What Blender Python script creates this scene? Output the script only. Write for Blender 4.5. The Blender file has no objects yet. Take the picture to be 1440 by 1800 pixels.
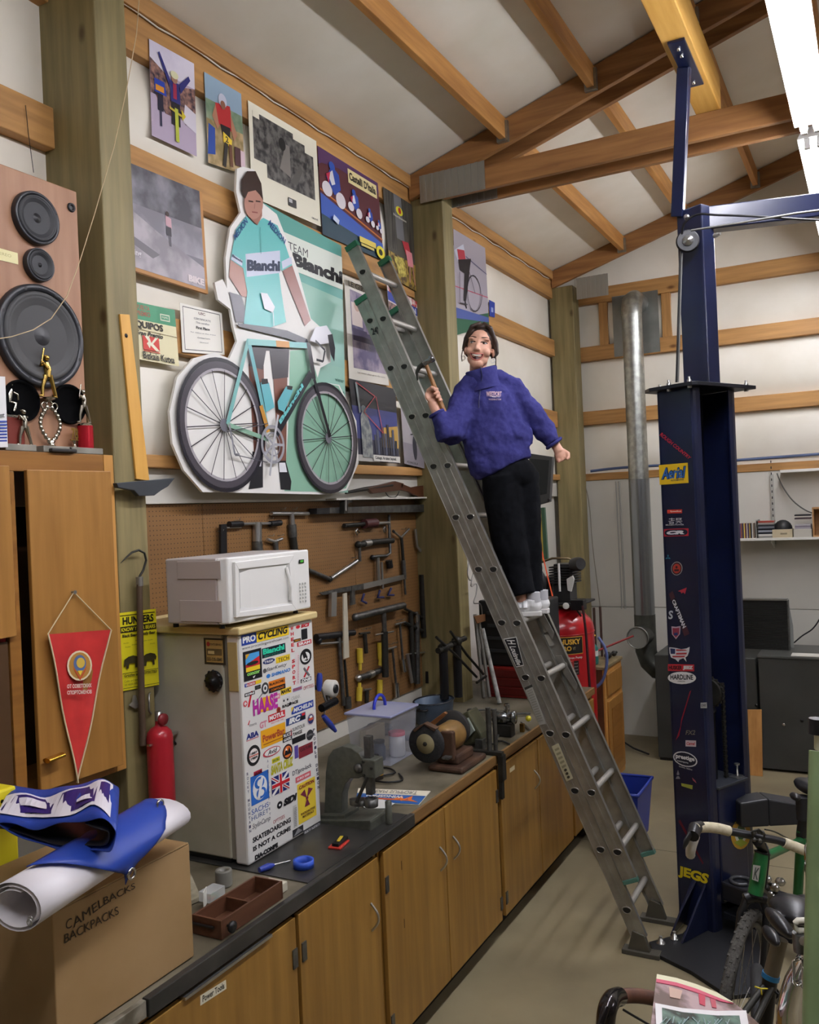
import bpy, bmesh, math, random
from mathutils import Vector as V, Matrix
random.seed(7)
SC = bpy.context.scene
COL = SC.collection
# ---------------- camera ----------------
CAM = V((2.6, 0.0, 2.12)); FPX = 1544.85
_yaw, _pit, _rol = 0.48993726, -0.00193021, -0.04325034
_f = V((-math.sin(_yaw)*math.cos(_pit), math.cos(_yaw)*math.cos(_pit), math.sin(_pit)))
_r = V((math.cos(_yaw), math.sin(_yaw), 0)); _u = _r.cross(_f)
RT = _r*math.cos(_rol) + _u*math.sin(_rol); UP = -_r*math.sin(_rol) + _u*math.cos(_rol); FW = _f
cd = bpy.data.cameras.new('camera'); cam = bpy.data.objects.new('camera', cd); COL.objects.link(cam)
cd.sensor_fit = 'HORIZONTAL'; cd.sensor_width = 36; cd.lens = 36*FPX/1440; cd.clip_start = 0.05
m3 = Matrix((RT, UP, -FW)).transposed()
cam.matrix_world = Matrix.Translation(CAM) @ m3.to_4x4()
SC.camera = cam
# ---------------- world, exposure ----------------
W = bpy.data.worlds.new('world'); SC.world = W; W.use_nodes = True
W.node_tree.nodes['Background'].inputs[0].default_value = (0.55, 0.6, 0.7, 1)
W.node_tree.nodes['Background'].inputs[1].default_value = 0.3
SC.view_settings.view_transform = 'Standard'; SC.view_settings.look = 'None'
SC.view_settings.gamma = 1; SC.view_settings.use_curve_mapping = False
SC.view_settings.exposure = 0.0
TUBE_POWER = 82.0
# ---------------- helpers ----------------
def lin(h):
    h = h.lstrip('#'); out = []
    if len(h) == 3: h = ''.join(q*2 for q in h)
    for i in (0, 2, 4):
        c = int(h[i:i+2], 16)/255
        out.append(c/12.92 if c <= .04045 else ((c+.055)/1.055)**2.4)
    return (*out, 1)
def ray(x, y): return RT*((x-720)/FPX) - UP*((y-900)/FPX) + FW
def wp(x, y, ax, val):
    d = ray(x, y); return CAM + d*((val-CAM[ax])/d[ax])
def wd(x, y, dist): return CAM + ray(x, y)*dist     # point at a depth
class Surf:                                          # a real plane in the room
    def __init__(s, p, n): s.p = V(p); s.n = V(n).normalized()
    def P(s, x, y, off=0):
        d = ray(x, y); q = s.p + s.n*off
        return CAM + d*((q-CAM).dot(s.n)/d.dot(s.n))
_m = {}
def mat(name, c, rough=.6, metal=0, c2=None, scale=6, st=(1,1,1), bump=0, emit=0, trans=0, detail=4, lo=.35, hi=.65, spec=.5, coat=0, bscale=None, alpha=1, ior=1.45):
    if name in _m: return _m[name]
    m = bpy.data.materials.new(name); m.use_nodes = True; nt = m.node_tree; b = nt.nodes['Principled BSDF']
    b.inputs['Base Color'].default_value = lin(c); b.inputs['Roughness'].default_value = rough
    b.inputs['Metallic'].default_value = metal; b.inputs['Specular IOR Level'].default_value = spec
    b.inputs['Coat Weight'].default_value = coat; b.inputs['Coat Roughness'].default_value = .15
    b.inputs['IOR'].default_value = ior
    if alpha < 1: b.inputs['Alpha'].default_value = alpha
    if trans: b.inputs['Transmission Weight'].default_value = trans
    if emit:
        b.inputs['Emission Color'].default_value = lin(c); b.inputs['Emission Strength'].default_value = emit
    if c2 or bump:
        tc = nt.nodes.new('ShaderNodeTexCoord'); mp = nt.nodes.new('ShaderNodeMapping'); mp.inputs['Scale'].default_value = st
        nt.links.new(tc.outputs['Object'], mp.inputs['Vector'])
        nz = nt.nodes.new('ShaderNodeTexNoise'); nz.inputs['Scale'].default_value = scale; nz.inputs['Detail'].default_value = detail
        nt.links.new(mp.outputs[0], nz.inputs['Vector'])
        if c2:
            r = nt.nodes.new('ShaderNodeValToRGB'); r.color_ramp.elements[0].position = lo; r.color_ramp.elements[1].position = hi
            r.color_ramp.elements[0].color = lin(c); r.color_ramp.elements[1].color = lin(c2)
            nt.links.new(nz.outputs['Fac'], r.inputs[0]); nt.links.new(r.outputs[0], b.inputs['Base Color'])
        if bump:
            bp = nt.nodes.new('ShaderNodeBump'); bp.inputs['Strength'].default_value = bump; bp.inputs['Distance'].default_value = .01
            if bscale:
                n2 = nt.nodes.new('ShaderNodeTexNoise'); n2.inputs['Scale'].default_value = bscale; nt.links.new(mp.outputs[0], n2.inputs['Vector']); nt.links.new(n2.outputs['Fac'], bp.inputs['Height'])
            else: nt.links.new(nz.outputs['Fac'], bp.inputs['Height'])
            nt.links.new(bp.outputs[0], b.inputs['Normal'])
    _m[name] = m; return m
def F(c, rough=.5): return mat('paint '+c, c, rough)          # flat ink or paint
def wood(name, c, c2, ax, sc=3.0, rough=.55, knots=True):      # grain runs along ax, with knots
    key = name+' '+'xyz'[ax]
    if key in _m: return _m[key]
    st = [9, 9, 9]; st[ax] = .7
    m = mat(key, c, rough, 0, c2, sc, tuple(st), .12, lo=.3, hi=.72)
    if knots:
        nt = m.node_tree; b = nt.nodes['Principled BSDF']; tc = nt.nodes.new('ShaderNodeTexCoord'); mp = nt.nodes.new('ShaderNodeMapping')
        k = [3.2, 3.2, 3.2]; k[ax] = 1.6; mp.inputs['Scale'].default_value = k
        vo = nt.nodes.new('ShaderNodeTexVoronoi'); vo.inputs['Scale'].default_value = 1.3
        nt.links.new(tc.outputs['Object'], mp.inputs[0]); nt.links.new(mp.outputs[0], vo.inputs['Vector'])
        r = nt.nodes.new('ShaderNodeValToRGB'); r.color_ramp.elements[0].position = .03; r.color_ramp.elements[1].position = .09
        r.color_ramp.elements[0].color = (.25, .16, .08, 1); r.color_ramp.elements[1].color = (1, 1, 1, 1)
        mx = nt.nodes.new('ShaderNodeMixRGB'); mx.blend_type = 'MULTIPLY'; mx.inputs[0].default_value = .8
        src = b.inputs['Base Color'].links[0].from_socket
        nt.links.new(vo.outputs['Distance'], r.inputs[0]); nt.links.new(src, mx.inputs[1]); nt.links.new(r.outputs[0], mx.inputs[2]); nt.links.new(mx.outputs[0], b.inputs['Base Color'])
    return m
_txt = {}
def textgeo(s, bold=0, shear=0):
    k = (s, bold, shear)
    if k in _txt: return _txt[k]
    cu = bpy.data.curves.new('t', 'FONT'); cu.body = s; cu.offset = bold; cu.shear = shear; cu.resolution_u = 3
    o = bpy.data.objects.new('t', cu); COL.objects.link(o)
    bpy.context.view_layer.update()
    dg = bpy.context.evaluated_depsgraph_get(); me = o.evaluated_get(dg).to_mesh()
    vs = [(v.co.x, v.co.y) for v in me.vertices]; fs = [tuple(p.vertices) for p in me.polygons]
    bpy.data.objects.remove(o); bpy.data.curves.remove(cu)
    x0 = min(a for a, b in vs); x1 = max(a for a, b in vs); y0 = min(b for a, b in vs); y1 = max(b for a, b in vs)
    vs = [((a-x0)/(x1-x0), (b-y0)/(y1-y0)) for a, b in vs]
    _txt[k] = (vs, fs); return _txt[k]
def frame(d, up=(0, 0, 1)):
    d = V(d).normalized(); up = V(up)
    if abs(d.dot(up)) > .98: up = V((0, 1, 0)) if abs(d.y) < .9 else V((1, 0, 0))
    s = d.cross(up).normalized(); return d, s, s.cross(d)
class MB:
    def __init__(s): s.v = []; s.f = []; s.m = []; s.s = []; s.mats = []
    def mi(s, m):
        if isinstance(m, str): m = F(m)
        if m not in s.mats: s.mats.append(m)
        return s.mats.index(m)
    def add(s, vs, fs, m, sm=False):
        n = len(s.v); s.v += [tuple(v) for v in vs]; i = s.mi(m)
        for f in fs: s.f.append(tuple(a+n for a in f)); s.m.append(i); s.s.append(sm)
        return s
    def box(s, c, d, m, rz=0, A=None):
        c = V(c); hx, hy, hz = d[0]/2, d[1]/2, d[2]/2
        if A is None: A = (V((math.cos(rz), math.sin(rz), 0)), V((-math.sin(rz), math.cos(rz), 0)), V((0, 0, 1)))
        vs = [c + A[0]*(hx*i) + A[1]*(hy*j) + A[2]*(hz*k) for i in (-1, 1) for j in (-1, 1) for k in (-1, 1)]
        return s.add(vs, [(0,1,3,2), (4,6,7,5), (0,4,5,1), (2,3,7,6), (0,2,6,4), (1,5,7,3)], m)
    def bx(s, a, b, m):                                   # box from two corners
        return s.box([(a[i]+b[i])/2 for i in range(3)], [abs(b[i]-a[i]) for i in range(3)], m)
    def bar(s, p, q, w, h, m, up=(0, 0, 1)):
        p = V(p); q = V(q); d, sd, u = frame(q-p, up)
        return s.box((p+q)/2, ((q-p).length, w, h), m, A=(d, sd, u))
    def tube(s, pts, r, m, n=8, closed=False, cap=True, sc=(1, 1), up=(0, 0, 1)):
        pts = [V(p) for p in pts]; N = len(pts); rs = r if isinstance(r, (list, tuple)) else [r]*N; vs = []; fs = []
        last = None
        for i, p in enumerate(pts):
            a = pts[(i-1) % N] if (closed or i > 0) else p; b = pts[(i+1) % N] if (closed or i < N-1) else p
            d = (b-a).normalized() if (b-a).length > 1e-9 else V((0, 0, 1))
            if last is None: _, sd, u = frame(d, up)
            else:
                u = last - d*last.dot(d)
                if u.length < 1e-6: _, sd, u = frame(d, up)
                u.normalize(); sd = d.cross(u)
            last = u
            for k in range(n):
                t = 2*math.pi*k/n; vs.append(p + sd*(math.cos(t)*rs[i]*sc[0]) + u*(math.sin(t)*rs[i]*sc[1]))
        for i in range(N if closed else N-1):
            j = (i+1) % N
            for k in range(n):
                l = (k+1) % n; fs.append((i*n+k, i*n+l, j*n+l, j*n+k))
        s.add(vs, fs, m, n > 5)
        if cap and not closed:
            s.add(vs[:n], [tuple(range(n))[::-1]], m); s.add(vs[-n:], [tuple(range(n))], m)
        return s
    def lathe(s, prof, o, ax, m, n=24, sc=(1, 1), up=(0, 0, 1)):
        o = V(o); d, sd, u = frame(ax, up); vs = []; fs = []
        for r, h in prof:
            for k in range(n):
                t = 2*math.pi*k/n; vs.append(o + d*h + sd*(math.cos(t)*r*sc[0]) + u*(math.sin(t)*r*sc[1]))
        for i in range(len(prof)-1):
            for k in range(n):
                l = (k+1) % n; fs.append((i*n+k, i*n+l, (i+1)*n+l, (i+1)*n+k))
        s.add(vs, fs, m, True)
        if prof[0][0] > 1e-4: s.add(vs[:n], [tuple(range(n))[::-1]], m)
        if prof[-1][0] > 1e-4: s.add(vs[-n:], [tuple(range(n))], m)
        return s
    def disc(s, o, ax, r, m, n=24, sc=(1, 1), up=(0, 0, 1)):
        o = V(o); d, sd, u = frame(ax, up)
        return s.add([o + sd*(math.cos(2*math.pi*k/n)*r*sc[0]) + u*(math.sin(2*math.pi*k/n)*r*sc[1]) for k in range(n)], [tuple(range(n))], m)
    def ball(s, c, r, m, n=12, A=None):
        c = V(c); r = (r, r, r) if not isinstance(r, (tuple, list)) else r
        if A is None: A = (V((1,0,0)), V((0,1,0)), V((0,0,1)))
        h = n//2; vs = [c - A[2]*r[2]]; fs = []
        for i in range(1, h):
            p = -math.pi/2 + math.pi*i/h
            for k in range(n):
                t = 2*math.pi*k/n; vs.append(c + A[0]*(r[0]*math.cos(p)*math.cos(t)) + A[1]*(r[1]*math.cos(p)*math.sin(t)) + A[2]*(r[2]*math.sin(p)))
        vs.append(c + A[2]*r[2]); T_ = len(vs)-1
        for k in range(n):
            l = (k+1) % n; fs.append((0, 1+l, 1+k)); fs.append((T_, T_-n+k, T_-n+l))
            for i in range(h-2): fs.append((1+i*n+k, 1+i*n+l, 1+(i+1)*n+l, 1+(i+1)*n+k))
        return s.add(vs, fs, m, True)
    def prism(s, pts, t, m, sm=False):
        pts = [V(p) for p in pts]; t = V(t); n = len(pts)
        return s.add(pts+[p+t for p in pts], [tuple(range(n))[::-1], tuple(range(n, 2*n))] + [(i, (i+1) % n, (i+1) % n+n, i+n) for i in range(n)], m, sm)
    def poly(s, pts, m): return s.add(pts, [tuple(range(len(pts)))], m)
    def text(s, t, c, m, bold=.02, shear=0):              # c: world corners bl, br, tr, tl
        vs, fs = textgeo(t, bold, shear); a, b, c2, d = [V(q) for q in c]
        return s.add([a*(1-x)*(1-y) + b*x*(1-y) + c2*x*y + d*(1-x)*y for x, y in vs], fs, m)
    def build(s, name, parent=None, bev=0, label=None, seg=2, sub=0, fix=True):
        me = bpy.data.meshes.new(name)
        P = [V(v) for v in s.v]
        base = V(((min(p.x for p in P)+max(p.x for p in P))/2, (min(p.y for p in P)+max(p.y for p in P))/2, min(p.z for p in P)))
        me.from_pydata([tuple(p-base) for p in P], [], s.f)
        for m in s.mats: me.materials.append(m)
        me.polygons.foreach_set('material_index', s.m); me.polygons.foreach_set('use_smooth', s.s)
        if fix:
            bm = bmesh.new(); bm.from_mesh(me); 
            bmesh.ops.recalc_face_normals(bm, faces=bm.faces); bm.to_mesh(me); bm.free()
        me.update()
        o = bpy.data.objects.new(name, me); COL.objects.link(o)
        o.location = base - (WL[parent.name] if parent else V((0, 0, 0))); WL[o.name] = base
        if parent: o.parent = parent
        if label: o['label'] = label
        if bev:
            b = o.modifiers.new('bevel', 'BEVEL'); b.width = bev; b.segments = seg; b.limit_method = 'ANGLE'; b.angle_limit = .6
        if sub:
            b = o.modifiers.new('sub', 'SUBSURF'); b.levels = sub; b.render_levels = sub
        return o
WL = {}
def tag(o, label, cat, group=None):
    o['label'] = label; o['category'] = cat
    if group: o['group'] = group
    return o
def T(name, label, cat, loc=(0, 0, 0), group=None):
    o = bpy.data.objects.new(name, None); COL.objects.link(o); o.location = loc; o.empty_display_size = .05; WL[o.name] = V(loc)
    return tag(o, label, cat, group)
def struct(o): o['kind'] = 'structure'; return o
def dup(o, loc=None, rot=None, label=None, parent=None):
    c = o.copy(); COL.objects.link(c)
    if parent: c.parent = parent
    if loc is not None: c.location = loc; WL[c.name] = V(loc)
    if rot is not None: c.rotation_euler = rot
    if label: c['label'] = label
    for ch in list(o.children): dup(ch, parent=c)
    return c
# ---------------- materials ----------------
VINYL = mat('white vinyl insulation', '#efeadc', .45, c2='#e6e0cf', scale=2.5, bump=.25, bscale=5)
FIR_Y = wood('fir girt', '#c39356', '#9b7040', 1); FIR_X = wood('fir girt', '#c39356', '#9b7040', 0); FIR_Z = wood('fir girt', '#c39356', '#9b7040', 2)
RAF_X = wood('fir rafter', '#a67645', '#7c542e', 0); PUR_Y = wood('fir purlin', '#c99350', '#a06c35', 1)
TREAT = wood('green treated lumber', '#8d8056', '#6e6340', 2); GALV = mat('galvanised steel', '#a9aaa2', .38, .85, '#8c8e88', 22, bump=.05)
CONC = mat('concrete floor', '#8f8467', .5, c2='#766c54', scale=1.6, detail=9, bump=.05)
HARD = mat('white hardboard', '#d2cfc4', .5, c2='#c6c3b8', scale=1.2)
UNW = mat('darkened unseen wall', '#7d776a', .7); YB = 7.95; XR = 9.0; YF = -2.6; RX = 4.5  # unseen walls, colour darkened to cut bounced light
def ceil_z(x): return 4.2 + .3*x if x <= RX else 4.2 + .3*(2*RX-x)
def cbox(o, name, a, b, m, bev=.004): return MB().bx(a, b, m).build(name, o, bev)
# floor
mb = MB(); mb.bx((-.2, YF-.1, -.1), (XR+.2, YB+.1, 0), CONC); floor = struct(mb.build('floor'))
for i, (a, b) in enumerate([((.83, 5.36, 0), (XR, 5.364, .0008)), ((4.4, YF, 0), (4.404, YB, .0008))]):
    MB().bx(a, b, mat('saw cut joint', '#5d5746', .9)).build('control_joint', floor)
# oil stains
# left wall: bulging insulation between girts
def bulge(u0, u1, v0, v1, fn, m, mb, nu=14, nv=8, amp=.045):
    vs = []; fs = []
    for i in range(nu+1):
        for j in range(nv+1):
            a = i/nu; b = j/nv; u = u0+(u1-u0)*a; v = v0+(v1-v0)*b
            h = amp*(math.sin(math.pi*b)**.7)*(min(1, 6*a, 6*(1-a))**.6)*(1+.25*math.sin(u*3.1+v*5))
            vs.append(fn(u, v, h))
    for i in range(nu):
        for j in range(nv):
            k = i*(nv+1)+j; fs.append((k, k+nv+1, k+nv+2, k+1))
    mb.add(vs, fs, m, True)
GZ = [(3.461, 3.608), (2.813, 2.958), (2.335, 2.386)]
levels = [4.22, 4.0] ; 
mb = MB(); mb.bx((-.15, YF-.1, 0), (-.04, YB+.1, 4.2), VINYL)
for (y0, y1) in ((YF, 2.2), (2.34, 4.96), (5.11, 7.72)):
    for (z0, z1) in ((3.6, 4.0), (2.95, 3.47), (2.38, 2.82)):
        bulge(y0, y1, z0, z1, lambda u, v, h: (.008+h, u, v), VINYL, mb)
wl = struct(mb.build('wall_left', fix=False))
for (y0, y1) in ((YF, 2.2), (2.34, 4.96), (5.11, 7.72)):
    for z0, z1 in GZ: cbox(wl, 'girt', (-.04, y0, z0), (.06, y1, z1), FIR_Y)
    cbox(wl, 'header_board', (-.04, y0, 3.985), (.06, y1, 4.147), FIR_Y)
    cbox(wl, 'header_board', (-.04, y0, 4.149), (.085, y1, 4.225), FIR_Y)
    # white board strip below the lowest girt and lower wall
    cbox(wl, 'wall_panel', (-.04, y0, 2.19), (.02, y1, 2.334), HARD, .002)
    cbox(wl, 'wall_panel', (-.04, y0, 0), (-.012, y1, 2.189), HARD, .002)
for i, y in enumerate((2.2, 4.96, 7.7)):
    struct(cbox(None, 'trim_%d' % (i+1), (-.03 if y < 7 else .03, y, 0), (.28 if y < 7 else .25, y+.145 if y < 7 else y+.17, 4.08), TREAT, .006))
# back wall
mb = MB(); mb.bx((-.15, YB+.02, 0), (XR+.1, YB+.1, 4.3), VINYL)
mb.prism([(-.15, YB+.02, 4.2), (RX, YB+.02, 5.65), (XR+.1, YB+.02, 4.2)], (0, .08, 0), VINYL)
GB = [(3.93, 4.07), (3.415, 3.545), (2.83, 2.955)]
for z0, z1 in ((2.95, 3.42), (2.42, 2.84), (3.54, 3.94)): bulge(.06, 3.9, z0, z1, lambda u, v, h: (u, YB+.012-h*.8, v), VINYL, mb, 20)
bulge(.2, 5, 4.06, 4.9, lambda u, v, h: (u, YB+.012-h, v), VINYL, mb, 20)
wb = struct(mb.build('wall_back', fix=False))
for z0, z1 in GB: cbox(wb, 'girt', (.06, YB-.05, z0), (XR, YB+.03, z1), FIR_X)
cbox(wb, 'girt', (.06, YB-.03, 2.32), (XR, YB+.03, 2.385), FIR_X)
cbox(wb, 'wall_cap', (1.9, YB-.16, 2.295), (XR, YB+.01, 2.318), mat('white paint', '#e4e2da', .4), .002)
x = .2
for k in range(7):
    x1 = x+1.22
    cbox(wb, 'wall_panel', (x, YB-.02, 1.162), (x1-.004, YB+.02, 2.318), HARD, .002); cbox(wb, 'wall_panel', (x, YB-.02, 0), (x1-.004, YB+.02, 1.157), HARD, .002); x = x1
# studs framing the flue plate
cbox(wb, 'stud', (.42, YB-.04, 3.545), (.5, YB+.02, 3.93), FIR_Z); cbox(wb, 'stud', (.98, YB-.04, 3.545), (1.06, YB+.02, 3.93), FIR_Z)
struct(MB().bx((XR, YF-.1, 0), (XR+.12, YB+.1, 4.25), UNW).build('wall_right')); 
mb = MB(); mb.bx((-.15, YF-.12, 0), (XR+.1, YF, 4.25), UNW); mb.prism([(-.15, YF-.12, 4.2), (RX, YF-.12, 5.65), (XR+.1, YF-.12, 4.2)], (0, .1, 0), UNW); struct(mb.build('wall_front'))
# ceiling
mb = MB()
for sgn in (0, 1):
    for (y0, y1) in ((YF, 2.2), (2.2, 5.0), (5.0, YB)):
        xs = [0.06, .7, 1.26, 1.82, 2.38, 2.94, 3.5, 4.06, 4.5]
        for i in range(len(xs)-1):
            def fn(u, v, h, sgn=sgn):
                X = v if not sgn else 2*RX-v
                return (X, u, ceil_z(v)-h*.35+.01)
            bulge(y0, y1, xs[i], xs[i+1], fn, VINYL, mb, 8, 5)
mb.prism([(-.15, YF-.1, 4.19), (RX, YF-.1, 5.57), (XR+.12, YF-.1, 4.19), (XR+.12, YF-.1, 4.3), (RX, YF-.1, 5.7), (-.15, YF-.1, 4.3)], (0, YB-YF+.2, 0), VINYL)
ce = struct(mb.build('ceiling', fix=False))
for (y0, y1) in ((YF, 2.16), (2.38, 4.92), (5.15, 7.66)):
    for x in (.72, 1.26, 1.82, 2.38, 2.94, 3.5, 4.06):
        for X in (x, 2*RX-x):
            MB().bx((X-.02, y0, ceil_z(x)-.125), (X+.02, y1, ceil_z(x)+.0), PUR_Y).build('purlin', ce, .003)
            if X < 3:
                MB().bx((X-.035, y1-.03, ceil_z(x)-.14), (X+.035, y1, ceil_z(x)-.02), GALV).build('joist_hanger', ce)
CORR = mat('corrugated nail plate', '#9d9d96', .4, .7)
def nailplate(p, x0, x1, z0, z1, y, parent):
    m = MB(); n = int((x1-x0)/.022)
    for i in range(n): m.bx((x0+i*.022, y-.006 if i % 2 else y-.002, z0), (x0+i*.022+.022, y, z1), CORR)
    return m.build('nail_plate', parent)
for i, y in enumerate((2.2, 4.96, 7.7)):
    mb = MB(); mb.bx((.3, y+.02, 4.17), (.32, y+.04, 4.2), RAF_X); tr = mb.build('truss', ce)
    for yy in ((y-.04, y), (y+.15, y+.19)):
        if i == 2 and yy[0] > y: continue
        for s in (0, 1):
            q = lambda x: x if not s else 2*RX-x
            MB().prism([(q(.07), yy[0], 4.22), (q(RX), yy[0], ceil_z(RX)), (q(RX), yy[0], ceil_z(RX)-.165), (q(.07), yy[0], 4.07)], (0, .04, 0), RAF_X).build('rafter', tr, .003)
        if i < 2: MB().bx((.3, yy[0]-.002, 4.032), (RX*2-.3, yy[1]-.004, 4.17), RAF_X).build('tie_beam', tr, .004)
        nailplate(None, .15 if i < 2 else .3, .6, 4.03 if i < 2 else 3.93, 4.2 if i < 2 else 4.12, yy[0]-.004, tr)
# big beam resting on the ties
BEAM = wood('yellow pine beam', '#dcae5c', '#c8943f', 1)
bt = tag(MB().bx((1.815, 1.9, 4.172), (1.94, 4.965, 4.36), BEAM).build('ceiling_beam', None, .005), 'thick yellow pine beam resting across the truss ties above the blue lift tube', 'beam')
# fluorescent lights
TUBE = mat('lit fluorescent tube', '#f6f6ff', emit=TUBE_POWER)
LS = mat('white lamp housing', '#d8d6d0', .4)
def strip_light(x, y0, y1, z, lab):
    t = T('strip_light', lab, 'light', (x, (y0+y1)/2, z), 'fluorescent strip lights under the trusses')
    m = MB(); m.prism([(x-.075, y0, z), (x+.075, y0, z), (x+.045, y0, z+.055), (x-.045, y0, z+.055)], (0, y1-y0, 0), LS); m.build('housing', t)
    for s in (-1, 1):
        MB().tube([(x+s*.03, y0+.04, z-.028), (x+s*.03, y1-.04, z-.028)], .0185, TUBE, 12).build('tube', t)
        for yy in (y0+.015, y1-.04): MB().bx((x+s*.03-.014, yy, z-.05), (x+s*.03+.014, yy+.025, z), F('#e8e6e0')).build('socket', t)
    MB().tube([(x, y1-.05, z+.05), (x, y1-.05, z+.12), (x, y1-.02, z+.14)], .004, F('#b8b4a8'), 6).build('hook', t)
strip_light(2.375, 2.42, 4.84, 3.95, 'long glaring fluorescent strip light at the top right before the tie beam')
strip_light(2.375, 5.0, 7.42, 3.95, 'second fluorescent strip light beyond the tie beam, above the lift arm')
strip_light(2.375, -.3, 2.12, 3.95, 'fluorescent strip light over the viewpoint')
strip_light(6.6, 2.42, 4.84, 3.95, 'fluorescent strip light in the far aisle')  # added out of view as fill for the left wall
# ---------------- shared materials ----------------
STEEL = mat('bright steel', '#b9b9b6', .28, .9); DSTEEL = mat('dull steel', '#6f6f6c', .45, .85, '#565654', 30)
IRON = mat('dark iron', '#35342f', .5, .5, '#292824', 20); BLK = mat('black plastic', '#151517', .4); RUB = mat('black rubber', '#1b1b1b', .8)
CHR = mat('chrome', '#d8d8da', .12, 1); ALU = mat('brushed aluminium', '#a4a29b', .42, .75, '#908e87', 14, (1, 1, 1), .04)
DOORW = wood('varnished plywood', '#9d7637', '#7f5c27', 2, 2.2, .38, False)
DOORO = wood('oak veneer', '#a97a3c', '#91652e', 2, 3, .4, False); CABF = wood('oak frame', '#96672e', '#7c5222', 1, 3, .4, False); CABS = wood('pale oak edge', '#c99550', '#b58240', 2, 3, .4, False)
BTOP = mat('worn stained bench top', '#7d7664', .5, c2='#47412f', scale=5, detail=10, bump=.1, lo=.3, hi=.7)
BEDGE = wood('bench edge strip', '#8c6a3c', '#6b4d28', 1); BLKL = mat('black laminate', '#2a2a28', .35, c2='#3d3b37', scale=7, detail=8, lo=.45, hi=.7)
WHITE = mat('white enamel', '#e2e1dc', .35)
def sub(c, u0, v0, u1, v1):
    a, b, d, e = c; g = lambda u, v: a*(1-u)*(1-v)+b*u*(1-v)+d*u*v+e*(1-u)*v
    return [g(u0, v0), g(u1, v0), g(u1, v1), g(u0, v1)]
class Dec:                                     # flat print on a plane, in layers
    def __init__(s, p, n, up=(0, 0, 1)):
        s.n = V(n).normalized(); s.p = V(p); s.k = 0; s.mb = MB(); s.uz = V(up); s.h = s.uz.cross(s.n).normalized(); s.S = Surf(p, n)
    def pt(s, x, y, off=0): return s.S.P(x, y, off)
    def rect(s, x0, x1, yt, yb, off=0):        # world-upright rectangle from pixel extents
        tl = s.pt(x0, yt); bl = s.pt(x0, yb); r = s.pt(x1, yt); a = (tl-s.p).dot(s.h); b = (r-s.p).dot(s.h)
        q = lambda h, z: s.p + s.h*h + s.uz*z + s.n*off
        return [q(a, (bl-s.p).dot(s.uz)), q(b, (bl-s.p).dot(s.uz)), q(b, (tl-s.p).dot(s.uz)), q(a, (tl-s.p).dot(s.uz))]
    def lift(s): s.k += 1; return s.n*(.0004*s.k)
    def q(s, c, m): o = s.lift(); s.mb.poly([V(p)+o for p in c], m); return c
    def t(s, txt, c, m, bold=.02, shear=0): o = s.lift(); s.mb.text(txt, [V(p)+o for p in c], m, bold, shear)
    def px(s, pts, m): o = s.lift(); s.mb.poly([s.pt(x, y)+o for x, y in pts], m)
    def ell(s, c, m, n=20): 
        o = s.lift(); a, b, d, e = c; ce = (a+b+d+e)/4; U = (b-a)/2; W_ = (e-a)/2
        s.mb.poly([ce+U*math.cos(2*math.pi*i/n)+W_*math.sin(2*math.pi*i/n)+o for i in range(n)], m)
    def line(s, pts, w, m):
        o = s.lift(); P = [s.pt(x, y)+o for x, y in pts]
        for a, b in zip(P, P[1:]):
            d = (b-a).normalized().cross(s.n)*(w/2); s.mb.poly([a-d, b-d, b+d, a+d], m)
# ---------------- pegboard ----------------
def pegmat():
    m = bpy.data.materials.new('brown pegboard'); m.use_nodes = True; nt = m.node_tree; b = nt.nodes['Principled BSDF']; b.inputs['Roughness'].default_value = .55
    tc = nt.nodes.new('ShaderNodeTexCoord'); sp = nt.nodes.new('ShaderNodeSeparateXYZ'); nt.links.new(tc.outputs['Object'], sp.inputs[0])
    def mth(op, a, bb=None, v=None):
        n = nt.nodes.new('ShaderNodeMath'); n.operation = op; nt.links.new(a, n.inputs[0])
        if bb is not None: nt.links.new(bb, n.inputs[1])
        if v is not None: n.inputs[1].default_value = v
        return n.outputs[0]
    r = []
    for k in (1, 2):
        f = mth('FRACT', mth('MULTIPLY', sp.outputs[k], v=1/.0195)); r.append(mth('POWER', mth('ABSOLUTE', mth('SUBTRACT', f, v=.5)), v=2.0))
    d = mth('LESS_THAN', mth('ADD', r[0], r[1]), v=.016)
    nz = nt.nodes.new('ShaderNodeTexNoise'); nz.inputs['Scale'].default_value = 3; nt.links.new(tc.outputs['Object'], nz.inputs['Vector'])
    cr = nt.nodes.new('ShaderNodeValToRGB'); cr.color_ramp.elements[0].color = lin('#6f4f2a'); cr.color_ramp.elements[1].color = lin('#886236'); nt.links.new(nz.outputs[0], cr.inputs[0])
    mx = nt.nodes.new('ShaderNodeMixRGB'); nt.links.new(d, mx.inputs[0]); nt.links.new(cr.outputs[0], mx.inputs[1]); mx.inputs[2].default_value = lin('#2a1a0c')
    nt.links.new(mx.outputs[0], b.inputs['Base Color']); return m
PEG = pegmat()
for y0, y1 in ((2.345, 2.955), (2.958, 4.2), (4.203, 4.955)): MB().bx((-.008, y0, 1.0), (0.0, y1, 2.188), PEG).build('pegboard', wl)
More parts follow.
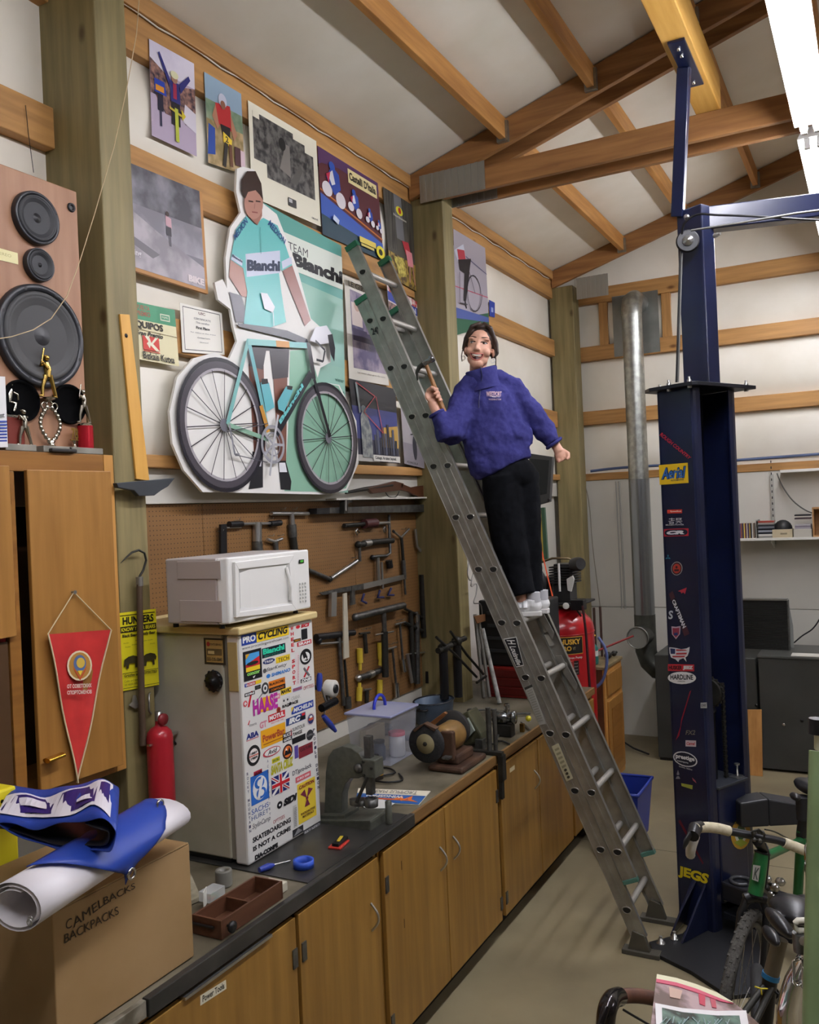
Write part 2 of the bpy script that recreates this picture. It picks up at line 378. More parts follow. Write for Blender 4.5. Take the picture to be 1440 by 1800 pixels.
# ---------------- bench ----------------
ct = tag(MB().bx((-.01, .6, .87), (.905, 5.62, .91), BTOP).build('countertop', None, .003), 'long worn wooden countertop along the wall carrying the fridge, arbor press and bench grinder', 'countertop')
MB().bx((.905, .6, .868), (.922, 1.62, .912), mat('chipped grey paint edge', '#8d887b', .5, c2='#5b5546', scale=14, lo=.4, hi=.6)).build('edge_strip', ct, .002)
MB().bx((.905, 1.622, .866), (.928, 3.07, .914), BLKL).build('edge_strip', ct, .003)
MB().bx((.905, 3.072, .868), (.92, 5.62, .911), BEDGE).build('edge_strip', ct, .002)
MB().bx((.35, 2.36, .911), (.904, 3.05, .914), BLKL).build('laminate_sheet', ct, .001, 'black laminate sheet under the fridge and press')
MB().bx((.905, 1.75, .845), (.93, 2.13, .853), STEEL).build('steel_strip', ct)
def door(parent, y0, y1, handle=None, hinge=None, lab=None, z0=.115, z1=.845):
    d = MB().bx((.902, y0, z0), (.92, y1, z1), DOORW).build('door', parent, .002)
    if handle is not None:
        y = handle; pts = [(.92, y, .60)] + [(.92+.032*math.sin(math.pi*i/8), y, .60+.1*i/8) for i in range(1, 8)] + [(.92, y, .70)]
        MB().tube(pts, .0045, STEEL, 8).build('handle', d)
    if hinge is not None:
        for z in (.2, .72): MB().bx((.918, hinge-.012, z-.03), (.9245, hinge+.012, z+.03), DSTEEL).build('hinge', d)
    return d
def unit(y0, y1, lab, doors):
    t = T('base_cabinet', lab, 'cabinet', (.5, (y0+y1)/2, 0), 'base cabinets under the countertop')
    m = MB(); m.bx((0, y0+.002, .1), (.9, y0+.02, .866), DOORW); m.bx((0, y1-.02, .1), (.9, y1-.002, .866), DOORW); m.bx((.02, y0+.02, .1), (.88, y1-.02, .115), DOORW); m.bx((.87, y0+.02, .848), (.899, y1-.02, .866), CABF); m.bx((0, y0+.02, .115), (.01, y1-.02, .866), DOORW)
    m.build('carcass', t)
    MB().bx((.80, y0, 0), (.83, y1-.002, .1), mat('black toe kick', '#191714', .6)).build('toe_kick', t)
    for d in doors: door(t, *d)
    return t
u0 = unit(.62, 1.52, 'bench base cabinet at the near left end beside the cardboard box', [(.64, 1.07), (1.08, 1.5)])
u1 = unit(1.53, 2.80, 'bench base cabinet whose door has the Power Tools label, below the drawer tray', [(1.55, 2.262, None, 2.25), (2.28, 2.782, 2.72, 2.30)])
u2 = unit(2.81, 3.95, 'bench base cabinet with two handles side by side, below the arbor press and grinder', [(2.825, 3.345, 3.29, 2.84), (3.352, 3.93, 3.42, 3.92)])
u3 = unit(3.955, 5.08, 'bench base cabinet with a small paper label, just beyond the clamp on the counter edge', [(3.975, 4.505, 4.44, 3.99), (4.515, 5.06, 5.0, None)])
u4 = unit(5.085, 5.60, 'last bench base cabinet at the far end behind the ladder', [(5.1, 5.585, 5.15, 5.57)])
def cardlabel(parent, c, s, bg='#ddd6bd', fg='#222'):
    pass
D = Dec((.9205, 0, 0), (1, 0, 0)); c = [D.pt(352, 1768), D.pt(398, 1738), D.pt(397, 1722), D.pt(352, 1750)]
D.q(c, F('#d8d2bb')); D.t('Power Tools', sub(c, .08, .2, .92, .85), F('#26231e')); o = D.mb.build('paper_label', u1, fix=False)
D = Dec((.9205, 0, 0), (1, 0, 0)); c = D.rect(896, 905, 1351, 1359); D.q(c, F('#d9c9a0')); D.mb.build('paper_label', u3, fix=False)
# ---------------- tall wall cabinet ----------------
tc_ = T('wall_cabinet', 'tall oak wall cabinet on the left with the red pennant hanging on its door', 'cabinet', (.15, 1.6, 1.3))
m = MB(); m.bx((-.03, 2.13, 1.28), (.28, 2.178, 2.35), CABS); m.bx((-.03, 1.0, 1.28), (.28, 1.02, 2.35), CABF); m.bx((-.03, 1.0, 1.28), (.28, 2.178, 1.3), CABF); m.bx((-.03, 1.0, 2.33), (.28, 2.178, 2.35), CABF); m.bx((-.03, 1.02, 1.3), (-.01, 2.13, 2.33), F('#3c2712')); m.build('carcass', tc_)
m = MB(); m.bx((.28, 1.0, 2.29), (.3, 2.135, 2.352), CABF); m.bx((.28, 1.0, 1.28), (.3, 2.135, 1.31), CABF); m.bx((.28, 2.1, 1.31), (.3, 2.135, 2.29), CABF); m.bx((.28, 2.137, 1.28), (.3, 2.178, 2.352), CABS); m.bx((.28, 1.745, 1.31), (.3, 1.785, 2.29), CABF); m.build('face_frame', tc_, .002)
dr = MB().box((.318, 1.975, 1.802), (.018, .315, .985), DOORO, rz=-.06).build('door', tc_, .003)
MB().lathe([(.016, -.03), (.016, .03)], wp(96, 1332, 0, .345), (0, 1, .05), mat('brass', '#c99a3a', .2, .9), 12, sc=(1, .5)).build('handle', dr)
for z in (1.42, 2.2): MB().tube([(.31, 2.128, z-.03), (.31, 2.128, z+.03)], .005, mat('brass', '#c99a3a', .2, .9), 8).build('hinge', dr)
dl = MB().bx((.3, 1.33, 1.795), (.318, 1.757, 2.305), DOORO).build('door', tc_, .003)
for z in (1.87, 2.22): MB().tube([(.305, 1.76, z-.03), (.305, 1.76, z+.03)], .005, mat('brass', '#c99a3a', .2, .9), 8).build('hinge', dl)
dl = MB().bx((.28, 1.02, 1.32), (.296, 1.74, 1.78), mat('dark stained panel', '#4a331b', .5)).build('open_shelf_back', tc_)
# things seen through the gap of the door
for i, (z, cc) in enumerate(((1.45, '#1f5a34'), (1.62, '#b8b8b4'), (1.75, '#8a1d1d'), (1.93, '#244a8c'))):
    tag(MB().bx((.1, 1.79, z), (.2, 1.85, z+.11), F(cc)).build('storage_carton', None, .003), ['green', 'grey', 'red', 'blue'][i]+' carton inside the tall cabinet seen through the gap beside its door', 'box')
# ---------------- fridge ----------------
FRB = mat('greyed fridge enamel', '#c3bfad', .45, c2='#aba792', scale=3, detail=8); LID = mat('tan laminate', '#d9c48c', .45)
fr = T('mini_fridge', 'small white fridge on the bench, its door covered in bicycle brand stickers', 'fridge', (.35, 2.6, .915))
MB().bx((.06, 2.386, .93), (.565, 2.835, 1.715), FRB).build('body', fr, .006)
m = MB(); m.bx((.07, 2.39, .915), (.56, 2.81, .93), BLK); m.build('base', fr)
MB().bx((.565, 2.392, .93), (.583, 2.812, 1.71), mat('door gasket', '#8b877a', .7)).build('gasket', fr)
fd = MB().bx((.583, 2.386, .917), (.64, 2.835, 1.713), WHITE).build('door', fr, .008)
MB().bx((.04, 2.37, 1.716), (.655, 2.85, 1.742), LID).build('lid', fr, .006)
MB().bx((.59, 2.382, 1.52), (.632, 2.386, 1.69), mat('tan handle', '#b8a36c', .5)).build('grip', fd, .002)
k = MB(); kc = wp(376, 1197, 1, 2.38); kc.y = 2.372
k.lathe([(.036, 0), (.036, .012), (.03, .014), (.012, .016), (.012, .024), (.001, .025)], kc+V((0, .014, 0)), (0, -1, 0), BLK, 24)
for i in range(12): a = i*math.pi/6; k.ball(kc+V((math.cos(a)*.035, .005, math.sin(a)*.035)), .006, BLK, 6)
k.build('thermostat_knob', fr)
D = Dec((0, 2.3855, 0), (0, -1, 0)); c = D.rect(358, 395, 1121, 1167); D.q(c, F('#2e2a22')); D.q(sub(c, .1, .08, .9, .93), F('#b89a5c'))
D.t('STATE SERVICE', sub(c, .3, .72, .85, .8), F('#2e2a22')); D.ell(sub(c, .14, .68, .3, .86), F('#a33'))
D.q(sub(c, .14, .36, .86, .6), F('#6a5a3a')); D.q(sub(c, .2, .4, .5, .52), F('#d8c48c')); D.t('555-535-5845', sub(c, .14, .14, .86, .27), F('#2e2a22')); D.mb.build('service_plate', fr, fix=False)
# fridge door stickers, coordinates in a 3.75x zoom of the door
FX = .6405
def Zf(x, y): return (400+x/3.75, 1060+y/3.75)
def fst(x0, x1, yt, yb, bg, texts=(), shapes=(), ell=False):
    D = Dec((FX, 0, 0), (1, 0, 0)); a = Zf(x0, yt); b = Zf(x1, yb); c = D.rect(a[0], b[0], a[1], b[1])
    if bg: (D.ell if ell else D.q)(c, F(bg))
    for s in shapes:
        if s[0] == 'q': D.q(sub(c, *s[1]), F(s[2]))
        elif s[0] == 'e': D.ell(sub(c, *s[1]), F(s[2]))
        elif s[0] == 'p':
            D.q([sub(c, u, v, u, v)[0] for u, v in s[1]], F(s[2]))
    for t in texts: D.t(t[0], sub(c, *t[1]), F(t[2]), *(t[3:] or (.03,)))
    return D.mb.build('sticker', fr, fix=False)
K = '#15151a'; Rd = '#c8202c'; Bl = '#1f3f9c'; Yl = '#f2cf2a'; Wt = '#ececea'; Gy = '#6d6d70'
fst(90, 405, 215, 285, Bl, [('PRO', (.02, .2, .28, .85), Wt, .05), ('CYCLING', (.33, .2, .97, .9), K, .04, .2)], [('q', (.3, 0, 1, 1), Yl)])
fst(95, 405, 292, 316, None, [('www.procyclingwarehouse.com', (0, 0, 1, 1), Gy, 0)])
fst(100, 222, 325, 525, K, [('concor', (.15, .17, .85, .27), '#8fd46a', .05)], [('q', (.12, .3, .88, .9), '#4aa0dc'), ('p', [(.12, .55), (.88, .75), (.88, .45), (.12, .45)], Rd), ('q', (.12, .3, .88, .45), Yl), ('p', [(.12, .9), (.35, .9), (.12, .72)], '#d8a020'), ('e', (.15, .5, .8, .62), '#222'), ('p', [(.45, .1), (.6, .13), (.5, .04)], Wt)])
fst(225, 382, 302, 368, '#10202a', [('Bianchi', (.04, .35, .95, .92), '#2fd3a8', .05), ('BICYCLES', (.1, .06, .9, .24), '#2f8f7c', 0)])
fst(232, 312, 378, 412, '#1b2a6c', [('TREK', (.1, .25, .9, .7), Wt, .02)], [], True)
fst(318, 412, 360, 400, Yl, [('TECH', (.15, .1, .9, .75), K, 0)])
fst(232, 410, 432, 470, None, [('StarKwicy', (.12, .1, .9, .9), Gy, .01, .3)], [('e', (0, .1, .13, .9), '#555')])
fst(255, 415, 472, 500, None, [('SHIMANO', (.2, .1, 1, .95), '#2f7fd0', .03, .15)], [('e', (0, 0, .16, 1), '#2f7fd0')])
fst(412, 428, 165, 545, None, [], [('q', (.2, .0, .8, .002), Rd)])
for i, ch in enumerate('WHEEL SPORT'):
    if ch != ' ': fst(414+i*1.6, 434+i*1.6, 158+i*36, 182+i*36, None, [(ch, (0, 0, 1, 1), Rd, .04)])
fst(450, 540, 150, 172, None, [('SCI', (.35, 0, 1, 1), Rd, .06, .2)], [('e', (0, 0, .3, 1), Rd)])
fst(485, 525, 175, 245, K); fst(435, 483, 242, 262, '#2a2010', [('GIMMICK', (.1, .2, .9, .8), '#c98a20')])
fst(458, 553, 262, 290, Rd, [('SRAM', (.08, .15, .92, .85), Wt, .05)])
fst(475, 552, 312, 418, K, [], [('e', (.12, .15, .85, .8), Wt), ('p', [(.2, .75), (.45, .85), (.6, .5), (.3, .4)], K), ('e', (.5, .35, .62, .55), K), ('p', [(.3, .3), (.7, .35), (.6, .22)], K)], True)
fst(498, 542, 425, 495, None, [], [('p', [(0, .1), (.2, 0), (1, .9), (.8, 1)], Rd), ('p', [(0, .9), (.2, 1), (1, .1), (.8, 0)], Gy)])
fst(482, 552, 505, 530, K, [('DNB', (.05, .1, .95, .9), Wt, .05, .2)])
fst(446, 466, 330, 545, '#e8dcdc', [], [('q', (.3, .05*i, .7, .05*i+.02), '#c8888c') for i in range(1, 19)])
fst(112, 222, 535, 558, '#c8302c', [('SALOMON', (.05, .2, .6, .8), Wt)], [('q', (0, 0, .15, 1), Bl), ('q', (.65, 0, 1, 1), Yl)])
fst(270, 380, 520, 598, '#e07c1c', [('BLACKCHILI', (.05, .62, .95, .84), K, .03), ('COMPOUND', (.1, .1, .9, .3), '#e07c1c', .01)], [('q', (0, 0, 1, .42), K)])
fst(112, 180, 598, 622, K, [('KONI', (.08, .2, .92, .8), Wt, .05)]); fst(128, 165, 590, 690, None, [], [('p', [(.0, 0), (.35, 0), (1, 1), (.7, 1)], Rd)])
fst(180, 218, 548, 575, K, [], [('p', [(0, .5), (.5, 1), (1, .5), (.5, 0)], '#444')])
fst(222, 270, 530, 610, '#3a3a3c', [], [('e', (.2, .2, .8, .8), Wt), ('e', (.35, .35, .65, .65), '#3a3a3c')], True); fst(170, 235, 612, 670, None, [], [('p', [(0, 0), (.1, 0), (1, .9), (.9, 1)], '#888')])
fst(348, 420, 572, 612, Yl, [('MAVIC', (.05, .15, .95, .85), K, .05, .15)])
fst(430, 490, 565, 590, '#9aa8d0', [], [('q', (0, .2*i, 1, .2*i+.1), '#c05060') for i in range(1, 5)]); fst(500, 568, 550, 575, None, [('OPTTEES', (0, 0, 1, .9), '#b03038', 0)])
fst(165, 330, 640, 750, None, [('HAASE', (0, 0, 1, 1), '#b82c9c', .05)], [('p', [(.25, .1), (.4, .95), (.7, .9), (.75, .0)], '#f0b020')])
fst(102, 130, 648, 690, '#d05058', [], [('q', (.4, .2, .6, .8), Wt), ('q', (.2, .4, .8, .6), Wt)], True)
fst(295, 345, 610, 645, '#e88a98', [('SUPER', (.1, .3, .9, .75), Wt)]); fst(360, 412, 628, 668, '#d8d8d4', [], [('e', (.1, .3, .3, .7), K), ('e', (.55, .3, .75, .7), K)])
fst(420, 480, 620, 645, None, [('CRANK', (0, 0, 1, 1), '#b8b8b4', 0)]); fst(360, 465, 668, 700, None, [('RACEFACE', (0, .2, 1, .8), K, .05)], [('p', [(.3, 0), (.5, 1), (.6, .4)], K)])
fst(322, 350, 690, 730, '#a83c20', [], [('e', (.25, .3, .75, .8), '#6a1c10')], True)
fst(420, 567, 690, 738, Bl, [('MICHELIN', (.08, .2, .95, .8), Wt, .04, .2)], [('p', [(0, 1), (.12, 1), (0, .3)], Yl)])
fst(268, 380, 742, 790, Rd, [('MOTUL', (.06, .2, .94, .85), Wt, .05)]); fst(288, 372, 790, 800, None, [('MOTOR OIL', (0, 0, 1, 1), Rd, 0)])
fst(385, 515, 765, 815, '#24407c', [('IRC', (.12, .12, .72, .88), Wt, .06, .2)], [('q', (.72, .1, .97, .6), K), ('q', (.8, .6, .97, .95), Rd)])
fst(522, 572, 735, 815, '#c8b8b8', [], [('e', (.1, .1, .9, .9), '#2a3468'), ('q', (.2, .4, .8, .6), '#c05038'), ('e', (.3, .6, .7, .8), Wt)], True)
fst(125, 190, 780, 832, None, [('Vittoria', (.2, .15, 1, .5), Gy, 0)], [('p', [(.1, .5), (.3, 1), (.35, .9), (.2, .4)], Rd)])
fst(205, 262, 790, 835, None, [('GT', (.1, 0, .95, 1), '#d890a0', .05)], []); fst(362, 425, 865, 925, '#404048', [('RUCE', (.1, .55, .9, .9), Wt), ('GASK', (.1, .1, .9, .42), Wt)])
fst(408, 510, 830, 890, None, [('SUNTOUR', (.18, .55, 1, .95), K, 0), ('TANGE', (.2, 0, .8, .4), K, .02)], [('p', [(0, .2), (.1, 1), (.16, .2)], Rd)])
fst(122, 205, 865, 918, None, [('ABA', (0, .25, 1, .95), '#24307c', .05)], [('q', (0, .05, 1, .15), '#c06070')])
fst(218, 382, 845, 965, '#e8a81c', [('PowerBar', (.06, .32, .95, .72), '#a8402c', .03)], [('q', (.08, .16, .92, .2), '#7a3418')])
fst(425, 515, 895, 935, K); fst(518, 565, 845, 915, '#2c2c30', [('SUPRA', (.1, .4, .9, .6), '#888')], [], True)
fst(125, 215, 955, 1095, '#1c1c20', [('1887', (.25, .56, .75, .68), K), ('1989', (.25, .32, .75, .44), K)], [('e', (.16, .16, .84, .84), '#f0e8e4'), ('q', (.16, .47, .84, .53), '#c86858')], True)
fst(232, 350, 975, 1035, '#c03848', [('Avid', (.25, .25, .8, .8), K, .02, .3)], [('e', (.08, .14, .96, .9), Wt)], True)
fst(360, 428, 945, 1045, '#3a2020', [], [('e', (.12, .12, .88, .88), '#d87030'), ('p', [(.15, .3), (.35, .8), (.5, .5), (.65, .8), (.85, .3)], K), ('p', [(.28, .62), (.35, .8), (.43, .62)], Wt)], True)
fst(440, 465, 945, 1030, '#5c4c9c'); fst(468, 562, 952, 1030, '#7c2430', [('CULTURE', (.1, .55, .9, .8), '#2c1018')])
fst(292, 345, 1030, 1062, '#e8d820', [('SWOBO', (.08, .2, .92, .8), '#2a6c3c')]); fst(285, 435, 1075, 1140, None, [('SANTA CRUZ', (0, 0, 1, 1), '#b8b420', .06, .2)])
for i, ch in enumerate('PROFILE DESIGN'):
    if ch != ' ': fst(562+i*2.4, 576+i*2.4, 830+i*29, 850+i*29, None, [(ch, (0, 0, 1, 1), '#2a2a44', .02)])
for i, ch in enumerate('ROCKY MOUNTAIN'):
    if ch != ' ': fst(126+i*1.3, 138+i*1.3, 1120+i*29, 1140+i*29, None, [(ch, (0, 0, 1, 1), '#5a5a70', .02)])
for i, ch in enumerate('RACE SUPPORT'):
    if ch != ' ': fst(258+i*1.5, 268+i*1.5, 1000+i*35, 1018+i*35, None, [(ch, (0, 0, 1, 1), '#888898', .02)])
fst(172, 228, 1115, 1145, '#a8203c', [('SRAM', (.08, .2, .92, .7), K)])
fst(150, 270, 1150, 1345, '#2a68c0', [], [('e', (.1, .08, .9, .92), Wt), ('e', (.2, .48, .75, .88), '#2a68c0'), ('e', (.28, .12, .82, .5), '#2a68c0'), ('e', (.34, .56, .62, .8), Wt), ('e', (.42, .2, .7, .42), Wt), ('p', [(.55, .85), (.7, .85), (.45, .15), (.3, .15)], Wt)])
fst(158, 272, 1365, 1400, None, [('SACHS', (0, 0, 1, 1), '#2a58a8', 0)]); fst(158, 272, 1410, 1440, None, [('HURET', (0, 0, 1, 1), '#4a6898', 0)])
fst(288, 405, 1155, 1280, '#232a6c', [], [('p', [(0, 1), (.1, 1), (1, .1), (1, 0), (.9, 0), (0, .9)], Wt), ('p', [(1, 1), (.9, 1), (0, .1), (0, 0), (.1, 0), (1, .9)], Wt), ('p', [(0, 1), (.04, 1), (1, .03), (1, 0), (.96, 0), (0, .97)], Rd), ('q', (.4, 0, .6, 1), Wt), ('q', (0, .36, 1, .64), Wt), ('q', (.44, 0, .56, 1), Rd), ('q', (0, .41, 1, .59), Rd)])
fst(428, 555, 1110, 1150, None, [('DT)pro-lock', (0, 0, 1, 1), '#3a3a48', .01)]); fst(448, 550, 1152, 1190, '#d86870', [('EURO 2000', (.1, .3, .9, .7), Wt)])
fst(458, 578, 1200, 1470, '#e8cc3c', [('CAUTION', (.08, .86, .92, .95), '#8a2030', .03), ('RADIOACTIVE', (.12, .2, .9, .26), '#5a3020'), ('MATERIALS', (.2, .12, .82, .18), '#5a3020')], [('p', [(.5, .56), (.15, .72), (.4, .8)], '#7a2c44'), ('p', [(.5, .56), (.85, .72), (.6, .8)], '#7a2c44'), ('p', [(.5, .56), (.35, .36), (.65, .36)], '#7a2c44'), ('e', (.43, .52, .57, .6), '#7a2c44')])
fst(325, 460, 1310, 1372, None, [('SIDI', (.3, .1, 1, .9), K, .07, .25)], [('e', (0, .1, .26, .9), K), ('e', (.08, .38, .18, .62), Wt)])
fst(162, 285, 1455, 1510, None, [('StylinCamp', (0, .1, 1, .9), '#77777c', .01, .3)]); fst(300, 378, 1435, 1458, None, [('OPTTEES', (0, 0, 1, 1), '#b04048', 0)])
fst(165, 422, 1550, 1585, None, [('SKATEBOARDING', (0, 0, 1, 1), K, .04)]); fst(168, 422, 1608, 1640, None, [('IS NOT A CRIME', (0, 0, 1, 1), K, .04)]); fst(180, 335, 1665, 1698, None, [('DIA-COMPE', (0, 0, 1, 1), K, .08)])
fst(430, 455, 1340, 1490, '#c8c8c4', [], [('q', (.2, .08*i, .8, .08*i+.03), '#888') for i in range(1, 12)])
fst(428, 500, 1500, 1550, '#2c2c30', [], [('p', [(.1, .1), (.5, .9), (.9, .3)], '#888')]); fst(500, 615, 1500, 1545, '#4a4a4e', [('BIKE NERD', (.06, .3, .95, .75), '#d0d0d0', .02)])
# ---------------- microwave ----------------
MWW = mat('white microwave plastic', '#ecebe6', .35); MWS = mat('microwave shaded side', '#b9b2af', .45)  # side of the white oven greyed, its shade put into the colour
mw = T('microwave', 'white countertop microwave oven with side vents standing on the fridge', 'microwave', (.5, 2.56, 1.743))
MB().bx((.37, 2.33, 1.757), (.6, 2.825, 1.985), MWS).build('body', mw, .006)
fb = MB().prism([(.6, 2.33, 1.757), (.640, 2.343, 1.76), (.6485, 2.45, 1.76), (.6485, 2.815, 1.76), (.6, 2.825, 1.757)], (0, 0, .226), MWW).build('front_panel', mw, .006)
m = MB(); SFM = Surf((.652, 0, 0), (1, 0, 0))
def fm(x, y, o=0): return SFM.P(370+x/4.364, 860+y/4.364, o)
m2 = MB(); a = [fm(215, 615), fm(605, 570), fm(625, 880), fm(225, 940)]; b = [fm(250, 655, .001), fm(550, 605, .001), fm(555, 860, .001), fm(258, 888, .001)]
WIN = mat('grey microwave window', '#80848b', .35)
rim = []
for i in range(4): m2.poly([a[i], a[(i+1) % 4], b[(i+1) % 4]-V((.012, 0, 0)), b[i]-V((.012, 0, 0))], mat('door recess plastic', '#c2c1bd', .4))
m2.poly([q-V((.012, 0, 0)) for q in b], WIN)
dd = MB(); dd.prism([fm(190, 545, -.008), fm(650, 500, -.008), fm(665, 950, -.008), fm(200, 990, -.008)], (.0, 0, 0.0001), MWW)
o_ = m2.build('window', mw, fix=False)
# four frame bars round the window make the door proud of the window
m3_ = MB(); o4 = [fm(185, 560), fm(640, 505), fm(660, 930), fm(195, 985)]
for i in range(4): m3_.prism([o4[i]-V((.01, 0, 0)), o4[(i+1) % 4]-V((.01, 0, 0)), a[(i+1) % 4]-V((.01, 0, 0)), a[i]-V((.01, 0, 0))], (.012, 0, 0), MWW)
m3_.build('door', mw, .002)
MB().tube([fm(583, 600, .0), fm(605, 680, .012), fm(615, 760, .012), fm(610, 850, .0)], .006, MWW, 8).build('handle', mw)
m = MB(); c = [fm(x, y, -.0005) for x, y in ((678, 570), (718, 565), (718, 537), (678, 541))]; m.poly(c, F('#101812')); m.build('display', mw)
m = MB(); m.text('88', [fm(x, y, .0003) for x, y in ((690, 562), (712, 559), (712, 543), (690, 546))], mat('green display digits', '#4fae3a', .5, emit=.6)); m.build('display_digits', mw, fix=False)
for i in range(6):
    for j in range(3):
        x = 683+j*20+i*.8; y = 720+i*27-j*3
        MB().bx(fm(x, y+16, -.002), fm(x+10, y, .002), F('#c2c1bd')).build('button', mw)
D = Dec((.653, 0, 0), (1, 0, 0)); D.t('Kenmore', [fm(x, y, .001) for x, y in ((432, 950), (480, 945), (480, 932), (432, 937))], F('#222'), .05, .1); D.mb.build('nameplate', mw, fix=False)
SS = Surf((0, 2.3295, 0), (0, -1, 0))
for col, n in ((0, 3), (1, 3), (2, 5), (3, 5)):
    for r in range(n):
        x = 352-2*0+(-14 if 0 else 0); px_ = 339+col*13; py_ = 1084-r*6.2-(col*0)
        q = SS.P(px_+5, py_); MB().box(q, (.028*.75, .003, .0065), F('#3a3836')).build('vent_slot', mw, .001)
for (x0, y0, x1, y1) in ((313, 986, 388, 1018), (318, 1056, 390, 1092)):
    a = SS.P(x0, y1); b = SS.P(x1, y0); m = MB(); m.box(((a.x+b.x)/2, 2.3285, (a.z+b.z)/2), (abs(b.x-a.x), .003, abs(b.z-a.z)), MWS); m.build('side_boss', mw, .002)
for x, y in ((.39, 2.35), (.6, 2.35), (.39, 2.78), (.6, 2.78)): MB().lathe([(.01, 0), (.01, .016)], (x, y, 1.7425), (0, 0, 1), BLK, 8).build('foot', mw)
# ---------------- posters on the left wall ----------------
def poster(name, label, cor, X, bg, ops, th=.0012, cat='poster', group=None, gloss=.45, board=None):
    tl, tr, br, bl = [wp(x, y, 0, X) for x, y in cor]; c = [bl, br, tr, tl]; n = V((1, 0, 0))
    D = Dec((X, 0, 0), n); D.mb.prism([p-n*.0 for p in c], -n*(board or th), mat('paper '+bg, bg, gloss) if not board else F('#b9854a'))
    if board: ins = sub(c, .0, .035, .96, 1.0); D.q(ins, mat('paper '+bg, bg, gloss)); c = ins
    def S_(u, v): return sub(c, u, v, u, v)[0]
    for o in ops:
        k = o[0]; m = o[2] if not isinstance(o[2], str) or k == 't' else mat('ink '+o[2], o[2], gloss)
        if k == 'q': D.q(sub(c, *o[1]), m)
        elif k == 'e': D.ell(sub(c, *o[1]), m)
        elif k == 'p': D.q([S_(u, v) for u, v in o[1]], m)
        elif k == 't': D.t(o[2], sub(c, *o[1]), F(o[3]), *(o[4:] or (.02,)))
        elif k == 'l':
            w = o[3]; P = [S_(u, v) for u, v in o[1]]; L_ = D.lift()
            for a, b in zip(P, P[1:]):
                d = (b-a).normalized().cross(n)*(w/2); D.mb.poly([a-d+L_, b-d+L_, b+d+L_, a+d+L_], m)
    return tag(D.mb.build(name, None, fix=False), label, cat, group)
def nz(name, a, b, sc=20, st=(1, 1, 1), lo=.4, hi=.6): return mat(name, a, .45, 0, b, sc, st, detail=6, lo=lo, hi=hi)
CROWD = nz('crowd print', '#231c30', '#b88a78', 40, lo=.35, hi=.72); DIRT = nz('road print', '#a393a6', '#c9bccb', 12); SKYP = nz('pale sky print', '#d9d4e2', '#c3bdd2', 5)
def rider(u, v, s, jersey, helm, short='#15131c', bike='#c8b44a', k=1.0):      # front view of a cyclist, centred on u
    a = lambda x, y: (u+x*s, v+y*s*k)
    return [('l', [a(0, -.95), a(0, -.2)], '#20202a', .018*s*2), ('l', [a(-.02, -.9), a(-.02, -.3)], bike, .006*s*2), ('p', [a(-.2, .0), a(.22, .0), a(.16, -.55), a(.06, -.55), a(.0, -.2), a(-.06, -.55), a(-.18, -.55)], short), ('p', [a(-.25, .5), a(.25, .5), a(.2, 0), a(-.18, 0)], jersey), ('e', (*a(-.12, .48), *a(.12, .72)), '#a8745c'), ('e', (*a(-.15, .6), *a(.15, .8)), helm), ('l', [a(-.3, -.05), a(.3, -.12)], '#c8b040', .012*s*2)]
poster('poster', 'tall poster of a race winner in blue raising both arms, highest on the left', [(262, 68), (341, 112), (346, 275), (267, 238)], .066, '#b7a8bd', [
  ('q', (0, .72, 1, 1), SKYP), ('p', [(0, .82), (.4, .7), (.45, .3), (.3, .3), (.1, .45), (0, .45)], CROWD), ('p', [(.6, .65), (1, .72), (1, .3), (.75, .28), (.62, .4)], CROWD), ('p', [(.7, .3), (1, .24), (1, .45), (.75, .5)], '#d8d2dc'),
  ('p', [(.08, .62), (.3, .62), (.34, .48), (.08, .48)], '#2440a8'), ('q', (.14, .3, .26, .48), '#1a1a30'), ('q', (.18, .14, .22, .3), '#30304a'), ('q', (.1, .5, .28, .56), '#d8902c'),
  ('p', [(.42, .68), (.62, .68), (.64, .46), (.42, .46)], '#2a2c74'), ('q', (.48, .5, .56, .66), '#a02848'), ('p', [(.42, .68), (.2, .92), (.16, .9), (.4, .6)], '#2a2c74'), ('p', [(.62, .68), (.84, .82), (.88, .78), (.64, .58)], '#2a2c74'),
  ('q', (.43, .22, .62, .46), '#16131c'), ('e', (.44, .66, .58, .76), '#a07860'), ('e', (.42, .71, .6, .79), '#d8d8b0'), ('l', [(.38, .38), (.7, .34)], '#c8b040', .01), ('l', [(.53, .4), (.54, .05)], '#b8c040', .02), ('p', [(.64, .42), (.74, .36), (.66, .3)], '#d8c430')])
